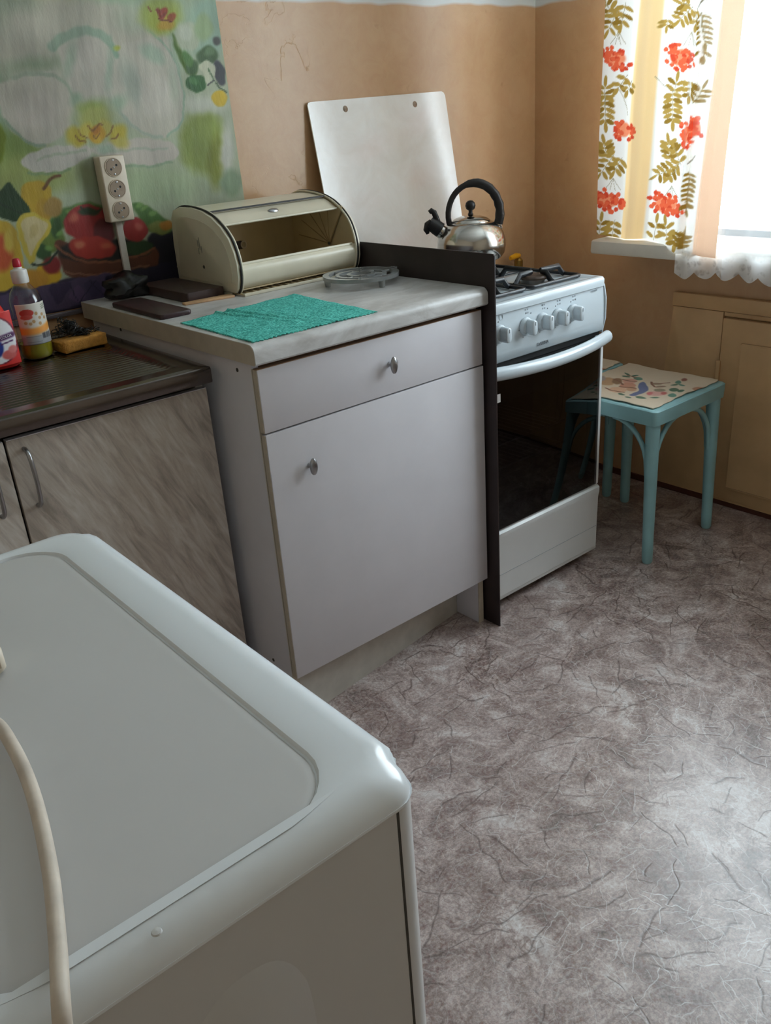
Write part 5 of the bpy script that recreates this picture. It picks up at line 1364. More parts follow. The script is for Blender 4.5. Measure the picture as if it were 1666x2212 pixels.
# worktop with rolled front edge
wt = []
y0w, zt, zb_, r = -.107, .911, .8705, .017
wt += [(y0w+.004, zb_), (y0w, zb_+.004), (y0w, zt-r)]
for k in range(1, 7):
    a = PI-(PI/2)*k/6; wt.append((y0w+r+r*math.cos(a), zt-r+r*math.sin(a)))
wt += [(.686, zt), (.686, zb_)]
wtop = prism('worktop', wt, 'x', -.010, .634, M_TOPLAM, cab, 0, 30)
prism('edge_band', [(a+(.0008 if a < .3 else -.0008), b+(.0006 if b < .89 else -.0006)) for a, b in wt], 'x', -.0112, -.0098, M_CREAMEDGE, wtop, 0, 30)
prism('edge_band', [(a+(.0008 if a < .3 else -.0008), b+(.0006 if b < .89 else -.0006)) for a, b in wt], 'x', .6338, .6352, M_CREAMEDGE, wtop, 0, 30)

# dark hardboard sheet standing between cabinet and stove
bd = prism('hardboard_panel', [(-.1195, 0), (-.119, .982), (-.115, .986), (.46, .986), (.66, .984), (.66, 0)], 'x', .6365, .6415, M_BOARD, None, .001, origin=(.639, .25, 0))
tag(bd, 'dark brown hardboard panel standing upright between white cabinet and stove', 'panel')

# ================================================================== gas stove
sv = thing('gas_stove', 'white gas stove with black glass oven door and five knobs', 'stove', (.893, .2, 0))
SX0, SX1, SYF, SYB = .646, 1.140, -.05, .47
box('side_panel', (SX0, SYF+.012, .012), (SX0+.006, SYB, .835), M_ENAMELLOW, sv, .002)
box('side_panel', (SX1-.006, SYF+.012, .012), (SX1, SYB, .835), M_ENAMELLOW, sv, .002)
box('back_panel', (SX0+.006, SYB-.008, .02), (SX1-.006, SYB, .83), M_ENAMELLOW, sv)
for xx in (SX0+.03, SX1-.03):
    for yy in (SYF+.05, SYB-.05): lathe('foot', [(.014, 0), (.014, .02), (.009, .022), (.009, .034)], (xx, yy, 0), M_BAKELITE, sv, 16)
box('base_frame', (SX0+.006, SYF+.05, .03), (SX1-.006, SYB-.01, .045), M_BLACK, sv)
# hob: pressed tray with a rim
loops = []
for ins, z in ((0, .828), (0, .846), (.003, .8515), (.008, .853), (.020, .853), (.026, .8485), (.045, .8478)):
    loops.append([(a, b, z) for a, b in rrect(SX0+ins, SX1-ins, SYF-.008+ins*.9, SYB-ins*.9, max(.012-ins*.3, .004), 5)])
v, f = loft_vf(loops, False, True); hob = make('hob_top', v, f, M_ENAMEL, sv, 40)
# control panel, a little curved in height
cp = [(SYF-.001, .704), (SYF-.006, .708), (SYF-.009, .74), (SYF-.008, .79), (SYF-.003, .826), (SYF+.002, .8275), (SYF+.03, .8275), (SYF+.03, .704)]
pan = prism('control_panel', cp, 'x', SX0+.002, SX1-.004, M_ENAMEL, sv, .0015, 50)
prism('side_trim', [(SYF-.003, .700), (SYF-.012, .74), (SYF-.012, .795), (SYF-.004, .832), (SYF+.03, .834), (SYF+.03, .700)], 'x', SX1-.0045, SX1+.001, M_ENAMEL, sv, .0015, 50)
M_PRINT = plain('grey_print', (120, 126, 132), .5)
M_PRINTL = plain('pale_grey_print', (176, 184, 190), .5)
KX = (.716, .812, .876, .937, .999); KZ = .7805; PY = SYF-.0088
for i, kx in enumerate(KX):
    kn = lathe('knob', [(.0225, 0), (.0225, -.003), (.0205, -.006), (.019, -.0075), (.0185, -.010), (.0001, -.010)], (kx, PY, KZ), M_ENAMEL, pan, 28, 1)
    # grip: a rounded bar across the knob
    prof = rrect(kx-.0098, kx+.0098, KZ-.0192, KZ+.0192, .0092, 6)
    v, f = loft_vf([[(a, PY-.009, b) for a, b in prof]] + [[(kx+(a-kx)*(1-q*.16), PY-h, KZ+(b-KZ)*(1-q*.1)) for a, b in prof] for h, q in ((.022, .1), (.029, .25), (.032, .6), (.0332, 1.4))])
    gr = make('grip', v, f, M_ENAMEL, kn, 45)
    box('pointer_mark', (kx-.0009, PY-.0338, KZ+.006), (kx+.0009, PY-.0322, KZ+.0155), M_PRINT, kn)
    # printed marks on the panel: burner map above, flame scale around
    def dot(ax, az, s=.0022, m=M_PRINTL, n='printed_mark', hh=None):
        yy = SYF-.0085 if az < .79 else SYF-.0085+(az-.79)*.14
        box(n, (ax-s, yy-.0006, az-(hh or s)), (ax+s, yy+.0015, az+(hh or s)), m, pan)
    if i > 0:
        for q in range(4):
            on_ = q == {1: 2, 2: 0, 3: 1, 4: 3}[i]
            dot(kx+.006+(.008 if q % 2 else 0), .8205-(.0085 if q > 1 else 0), .0019, M_PRINT if on_ else M_PRINTL)
        dot(kx+(.024 if i < 3 else -.005), .809, .0013, M_PRINT)
    else:
        for a_, b_, c_, d_ in ((.011, .8235, .0062, .0005), (.011, .8135, .0062, .0005), (.005, .8185, .0005, .005), (.017, .8185, .0005, .005)): dot(kx+a_, b_, c_, M_PRINTL, 'printed_mark', d_)
        dot(kx+.0, .8095, .0013, M_PRINT)
    dot(kx-.024, KZ-.006, .0013, M_PRINT); dot(kx-.009, KZ-.026, .0013, M_PRINT); dot(kx-.021, KZ-.016, .0009, M_PRINTL)
text('brand_lettering', 'DARINA', .0125, M_PRINT, pan, (.880, SYF-.0085, .7235), (PI/2, 0, 0), .0004)
text('model_lettering', 'S GM441', .006, M_PRINTL, pan, (1.093, SYF-.0062, .8285-.0075), (PI/2, 0, 0), .0006)
# oven door
M_OVENGLASS = clear_pane('dark_oven_glass', (.30, .30, .32), 1.15, .015)
box('gap_strip', (SX0+.004, SYF+.004, .688), (SX1-.005, SYF+.03, .7035), M_BLACK, sv)
od = box('oven_door', (SX1-.022, SYF-.012, .248), (SX1-.006, SYF+.012, .686), M_ENAMELLOW, sv, .003)
box('door_edge', (SX0+.004, SYF-.010, .248), (SX0+.018, SYF+.012, .686), M_BLACK, od, .002)
box('door_rail', (SX0+.018, SYF-.006, .60), (SX1-.022, SYF+.012, .686), M_BLACK, od)
box('door_rail', (SX0+.018, SYF-.006, .248), (SX1-.022, SYF+.012, .30), M_BLACK, od)
box('door_rail', (SX1-.065, SYF-.006, .30), (SX1-.022, SYF+.012, .60), M_BLACK, od)
box('glass', (SX0+.004, SYF-.0125, .250), (SX1-.018, SYF-.0085, .684), M_OVENGLASS, od, .001)
hp = []
for k in range(17):
    t_ = k/16; xx = SX0+.002+(SX1-SX0-.004)*t_; bow = 4*t_*(1-t_)
    hp.append((xx, SYF-.020-.030*bow, .690-.006*bow))
v, f = tube_vf(hp, .0155, 14, False, 1.0); v = [(a, b, .688+(c-.688)*1.12) for a, b, c in v]
make('handle', v, f, M_ENAMEL, od, 60)
for xx in (SX0+.03, SX1-.03): box('handle_mount', (xx-.012, SYF-.030, .680), (xx+.012, SYF-.006, .698), M_ENAMEL, od, .003)
box('sticker', (.690, SYF-.0135, .608), (.712, SYF-.0128, .630), plain('white_sticker', (230, 228, 224), .5), od)
# oven chamber with two racks
M_CHAMBER = plain('dark_oven_enamel', (34, 32, 32), .4)
v, f = merge(box_vf((SX0+.03, .40, .26), (SX1-.03, .41, .67)), box_vf((SX0+.02, SYF+.014, .26), (SX0+.03, .41, .67)), box_vf((SX1-.03, SYF+.014, .26), (SX1-.02, .41, .67)),
             box_vf((SX0+.02, SYF+.014, .25), (SX1-.02, .41, .26)), box_vf((SX0+.02, SYF+.014, .67), (SX1-.02, .41, .68)))
make('oven_chamber', v, f, M_CHAMBER, sv)
for zz in (.43, .36):
    parts = [tube_vf([(SX0+.032, .05, zz), (SX1-.032, .05, zz)], .0028, 8), tube_vf([(SX0+.032, .38, zz), (SX1-.032, .38, zz)], .0028, 8)]
    for k in range(18): parts.append(tube_vf([(SX0+.045+k*.0238, .05, zz+.003), (SX0+.045+k*.0238, .38, zz+.003)], .0014, 6))
    v, f = merge(*parts); make('oven_rack', v, f, M_CHROME, sv, 50)
# lower drawer
prism('drawer_front', [(SYF-.010, .040), (SYF-.010, .205), (SYF-.016, .222), (SYF-.016, .238), (SYF-.006, .2455), (SYF+.012, .2455), (SYF+.012, .040)], 'x', SX0+.003, SX1-.004, M_ENAMELLOW, sv, .0015, 30)
box('kick_strip', (SX0+.003, SYF-.008, .028), (SX1-.002, SYF+.012, .0395), M_ENAMELLOW, sv, .001)
box('seam_shadow_strip', (SX0+.006, SYF-.0105, .1075), (SX1-.007, SYF-.0098, .109), M_PRINTL, sv)  # pale grey strip that paints in the shadow line of a seam
# burners
M_CAP = plain('burnt_burner_cap', (78, 62, 52), .6, var=.3, scale=60)
M_ALU = steel('burner_ring', .4, (150, 148, 146), (1, 1, 1))
for bx_, by_, br in ((.985, .062, .040), (.785, .062, .032), (1.0, .325, .036), (.785, .325, .036)):
    bo = lathe('burner', [(br+.012, .8478), (br+.010, .8505), (br*.9, .851), (br*.88, .862), (.0001, .862)], (bx_, by_, 0), M_ALU, sv, 28)
    lathe('burner_cap', [(br, .862), (br+.001, .866), (br-.002, .8705), (br*.6, .8715), (.0001, .8715)], (bx_, by_, 0), M_CAP, bo, 28)
# two cast grates
def grate(x0, x1, cx):
    y0, y1 = .003, .425; z = .8555; ps = []
    fr = rrect(x0, x1, y0, y1, .012, 4)
    ps.append(tube_vf([(a, b, z) for a, b in fr], .0052, 8, True, 1.0))
    for cy_ in (.062, .325):
        for dx, dy in ((1, 0), (-1, 0), (0, 1), (0, -1)):
            if dx: ex, ey = (x1 if dx > 0 else x0), cy_
            else: ex, ey = cx, (y1 if dy > 0 and cy_ > .2 else y0 if dy < 0 and cy_ < .2 else .1935)
            L = math.hypot(ex-cx, ey-cy_); ux, uy = (cx-ex)/L, (cy_-ey)/L; m = min(.024, L*.45)
            reach = max(L-.018, m+.006)
            pts = [(ex, ey, z), (ex+ux*m*.35, ey+uy*m*.35, z+.004), (ex+ux*m, ey+uy*m, z+.0225), (ex+ux*reach, ey+uy*reach, z+.0235)]
            ps.append(tube_vf(pts, [.0054, .0056, .0060, .0048], 8, False, 1.4))
    ps.append(tube_vf([(x0, .1935, z), (x1, .1935, z)], .004, 8))
    for a in (x0+.012, x1-.012):
        for b in (y0+.005, y1-.005): ps.append(tube_vf([(a, b, z), (a, b, .849)], .004, 8))
    v, f = merge(*ps); make('pan_grate', v, f, M_IRON, sv, 50)
grate(.905, 1.108, .992); grate(.682, .885, .785)

# ================================================================== kettle on the back burner
kt = thing('whistling_kettle', 'round steel whistling kettle with black handle on the stove', 'kettle', (1.012, .322, .8895), -.675)
KC = (1.012, .322, .8895)
def kw(x, y, z): return (KC[0]+x, KC[1]+y, KC[2]+z)
lathe('body', [(.0001, 0), (.080, 0), (.0865, .004), (.095, .016), (.0985, .034), (.098, .052), (.092, .072), (.080, .089), (.066, .100), (.058, .1035), (.056, .1035), (.0001, .1030)], KC, M_KETTLE, kt, 48, 2, 55)
ld = lathe('lid', [(.056, .1035), (.0555, .106), (.046, .113), (.030, .119), (.012, .1215), (.0001, .122)], KC, M_KETTLE, kt, 40, 2, 55)
lathe('lid_knob', [(.006, .1215), (.0085, .124), (.006, .128), (.0055, .134), (.0125, .139), (.0150, .147), (.0130, .155), (.007, .1605), (.0001, .162)], KC, M_BAKELITE, ld, 24, 2, 60)
sp_ = make('spout', *tube_vf([kw(-.066, 0, .066), kw(-.090, 0, .086), (kw(-.108, 0, .100))], [.021, .019, .0175], 18), M_KETTLE, kt, 50)
v, f = tube_vf([kw(-.088, 0, .0865), kw(-.104, 0, .0985), kw(-.118, 0, .108)], [.0215, .0205, .018], 18)
cp_ = make('whistle_cap', v, f, M_BAKELITE, sp_, 50)
make('whistle_lip', *tube_vf([kw(-.112, 0, .112), kw(-.124, 0, .104), kw(-.128, 0, .090), kw(-.124, 0, .079)], [.008, .010, .009, .005], 10), M_BAKELITE, sp_, 50)
make('whistle_lever', *tube_vf([kw(-.094, 0, .100), kw(-.098, 0, .120), kw(-.104, 0, .136), kw(-.112, 0, .141), kw(-.118, 0, .137)], [.008, .006, .006, .006, .004], 10, False, 1.4), M_BAKELITE, sp_, 50)
hps, hrs = [], []
for k in range(25):
    a = math.radians(202-(224*k/24)); q = k/24
    hps.append(kw(.010+.074*math.cos(a), 0, .124+.083*math.sin(a)))
    hrs.append(.0068 if q < .42 else .0085+.0022*smst(np.array((q-.42)*6)).item()+(.0009*math.sin(q*70) if .5 < q < .92 else 0))
v, f = tube_vf(hps, hrs, 14, False, 1.2); hd = make('handle', v, f, M_BAKELITE, kt, 60)
for s_ in (-1, 1):
    p0 = hps[0] if s_ < 0 else hps[-1]
    make('handle_bracket', *tube_vf([p0, (p0[0]+.004*s_, p0[1], p0[2]-.012), kw(.004+.074*s_, 0, .082)], .006, 10, False, 1.6), M_KETTLE, hd, 50)

# ================================================================== white sheet behind the stove
def leaning_sheet():
    th = math.atan2(.695-.49, 1.335)  # lean against the wall
    # the drawn outline is in the sheet's own plane: p across, h up the slope
    Hh = 1.348
    root = thing('splash_sheet', 'white plastic splash sheet leaning on the wall behind the stove', 'sheet', (1.015, .49, 0))
    def on_sheet(p, h, d): return (p, .4905+h*math.sin(th)-d*math.cos(th), .001+h*math.cos(th)+d*math.sin(th))
    out = [(.744+.012, 1.333*1.011), (1.27, 1.341*1.011), (1.279, 1.337*1.011), (1.284, 1.328*1.011), (1.300, 0), (.765, 0), (.744, 1.325*1.011), (.748, 1.331*1.011)]
    V = [on_sheet(p, h, 0) for p, h in out]+[on_sheet(p, h, .004) for p, h in out]; n = len(out)
    F = [tuple(range(n)), tuple(range(n, 2*n))]+[(i, (i+1) % n, n+(i+1) % n, n+i) for i in range(n)]
    make('sheet', V, F, M_SHEET, root)
    m = plain('dull_rivet', (150, 132, 116), .35, .6)
    for p in (.876, 1.150):
        h = 1.309*1.011
        pr = [(.0001, .0075), (.004, .007), (.0075, .0045), (.009, .0042)]
        V, F = [], []
        for r_, d in pr:
            for k in range(18):
                a = 2*PI*k/18; V.append(on_sheet(p+r_*math.cos(a), h+r_*math.sin(a), d))
        for i in range(len(pr)-1):
            for k in range(18): F.append((i*18+k, i*18+(k+1) % 18, (i+1)*18+(k+1) % 18, (i+1)*18+k))
        make('rivet', V, F, m, root, True)
leaning_sheet()

# gas tap in the corner behind the stove
gt = thing('gas_tap', 'yellow gas tap lever on a pipe in the corner behind the stove', 'gas tap', (1.60, .665, 0))
tube('pipe', [(1.60, .665, 0), (1.60, .665, .775)], .011, plain('painted_pipe', (190, 158, 112), .45), gt, 14)
lathe('valve_body', [(.013, .745), (.016, .75), (.016, .775), (.010, .782), (.006, .785), (.006, .795)], (1.60, .665, 0), plain('brass_valve', (160, 130, 70), .35, .8), gt, 18)
make('lever', *tube_vf([(1.605, .665, .790), (1.58, .66, .793), (1.545, .655, .790)], [.006, .008, .006], 10, False, 1.3), plain('yellow_lever', (232, 168, 30), .4), gt, 50)

# ================================================================== bread box
bb = thing('bread_box', 'open cream enamel bread box with roll lid on the white cabinet', 'bread box', (.435, .5, .911), .03)
BX0, BX1 = .240, .628
ARC = [(.642, .925), (.640, 1.02), (.632, 1.085), (.618, 1.103), (.585, 1.112), (.535, 1.112), (.482, 1.105), (.440, 1.092), (.404, 1.071), (.376, 1.045), (.360, 1.015), (.353, .985), (.354, .955), (.362, .930), (.372, .9185), (.47, .9185), (.478, .927)]
M_RUB = plain('black_rubber_edge', (30, 28, 26), .5)
def inset(poly, d):
    c = np.mean(np.array(poly), 0); o = []
    n = len(poly)
    for i in range(n):
        a, b, e_ = np.array(poly[i-1]), np.array(poly[i]), np.array(poly[(i+1) % n])
        t1 = (b-a)/np.linalg.norm(b-a); t2 = (e_-b)/np.linalg.norm(e_-b); tt = t1+t2; tt /= max(np.linalg.norm(tt), 1e-6)
        nn = np.array([-tt[1], tt[0]])
        if nn@(c-b) < 0: nn = -nn
        o.append(tuple(b+nn*d))
    return o
for side, x0, x1, sg in ((0, BX0, BX0+.007, -1), (1, BX1-.007, BX1, 1)):
    ep = prism('end_panel', ARC, 'x', x0, x1, M_CREAM, bb, .0015, 50)
    ins = inset(ARC[:15], .024)
    prism('embossed_border', spline(ins, 3, True), 'x', (x0-.0016 if sg < 0 else x1-.001), (x0+.001 if sg < 0 else x1+.0016), M_CREAM, ep, .001, 50)
    xx = BX0+.0095 if side == 0 else BX1-.0095
    make('rubber_edge', *tube_vf([(xx, a, b) for a, b in spline(inset(ARC[3:15], -.001), 3)], .0026, 8), M_RUB, ep, 50)
    xx = BX0+.0145 if side == 0 else BX1-.0145
    make('rolled_rim', *tube_vf([(xx, a, b) for a, b in spline(inset(ARC[3:15], .0002), 3)], .0028, 8), M_CREAM, ep, 50)
for xx, yy, zz in ((BX0-.0022, .502, .972), ):
    lathe('rivet', [(.0001, -.001), (.004, -.0005), (.0045, .001)], (xx, yy, zz), M_GROOVE, bb, 12, 0)
for k, (a, b) in enumerate(((.515, 1.028), (.508, 1.021), (.501, 1.014), (.508, 1.035), (.515, 1.010))):
    box('emblem', (BX0-.0026, a-.0011, b-.008), (BX0-.0008, a+.0011, b+.008), plain('grey_emblem', (150, 146, 132), .4) if k == 0 else bpy.data.materials['grey_emblem'], bb)
def sheet_strip(name, prof, x0, x1, mat, parent, th=.0022):
    pr = spline(prof, 4); inn = []
    for i, p_ in enumerate(pr):
        a = np.array(pr[max(i-1, 0)]); b = np.array(pr[min(i+1, len(pr)-1)]); t_ = (b-a)/np.linalg.norm(b-a)
        inn.append((p_[0]-t_[1]*th, p_[1]+t_[0]*th))
    return prism(name, list(pr)+inn[::-1], 'x', x0, x1, mat, parent, 0, 50)
sheet_strip('back_shell', [(.639, .925), (.637, 1.02), (.629, 1.083), (.615, 1.099), (.585, 1.1085), (.535, 1.1085), (.470, 1.100)], BX0+.008, BX1-.008, M_CREAM, bb, .0022)
box('inner_floor', (BX0+.008, .37, .922), (BX1-.008, .636, .925), M_CREAMIN, bb)
box('inner_back', (BX0+.008, .6315, .926), (BX1-.008, .6335, 1.075), M_CREAMIN, bb)
for x0, x1 in ((BX0+.0072, BX0+.0085), (BX1-.0085, BX1-.0072)): prism('inner_side', inset(ARC[:15], .006), 'x', x0, x1, M_CREAMIN, bb, 0, 40)
rd = sheet_strip('roll_lid', [(.56, 1.1035), (.50, 1.1015), (.455, 1.092), (.418, 1.073)], BX0+.018, BX1-.018, M_CREAM, bb, .0025)
make('lid_rolled_edge', *tube_vf([(BX0+.018, .417, 1.072), (BX1-.018, .417, 1.072)], .003, 8), M_CREAM, rd, 50)
box('lid_gap', (BX0+.012, .4655, 1.0995), (BX1-.012, .4705, 1.1035), M_RUB, rd)
v, f = lathe_vf([(.0001, .0055), (.013, .005), (.019, .002), (.021, 0)], (0, 0, 0), 24)
ca, sa = math.cos(.50), math.sin(.50)
v = [(.425+x*.75, .441+y*.36*ca-z*.7*sa, 1.0872+y*.36*sa+z*.7*ca) for x, y, z in v]
make('lid_handle', v, f, M_CHROME, rd, 50)
fr_ = sheet_strip('front_rail', [(.372, .926), (.359, .938), (.3545, .955), (.356, .974), (.366, .984)], BX0+.008, BX1-.008, M_CREAM, bb, -.0022)
make('rail_rolled_edge', *tube_vf([(BX0+.017, .3665, .984), (BX1-.017, .3665, .984)], .004, 10), M_CREAM, fr_, 50)
# quarter disc of the lid inside the right end, with pressed ribs
cen = (.465, .980); sec = [cen]+[(cen[0]+.140*math.cos(math.radians(a)), cen[1]+.108*math.sin(math.radians(a))) for a in range(8, 122, 10)]
sd = prism('lid_side_plate', sec, 'x', BX1-.0140, BX1-.0125, M_CREAMIN, bb, 0, 40)
M_RIB = plain('dark_tan_rib', (168, 144, 106), .45)  # ribs coloured darker tan than the plate so they stand out
for a in (9, 32, 52, 72, 92, 119):
    p1 = (cen[0]+.136*math.cos(math.radians(a)), cen[1]+.105*math.sin(math.radians(a)))
    make('pressed_rib', *tube_vf([(BX1-.0142, cen[0], cen[1]), (BX1-.0142, p1[0], p1[1])], .0015, 6), M_RIB, sd, 50)
lathe('pivot', [(.0001, -.003), (.004, -.003), (.0045, 0)], (BX1-.0142, cen[0], cen[1]), M_GROOVE, bb, 14, 0)
lt = box('latch_plate', (.420, .627, .980), (.440, .6312, 1.002), plain('dark_latch', (52, 40, 32), .5), bb, .002)
tube('latch_ring', [(.443+.008*math.cos(a), .6255, .991+.009*math.sin(a)) for a in np.linspace(0, 2*PI, 14, endpoint=False)], .0018, M_SOCKET, lt, 8, True)
# slotted base tray
tr_ = box('base_tray', (BX0+.002, .40, .9112), (BX1-.004, .64, .9175), M_CREAM, bb, .001)
box('tray_front_bar', (BX0+.006, .343, .9112), (BX1-.006, .350, .9185), M_CREAM, bb, .0015)
for k in range(19):
    xx = BX0+.012+k*(BX1-BX0-.026)/18
    box('tray_slat', (xx-.0032, .350, .9125), (xx+.0032, .400, .9165), M_CREAMIN, bb, .0008)

# boards lying left of the bread box
o = prism('cutting_board', rrect(-.004, .074, .276, .535, .010, 4), 'z', .9112, .9225, M_CUTTING, None, .003, origin=(.035, .40, .9112)); tag(o, 'dark red-brown cutting board at the back left worktop corner', 'board')
o = prism('wooden_block', rrect(.128, .232, .398, .650, .006, 4), 'z', .9112, .9345, plain('dark_stained_wood', (62, 44, 40), .55, var=.2), None, .002, origin=(.18, .52, .9112)); tag(o, 'dark thick wooden board tucked against left end of bread box', 'board')
o = prism('wood_strip', [(.112, .380), (.236, .360), (.236, .392), (.112, .396)], 'z', .9112, .9165, M_OAKSTRIP, None, .0008, origin=(.17, .385, .9112)); tag(o, 'pale bare wood strip in front of the dark thick board', 'wood strip')
def bundle():
    rnd = random.Random(4); bm = bmesh.new(); bmesh.ops.create_icosphere(bm, subdivisions=3, radius=1)
    for v in bm.verts:
        k = 1+.22*math.sin(5*v.co.x+3*v.co.y)+.16*math.sin(7*v.co.z-4*v.co.x+1)+.05*rnd.uniform(-1, 1)
        v.co = Vector((.085+v.co.x*.052*k, .628+v.co.y*.040*k, .9375+max(v.co.z*.030*k, -.0262)))
    o = frombm('black_bag', bm, plain('black_polythene', (16, 16, 18), .35, bump=.3), None, 60, (.085, .628, .9115))
    tag(o, 'crumpled black bag lying at the foot of the cable duct', 'bag')
bundle()

# ================================================================== glass trivet
M_GLASS = NT('smoky_pressed_glass'); M_GLASS.base(M_GLASS.ramp(M_GLASS.noise(M_GLASS.coords(), 40), [(.3, (.46, .48, .48)), (.7, (.60, .62, .62))]))
M_GLASS.set(Roughness=.12, IOR=1.45); M_GLASS.b.inputs['Transmission Weight'].default_value = .55; M_GLASS = M_GLASS.m
tv = thing('glass_trivet', 'round pressed glass trivet with pierced rings on the worktop', 'trivet', (.512, .212, .9112), .3)
TC = (.512, .212, .9112)
def ring(r0, r1, z0, z1, n=40):
    return lathe_vf([(r0, z0), (r1, z0), (r1, z1), (r0, z1), (r0, z0)], TC, n)
rings = [('outer_ring', .080, .095, .017, .026), ('middle_ring', .054, .064, .018, .025), ('inner_ring', .026, .036, .018, .0255)]
for nme, a, b, z0, z1 in rings:
    V, F = lathe_vf([(a, z0), (b, z0), (b, z1), (a, z1), (a, z0)], TC, 48); F = [q for q in F if len(q) == 4]; make(nme, V, F, M_GLASS, tv, 40)
for k in range(12):
    a = k*PI/6; r0, r1 = (.063, .081) if k % 2 else (.035, .055)
    p0 = (TC[0]+r0*math.cos(a), TC[1]+r0*math.sin(a), TC[2]+.0215); p1 = (TC[0]+r1*math.cos(a), TC[1]+r1*math.sin(a), TC[2]+.0215)
    make('spoke', *tube_vf([p0, p1], .0035, 8), M_GLASS, tv, 50)
lathe('handle_loop', [(.005, .018), (.013, .018), (.013, .025), (.005, .025), (.005, .018)], (TC[0]+.098, TC[1]-.030, TC[2]), M_GLASS, tv, 20)
for a in (250, 10, 130):
    q = math.radians(a); c0 = (TC[0]+.084*math.cos(q), TC[1]+.084*math.sin(q), TC[2])
    lathe('leg', [(.0065, 0), (.009, .018), (.0001, .018)], c0, M_GLASS, tv, 14)

# ================================================================== green cloth
def green_cloth():
    A, B, C_, D = np.array((.006, .207)), np.array((.002, -.086)), np.array((.312, -.084)), np.array((.334, .250))
    us = np.linspace(0, 1, 101); vs = np.linspace(0, 1, 85)
    def fn(u, v):
        p = (A*(1-u)+D*u)*(1-v)+(B*(1-u)+C_*u)*v
        zz = .9128+.0009*math.sin(23*u+9*v)*math.sin(17*v+4)+.0006
        d1 = (u-.42)-.25*(v-.5); zz += .0062*math.exp(-(d1/.020)**2)*max(0, 1-v*1.15)
        d2 = (u-.50)-.22*(v-.5); zz += .0050*math.exp(-(d2/.018)**2)*max(0, 1-v*.8)
        zz += .0042*math.exp(-(((u-.58)-.15*(v-.5))/.03)**2)*max(0, (v-.35))
        e_ = 0
        if v > .985: e_ = .0030*math.sin(u*190)
        if v < .015 or u > .99: e_ += .0012*math.sin((u+v)*170)
        if u < .01: p = p+np.array((.0018*math.sin(v*150), 0))
        y = p[1]-e_
        if y < -.090: zz -= .25*(-.090-y)
        return (p[0], y, zz)
    V, F = grid_vf(fn, us, vs)
    t = NT('green_terry_cloth'); v = t.coords(); n = t.noise(v, 210, 3, .65); n2 = t.noise(v, 24, 3)
    c = t.ramp(n, [(.36, lin((34, 134, 122))), (.64, lin((128, 234, 220)))])
    t.base(t.mix(.25, c, t.ramp(n2, [(.3, lin((62, 170, 156))), (.7, lin((104, 214, 198)))]))); t.set(Roughness=.95)
    t.b.inputs['Specular IOR Level'].default_value = .1
    t.bump(n, .9, .003)
    o = make('dish_cloth', V, F, t.m, None, True, (.16, .07, .9112))
    s = o.modifiers.new('thickness', 'SOLIDIFY'); s.thickness = .0018; s.offset = -1
    tag(o, 'green cloth spread flat on the front left of the worktop', 'cloth')
green_cloth()
# ================================================================== sink unit
sk = thing('sink_cabinet', 'marble-patterned sink cabinet with two doors left of the white cabinet', 'cabinet', (-.42, .38, 0))
KX0, KX1, KY = -.832, -.030, .065
M_GREYSIDE = plain('grey_white_chipboard', (196, 192, 184), .5)
box('side_panel', (KX1-.016, KY+.018, 0), (KX1, .68, .812), M_GREYSIDE, sk, .001)
box('side_panel', (KX0, KY+.018, 0), (KX0+.016, .68, .812), M_GREYSIDE, sk, .001)
box('back_panel', (KX0+.016, .672, .1), (KX1-.016, .68, .81), M_GREYSIDE, sk)
box('bottom_panel', (KX0+.016, KY+.02, .10), (KX1-.016, .67, .116), M_GREYSIDE, sk)
box('plinth', (KX0+.016, KY+.07, 0), (KX1-.016, KY+.086, .098), M_GREYSIDE, sk)
for a, b, hx in ((-.441, KX1-.001, -.413), (KX0+.001, -.446, -.480)):
    d = box('door', (a, KY, .125), (b, KY+.016, .803), M_MARBLE, sk, .001)
    box('edge_band', (a+.001, KY+.0004, .803), (b-.001, KY+.0155, .8045), M_WHITE, d)
    pts = spline([(hx, KY+.001, .782), (hx, KY-.010, .781), (hx+.0005, KY-.020, .768), (hx+.001, KY-.024, .735), (hx+.001, KY-.024, .712), (hx+.001, KY-.019, .683), (hx, KY-.009, .671), (hx, KY+.001, .670)], 4)
    tube('handle', pts, .0042, M_CHROME, d, 10)
# stainless top: ribbed drainer on the right, bowl on the left
st = thing('steel_sink_top', 'stainless steel sink top with ribbed drainer on the marble cabinet', 'sink', (-.42, .38, .813))
TX0, TX1, TY0, TY1, TZ = -.84, -.026, .046, .690, .852
us = np.array([TX0+.36]+list(np.linspace(TX0+.37, TX1, 46))); vs = np.linspace(TY0, TY1, 322)
def drain(u, v):
    z = TZ; ex = min(u-(TX0+.36), TX1-u); ey = min(v-TY0, TY1-v); e_ = min(ex, ey)
    if e_ < .012: z = TZ-.002*(1-(e_/.012))
    elif e_ < .045: z = TZ
    else:
        k = smst(np.array((e_-.045)/.012)).item(); z = TZ-.006*k
        k2 = smst(np.array((min(ex-.055, ey-.06))/.015)).item()
        z += .0022*k2*(.5+.5*math.cos((v-TY0)*2*PI/.018))
    return (u, v, z)
V, F = grid_vf(drain, us, vs); make('drainer', V, F, M_STEEL, st, True)
front = [(TY0, TZ-.002), (TY0-.003, TZ-.006), (TY0-.003, TZ-.030), (TY0-.001, TZ-.034), (TY0+.002, TZ-.034), (TY0+.002, TZ-.004)]
prism('front_apron', front, 'x', TX0, TX1, M_STEEL, st, 0, 50)
box('side_apron', (TX1-.002, TY0+.003, TZ-.034), (TX1+.0005, TY1, TZ-.0022), M_STEEL, st, .0005)
box('side_apron', (TX0-.0005, TY0+.003, TZ-.034), (TX0+.002, TY1, TZ-.0022), M_STEEL, st, .0005)
bl = []
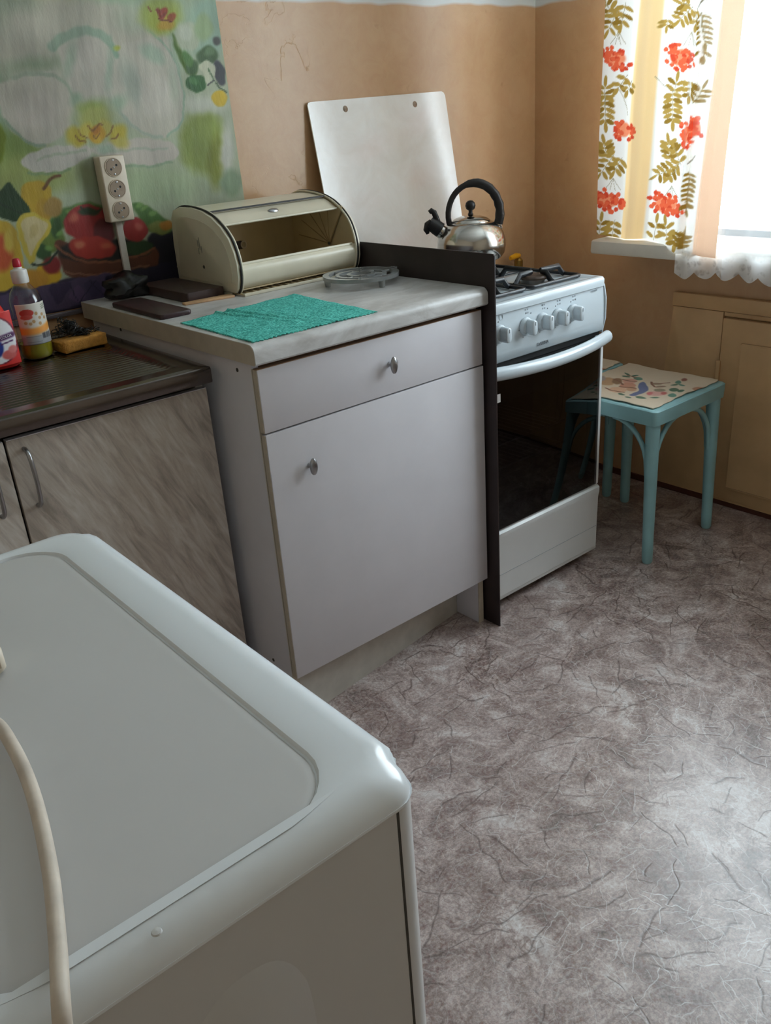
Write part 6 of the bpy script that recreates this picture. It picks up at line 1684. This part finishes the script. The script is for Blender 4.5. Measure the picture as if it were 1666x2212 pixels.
bx0, bx1, by0, by1 = TX0+.035, TX0+.335, .14, .56
outer = rrect(TX0, TX0+.36, TY0, TY1, .0005, 6, 4)
for ins, z in ((None, TZ-.0005), (0, TZ), (.006, TZ-.006), (.014, TZ-.09), (.03, TZ-.115), (.12, TZ-.12)):
    if ins is None: bl.append([(a, b, z) for a, b in outer])
    else: bl.append([(a, b, z) for a, b in rrect(bx0+ins, bx1-ins, by0+ins, by1-ins, max(.06-ins*.4, .01), 6, 4)])
v, f = loft_vf(bl, False, True); make('bowl', v, f, M_STEEL, st, 50)
box('support_rail', (TX0+.02, TY0+.025, .8132), (TX1-.012, TY0+.045, .830), M_GREYSIDE, st)
box('support_rail', (TX0+.02, TY1-.05, .8132), (TX1-.012, TY1-.03, .830), M_GREYSIDE, st)
DZ = TZ-.0035

# red detergent bottle
rb = thing('detergent_bottle', 'red plastic detergent bottle with white oval label at left', 'bottle', (-.325, .445, DZ))
lp = []
for z, hw, hd_, ox in ((0, .046, .026, 0), (.004, .052, .031, 0), (.02, .0555, .034, 0), (.06, .0555, .034, 0), (.10, .052, .033, -.001), (.125, .046, .031, -.004), (.142, .042, .029, -.008), (.158, .041, .028, -.010), (.172, .036, .026, -.014), (.182, .024, .022, -.018), (.190, .017, .017, -.02), (.205, .016, .016, -.02)):
    lp.append([(a, b, DZ+z) for a, b in rrect(-.325+ox-hw, -.325+ox+hw, .445-hd_, .445+hd_, min(hw, hd_)*.8, 6, 2)])
v, f = loft_vf(lp); make('body', v, f, M_RED, rb, 60)
lathe('cap', [(.019, .200), (.019, .228), (.016, .232), (.0001, .232)], (-.345, .445, DZ), plain('white_cap', (225, 225, 222), .4), rb, 24)
def front_label(name, parent, cx, y, z0, z1, hw, items, base, sag=.0):
    us = np.linspace(-1, 1, 61); vs = np.linspace(0, 1, 61)
    V, F = grid_vf(lambda u, v_: (cx+u*hw, y+sag*abs(u)**3, z0+(z1-z0)*v_), us, vs)
    o = make(name, V, F, LABELMAT, parent, True)
    P = np.array(V)[:, [0, 2]]; C = np.tile(np.array(base, float), (len(P), 1))
    put_colors(o, paint(P, C, items), 1.15)
    s = o.modifiers.new('thickness', 'SOLIDIFY'); s.thickness = .0003; s.offset = 0
    return o
LABELMAT = print_mat('printed_label', .4)
def E(c, cx, cz, rx, rz, s=.001): return ('e', c, s, [(cx, cz), (cx+rx, cz), (cx, cz+rz)])
its = [E((206, 50, 46), -.325, DZ+.055, .09, .09), E((120, 30, 50), -.318, DZ+.063, .0465, .0505), E((222, 220, 222), -.320, DZ+.063, .044, .048),
       ('l', (34, 52, 130), .012, [(-.352, DZ+.102), (-.338, DZ+.078), (-.322, DZ+.104)]), ('l', (34, 52, 130), .010, [(-.326, DZ+.062), (-.312, DZ+.053), (-.318, DZ+.035), (-.336, DZ+.035), (-.34, DZ+.055), (-.328, DZ+.063)]),
       ('l', (78, 34, 84), .011, [(-.312, DZ+.066), (-.282, DZ+.070)]), ('l', (78, 34, 84), .003, [(-.310, DZ+.054), (-.284, DZ+.058)]),
       E((196, 96, 92), -.298, DZ+.030, .016, .010, .004), E((206, 120, 116), -.288, DZ+.040, .010, .008, .004)]
lb = front_label('label', rb, -.325, .4090, DZ+.008, DZ+.120, .0500, its, (206, 50, 46), .0085)
text('label_lettering', 'COLOR', .0075, plain('white_lettering', (232, 230, 232), .5), rb, (-.297, .4084, DZ+.0685), (PI/2, -.12, .10), .0002)

# clear washing-up liquid bottle
sb = thing('soap_bottle', 'clear washing-up liquid bottle with red and white cap', 'bottle', (-.222, .466, DZ))
BC = (-.222, .466, DZ)
M_PET = clear_pane('clear_bottle_plastic', (.90, .88, .92), 1.8, .05)
lathe('bottle', [(.0001, .0005), (.029, .0005), (.0335, .004), (.0345, .012), (.0345, .040), (.0335, .05), (.0335, .105), (.0345, .118), (.0335, .130), (.028, .144), (.019, .156), (.0145, .162), (.0145, .168)], BC, M_PET, sb, 36)
t = NT('yellow_green_liquid'); t.base(t.ramp(t.noise(t.coords(), 12), [(.3, lin((150, 148, 30))), (.7, lin((172, 166, 44)))])); t.set(Roughness=.2); M_LIQ = t.m
lathe('liquid', [(.0001, .002), (.028, .002), (.0322, .006), (.0332, .014), (.0332, .034), (.0001, .0345)], BC, M_LIQ, sb, 32)
cpn = lathe('cap', [(.0165, .163), (.0175, .166), (.0175, .186), (.0165, .190), (.009, .193), (.0085, .197)], BC, plain('white_cap_plastic', (218, 216, 212), .4), sb, 28)
lathe('nozzle', [(.0085, .196), (.0092, .199), (.0085, .210), (.006, .214), (.0001, .215)], BC, plain('crimson_cap', (190, 34, 58), .35), cpn, 20)
def soap_label():
    a0, a1 = math.radians(-152), math.radians(-28); us = np.linspace(a0, a1, 61); vs = np.linspace(.034, .122, 61)
    V, F = grid_vf(lambda a, z: (BC[0]+.0349*math.cos(a), BC[1]+.0349*math.sin(a), DZ+z), us, vs)
    o = make('label', V, F, LABELMAT, sb, True)
    P = np.array([((a-a0)/(a1-a0)*.08, z) for z in vs for a in us]); C = np.tile(np.array((206., 200., 190.)), (len(P), 1))
    its = [('l', (222, 150, 70), .016, [(-.01, .066), (.03, .062), (.06, .066), (.09, .074)]), E((176, 60, 54), .024, .103, .016, .008), E((190, 80, 70), .022, .094, .014, .005),
           ('l', (150, 152, 156), .026, [(-.01, .040), (.09, .044)])]
    for x, z in ((.045, .100), (.052, .090), (.036, .084), (.060, .096), (.028, .080), (.050, .078), (.066, .088), (.018, .082)): its.append(E((176, 140, 96), x, z, .004, .0036))
    for k in range(9): its.append(('l', (66, 66, 70), .0016+.0006*(k % 3), [(.050+k*.0028, .046), (.050+k*.0028, .056)]))
    for z in (.040, .036, .052): its.append(('l', (120, 120, 124), .0014, [(.012, z), (.045, z)]))
    for k in range(3): its.append(('l', (96, 110, 80), .0016, [(.062, .116-k*.004), (.076, .117-k*.004)]))
    put_colors(o, paint(P, C, its), 1.15)
    so = o.modifiers.new('thickness', 'SOLIDIFY'); so.thickness = .0003; so.offset = 1
soap_label()

# sponge and scourer
bm = bmesh.new(); bmesh.ops.create_cube(bm, size=1); bmesh.ops.subdivide_edges(bm, edges=bm.edges[:], cuts=7, use_grid_fill=True)
rnd = random.Random(7)
ca, sa = math.cos(.12), math.sin(.12)
for v in bm.verts:
    x, y, z = v.co; rr = .93 if max(abs(x), abs(y), abs(z))*2 > .99 and sum(abs(q)*2 > .99 for q in (x, y, z)) > 1 else 1
    x, y, z = x*.112*rr+rnd.uniform(-.0006, .0006), y*.058*rr+rnd.uniform(-.0006, .0006), z*.027*(.96 if rr < 1 else 1)
    v.co = Vector((-.124+x*ca-y*sa, .462+x*sa+y*ca, DZ+.0145+z))
o = frombm('sponge', bm, M_YSPONGE, None, 50, (-.124, .462, DZ)); tag(o, 'yellow kitchen sponge lying on the steel drainer', 'sponge')
def scourer():
    rnd = random.Random(11); ps = []
    for k in range(70):
        c = Vector((rnd.gauss(0, .017), rnd.gauss(0, .011), 0)); hgt = max(.004, .040*math.exp(-((c.x+.012)/.024)**2)*rnd.uniform(.25, 1)); c.z = hgt
        rad = rnd.uniform(.005, .010); tl = rnd.uniform(-1.2, 1.2); tw = rnd.uniform(0, PI); pts = []
        for j in range(15):
            a = j*.75; q = Vector((rad*math.cos(a), rad*math.sin(a), (j-7)*.0009)); q.rotate(Matrix.Rotation(tl, 3, 'X')); q.rotate(Matrix.Rotation(tw, 3, 'Z'))
            q += c; q.z = max(q.z, .001); pts.append((-.134+q.x, .468+q.y, DZ+.0292+q.z))
        ps.append(tube_vf(pts, .0009, 5))
    v, f = merge(*ps); o = make('steel_scourer', v, f, plain('dark_steel_wool', (52, 52, 52), .4, .6), None, 60, (-.134, .468, DZ+.028))
    tag(o, 'dark tangled steel wool scourer resting on the yellow sponge', 'scourer')
scourer()

# ================================================================== socket block and cable duct on the mural
so_ = thing('socket_block', 'ivory triple wall socket mounted on the mural', 'socket', (.120, WALL_Y-.002, 1.09))
hs = box('housing', (.089, WALL_Y-.040, 1.089), (.154, WALL_Y-.0025, 1.242), M_SOCKET, so_, .004, 3)
for i, zz in enumerate((1.2155, 1.1655, 1.1155)):
    px, py = .1215, WALL_Y-.0405
    s1 = lathe('socket_ring', [(.0222, 0), (.0222, -.0012), (.0205, -.0014), (.0195, .0), (.0001, .0002)], (px, py, zz), M_SOCKIN, so_, 32, 1)
    lathe('socket_well', [(.0192, -.0006), (.0185, .0006), (.0001, .0006)], (px, py-.0012, zz), plain('socket_well', (150, 130, 110), .5) if i == 0 else bpy.data.materials['socket_well'], s1, 28, 1)
    for dx, dz in ((-.0088, .0), (.0088, .0)):
        lathe('pin_hole', [(.0001, -.0004), (.0028, -.0004), (.0028, .0004)], (px+dx*.86, py-.0016, zz+dx*.5), M_BLACK, s1, 12, 1)
    for dz in (-.016, .016): box('earth_clip', (px-.0025, py-.0024, zz+dz-.0018), (px+.0025, py-.001, zz+dz+.0018), M_CHROME, s1, .0004)
    lathe('centre_screw', [(.0001, -.0012), (.0022, -.001), (.0024, 0)], (px, py-.0014, zz), M_CHROME, s1, 12, 1)
o = box('cable_duct', (.113, WALL_Y-.0125, .938), (.131, WALL_Y-.0025, 1.0885), plain('white_duct_plastic', (214, 208, 200), .4), None, .002, origin=(.122, WALL_Y-.006, .938))
tag(o, 'white plastic cable duct running down from the wall socket', 'cable duct')

# ================================================================== washing machine
wm = thing('washing_machine', 'white washing machine standing in the near left foreground', 'washing machine', (-.71, -.83, 0))
WX0, WX1, WY_0, WY_1, WZ = -.895, -.532, -1.140, -.522, .866
def bulge(p):
    x, y, z = p
    if x > -.60 and z > .70:
        k = smst(np.array((y-(WY_0+.034))/.007))*smst(np.array(((WY_1-.034)-y)/.007))
        x += .008*float(k)*smst(np.array((x+.60)/.05)).item()*smst(np.array((z-.70)/.02)).item()
    return (x, y, z)
def rl(ins, z, r, x0=WX0, x1=WX1, y0=WY_0, y1=WY_1): return [(a, b, z) for a, b in rrect(x0+ins, x1-ins, y0+ins, y1-ins, r, 7, 60)]
loops = [rl(.002, .842, .020), rl(.0, .8425, .022), rl(0, WZ-.026, .024)]
for k in range(1, 8):
    a = PI/2*k/7; loops.append(rl(.026*(1-math.cos(a)), WZ-.026*(1-math.sin(a)), .024+.004*k/7))
# the frame runs flat to the sunk panel (its own outline with big corners)
PX0, PX1, PY0, PY1 = WX0+.050, WX1-.052, WY_0+.022, WY_1-.034
def inn(ins, z): return [(a, b, z) for a, b in rrect(PX0+ins, PX1-ins, PY0+ins, PY1-ins, .050-ins, 7, 60)]
loops += [inn(-.004, WZ-.0003), inn(0, WZ-.0010), inn(.0016, WZ-.0042), inn(.0030, WZ-.0046)]
loops = [[bulge(p) for p in L] for L in loops]
v, f = loft_vf(loops, False, False); make('top_frame', v, f, M_APPL, wm, 45)
pl_ = [inn(.0022, WZ-.012), inn(.0022, WZ-.0040), inn(.0040, WZ-.0030), inn(.010, WZ-.0026)]
v, f = loft_vf(pl_, True, True); make('top_panel', v, f, M_APPLSIDE, wm, 45)
# cabinet with rounded corners, recessed from the front frame
bl = [rl(.0012, z, .022) for z in (.018, .842)]
v, f = loft_vf(bl, True, True); make('body', v, f, M_APPLSIDE, wm, 45)
box('front_panel', (WX1-.0215, WY_0+.020, .015), (WX1+.0006, WY_1-.020, .842), M_APPL, wm, .002)
box('panel_gap', (WX1-.0265, WY_0+.0008, .02), (WX1-.0243, WY_1-.0008, .838), M_GROOVE, wm)  # thin dark strip laid over the body in place of an open gap
# pressed stiffening swage on the near side
sw = [(-.742, .60), (-.741, .72), (-.735, .765), (-.716, .787), (-.692, .792), (-.668, .784), (-.652, .758), (-.646, .72), (-.645, .60), (-.645, .2), (-.742, .2)]
v, f = loft_vf([[(a, WY_0+.0014, b) for a, b in spline(sw, 4, True)], [(a, WY_0-.0002, b) for a, b in spline(inset(sw, .006), 4, True)]], False, True)
make('side_swage', v, f, M_APPLSIDE, wm, 60)
# porthole on the far (room) side
lathe('door_ring', [(.165, .0), (.165, .014), (.145, .022), (.125, .018), (.12, .004)], (WX1-.002, -.83, .47), plain('door_ring_grey', (200, 202, 204), .3), wm, 40, 0)
lathe('door_glass', [(.122, .004), (.10, .002), (.0001, -.004)], (WX1+.002, -.83, .47), plain('dark_door_glass', (40, 44, 48), .1), wm, 36, 0)
for xx in (WX0+.05, WX1-.05):
    for yy in (WY_0+.05, WY_1-.05): lathe('foot', [(.02, 0), (.02, .01), (.012, .012), (.012, .02)], (xx, yy, 0), M_BAKELITE, wm, 16)
lathe('dent', [(.0001, .0009), (.0028, .0004), (.0034, -.0006)], (-.739, -1.134, WZ-.0003), M_APPLSIDE, wm, 16)

# cable and plug on the machine
pc = thing('power_cord', 'dirty white power cord with plug lying across the washing machine', 'cord', (-.76, -.95, WZ+.002))
z0 = WZ+.0032
pts = spline([(-.800, -.745, z0+.010), (-.792, -.775, z0+.008), (-.772, -.815, z0+.006), (-.7460, -.862, z0+.003), (-.7440, -.905, z0+.002), (-.7515, -.970, z0+.002), (-.7680, -1.045, z0+.002), (-.7860, -1.105, z0+.002), (-.7985, -1.142, z0+.0035), (-.804, -1.1535, z0-.012), (-.806, -1.1560, z0-.06), (-.808, -1.1560, .60), (-.812, -1.158, .30), (-.82, -1.17, .012)], 8)
tube('cable', pts, .0052, M_CORD, pc, 12)
plg = make('plug', *loft_vf([[(a, b, z0-.0025+zz) for a, b in rrect(-.775+i_, -.7085-i_, -.7935+i_, -.757-i_, .009, 4)] for i_, zz in ((.002, 0), (0, .003), (0, .020), (.003, .0235))]), M_SOCKET, pc, 50)
box('plug_groove', (-.7165, -.7942, z0+.004), (-.7145, -.7563, z0+.0212), M_SOCKIN, plg)
lathe('strain_relief', [(.0095, 0), (.008, .006), (.0065, .012)], (-.790, -.7655, z0+.007), M_SOCKET, pc, 16)
for yy in (-.780, -.770): make('pin', *tube_vf([(-.7085, yy, z0+.010), (-.7085, yy, z0+.010)] if False else [(-.777, yy, z0+.010), (-.798, yy, z0+.010)], .0023, 10), M_CHROME, plg, 50)

# ================================================================== stools
def make_stool(label, x0, x1, y0, y1, feet):
    s = thing('stool', label, 'stool', ((x0+x1)/2, (y0+y1)/2, 0), 0, 'painted wooden stools')
    ZS = .483
    lp = [[(a, b, z) for a, b in rrect(x0+i, x1-i, y0+i, y1-i, .016, 5)] for i, z in ((.004, ZS-.046), (.001, ZS-.044), (0, ZS-.020), (0, ZS-.003), (.003, ZS))]
    v, f = loft_vf(lp); make('seat', v, f, M_BLUE, s, 40)
    ins = .026
    tops = [(x0+ins, y0+ins), (x1-ins, y0+ins), (x1-ins, y1-ins), (x0+ins, y1-ins)]
    for (tx, ty), (fx, fy) in zip(tops, feet):
        n = 10; pts = []; rs = []
        for k in range(n+1):
            q = k/n; pts.append((fx+(tx-fx)*q, fy+(ty-fy)*q, (ZS-.046)*q)); rs.append(.0155+.0055*q)
        rs[0] = .0125; rs[1] = .0168; pts[0] = (pts[0][0], pts[0][1], 0)
        pts.insert(1, (fx, fy, .006)); rs.insert(1, .0160)
        tube('leg', pts, rs, M_BLUE, s, 16)
    cx, cy_ = (x0+x1)/2, (y0+y1)/2
    for i, (tx, ty) in enumerate(tops):
        fx, fy = feet[i]
        for ax in (0, 1):
            dirn = (1 if tx < cx else -1, 0) if ax == 0 else (0, 1 if ty < cy_ else -1)
            pts = []
            for k in range(9):
                a = PI/2*k/8; u = .016+.118*(1-math.cos(a)); z = .300+.132*math.sin(a)
                q = z/(ZS-.046); lx, ly = fx+(tx-fx)*q, fy+(ty-fy)*q
                pts.append((lx+dirn[0]*u, ly+dirn[1]*u, z))
            pts.insert(0, (pts[0][0]-dirn[0]*.002, pts[0][1]-dirn[1]*.002, .275))
            v, f = tube_vf(pts, .0075, 8, False, 1.0); make('bracket', v, f, M_BLUE, s, 50)
    return s
make_stool('turquoise painted stool with rose-embroidered mat, right of the stove', 1.190, 1.558, -.208, .146, [(1.207, -.197), (1.533, -.197), (1.533, .117), (1.207, .117)])
make_stool('turquoise painted stool mostly hidden behind the stove, nearest the corner', 1.310, 1.558, .160, .500, [(1.327, .194), (1.533, .194), (1.533, .475), (1.327, .475)])
MATMAT = print_mat('embroidered_linen', .95, .6, 300, .001)
def make_mat(label, x0, x1, y0, y1, items, seed):
    rnd = random.Random(seed); ph = [rnd.uniform(0, 6) for _ in range(6)]
    us = np.linspace(0, 1, 150); vs = np.linspace(0, 1, 150)
    def fn(u, v):
        x = x0+(x1-x0)*u; y = y0+(y1-y0)*v
        x += .004*math.sin(7*v+ph[0])*u+.0016*math.sin(31*v+ph[1])*(u > .98 or u < .02); y += .003*math.sin(8*u+ph[2])*(1-v)+.0016*math.sin(37*u+ph[3])*(v < .02 or v > .98)
        z = .4862+.0016*math.sin(9*u+5*v+ph[4])*math.sin(6*v-3*u+ph[5])+.0016
        return (x, y, z)
    V, F = grid_vf(fn, us, vs)
    o = make('seat_mat', V, F, MATMAT, None, True, ((x0+x1)/2, (y0+y1)/2, .484))
    P = np.array(V)[:, :2]; C = np.tile(np.array((206., 190., 168.)), (len(P), 1))
    items = [(k_, tuple(.78*a_+.22*b_ for a_, b_ in zip(c_, (200, 180, 158))), s_*1.4, p_) for k_, c_, s_, p_ in items]
    put_colors(o, paint(P, C, items, .0011), 1.1)
    so = o.modifiers.new('thickness', 'SOLIDIFY'); so.thickness = .0024; so.offset = -1
    tag(o, label, 'mat', 'embroidered stool mats')
make_mat('cream mat embroidered with roses and a blue ribbon on the front stool', 1.206, 1.548, -.184, .140, MAT, 1)
make_mat('cream embroidered mat on the stool mostly hidden behind the stove', 1.322, 1.546, .166, .490, [('e', c, s, [(a, b+.36) for a, b in p_]) for k_, c, s, p_ in MAT if k_ == 'e' and p_[0][1] < .02], 2)

# ================================================================== curtains
cr = thing('curtain_rod', 'white curtain rod above the window', 'curtain rod', (1.52, -.5, 2.27))
tube('rod', [(1.52, .42, 2.27), (1.52, -1.45, 2.27)], .012, M_WFRAME, cr, 14)
for yy in (.36, -1.40): box('rod_bracket', (1.52, yy-.01, 2.262), (WALL_X, yy+.01, 2.278), M_WFRAME, cr, .002)
CYS = [.31, .26, .2, .165, .13, .1, .05, 0, -.06, -.072, -.1, -.15, -.22]; CXS = [1.58, 1.57, 1.555, 1.535, 1.545, 1.56, 1.535, 1.51, 1.475, 1.495, 1.49, 1.465, 1.46]
def print_curtain():
    ys = np.linspace(.31, -.19, 200); zs = np.linspace(0, 1, 480)
    kern = np.array([1, 3, 4, 3, 1])/12
    xs = np.interp(-ys, [-a for a in CYS], CXS); xs = np.convolve(np.pad(xs, 2, mode='edge'), kern, 'valid')
    XM = dict(zip(range(len(ys)), xs))
    hem = np.interp(-ys, [-.31, -.2, -.11, -.05, .02, .06, .19], [.8850, .8825, .8850, .8835, .868, .862, .860])
    V = []
    for t_ in zs:
        for i, y in enumerate(ys):
            z = hem[i]+(2.255-hem[i])*t_
            yy = y-.030*(z-1.0)*(1 if y < .25 else .35)*(.5+.5*min(1, max(0, (.31-y)/.2)))
            if z > 1.62: yy = yy
            V.append((float(xs[i]-.006*math.sin(9*z+y*12)*0.5), float(yy), float(z)))
    n = len(ys); F = [(j*n+i, j*n+i+1, (j+1)*n+i+1, (j+1)*n+i) for j in range(len(zs)-1) for i in range(n-1)]
    t = NT('printed_curtain_cotton'); a = t.node('ShaderNodeVertexColor'); a.layer_name = 'print'
    wv = t.noise(t.coords((1, 1, 1)), 500, 2)
    col = t.mix(.08, a.outputs['Color'], t.ramp(wv, [(.3, (.4,)*3), (.7, (.8,)*3)]), 'OVERLAY')
    o = make('printed_curtain', V, F, cloth_shader(t, col, .19), None, True, (1.52, .06, .87))
    P = np.array(V)[:, 1:]; y_, z_ = P[:, 0], P[:, 1]
    C = np.tile(np.array((236., 234., 230.)), (len(P), 1))
    sh = .026*(1-(z_-.995)/.39)
    def band(lo, hi, c, s=.003):
        m = smst((y_-lo)/s+.5)*smst((hi-y_)/s+.5)
        C[:] = C*(1-m[:, None])+np.array(c, float)*m[:, None]
    b1 = .162+.0254*(1.388-z_)/.393; b2 = .094+.0167*(1.382-z_)/.386
    band(b2, b1, (246, 214, 160), .008)
    m = smst((y_-(b2+.022))/.02)*smst((b1-.004-y_)/.02); C[:] = C*(1-.35*m[:, None])+np.array((226., 196., 156.))*.35*m[:, None]
    b3 = -.125+.015*(1.365-z_)/.29
    band(-9, b3, (238, 198, 168), .003)
    paint(P, C, CURTAIN, .0006)
    # the print repeats up the cloth
    up = [(k_, c, s, [(a_-.0155, b_+.778) for a_, b_ in p_]) for k_, c, s, p_ in CURTAIN]
    paint(P, C, up, .0006)
    put_colors(o, C, 1.0)
    tag(o, 'curtain printed with red rowan berries and olive leaves at the window', 'curtain')
print_curtain()
def lace_curtain():
    ys = np.concatenate([np.linspace(-.048, -.60, 300), np.linspace(-.605, -1.40, 160)]); nz = 90
    V = []
    for j in range(nz):
        t_ = j/(nz-1); t_ = t_**1.6
        for y in ys:
            k = -y-.048
            sc = abs(math.sin(k*PI/.066)); hem = .806-.020*sc+.012*math.sin(k*9)
            z = hem+(2.262-hem)*t_
            amp = .005+.012*math.exp(-((z-.8)/.25)**2)
            x = 1.4825+amp*.6*math.sin(k*2*PI/.093+.6*math.sin(k*13))+.003*math.sin(k*71+z*4)
            if y > -.2: x = max(x, 1.4795)
            V.append((min(x, 1.4965), y-.02*(z-.86)*(1 if y > -.1 else 0)*(-1 if False else 1)*.3, z))
    n = len(ys); F = [(j*n+i, j*n+i+1, (j+1)*n+i+1, (j+1)*n+i) for j in range(nz-1) for i in range(n-1)]
    t = NT('white_lace'); p = t.pos(); sep = t.node('ShaderNodeSeparateXYZ'); t.link(p, sep.inputs[0])
    low = t.math('MULTIPLY', t.math('SUBTRACT', .872, sep.outputs['Z']), 60, clamp=True)
    vo = t.node('ShaderNodeTexVoronoi'); vo.inputs['Scale'].default_value = 42; t.link(p, vo.inputs['Vector'])
    holes = t.ramp(vo.outputs['Distance'], [(.30, (1, 1, 1)), (.52, (0, 0, 0))])
    n1 = t.ramp(t.noise(p, 30, 3), [(.42, (0, 0, 0)), (.58, (1, 1, 1))])
    dense = t.math('SUBTRACT', .92, t.math('MULTIPLY', t.math('MULTIPLY', holes, n1), .40))
    op = t.math('ADD', t.math('MULTIPLY', low, dense), t.math('MULTIPLY', t.math('SUBTRACT', 1.0, low), .26))
    o = make('lace_curtain', V, F, cloth_shader(t, (.95, .96, .97, 1), .5, op), None, True, (1.487, -.7, .80))
    tag(o, 'white lace curtain with scalloped hem hanging over the window sill', 'curtain')
lace_curtain()
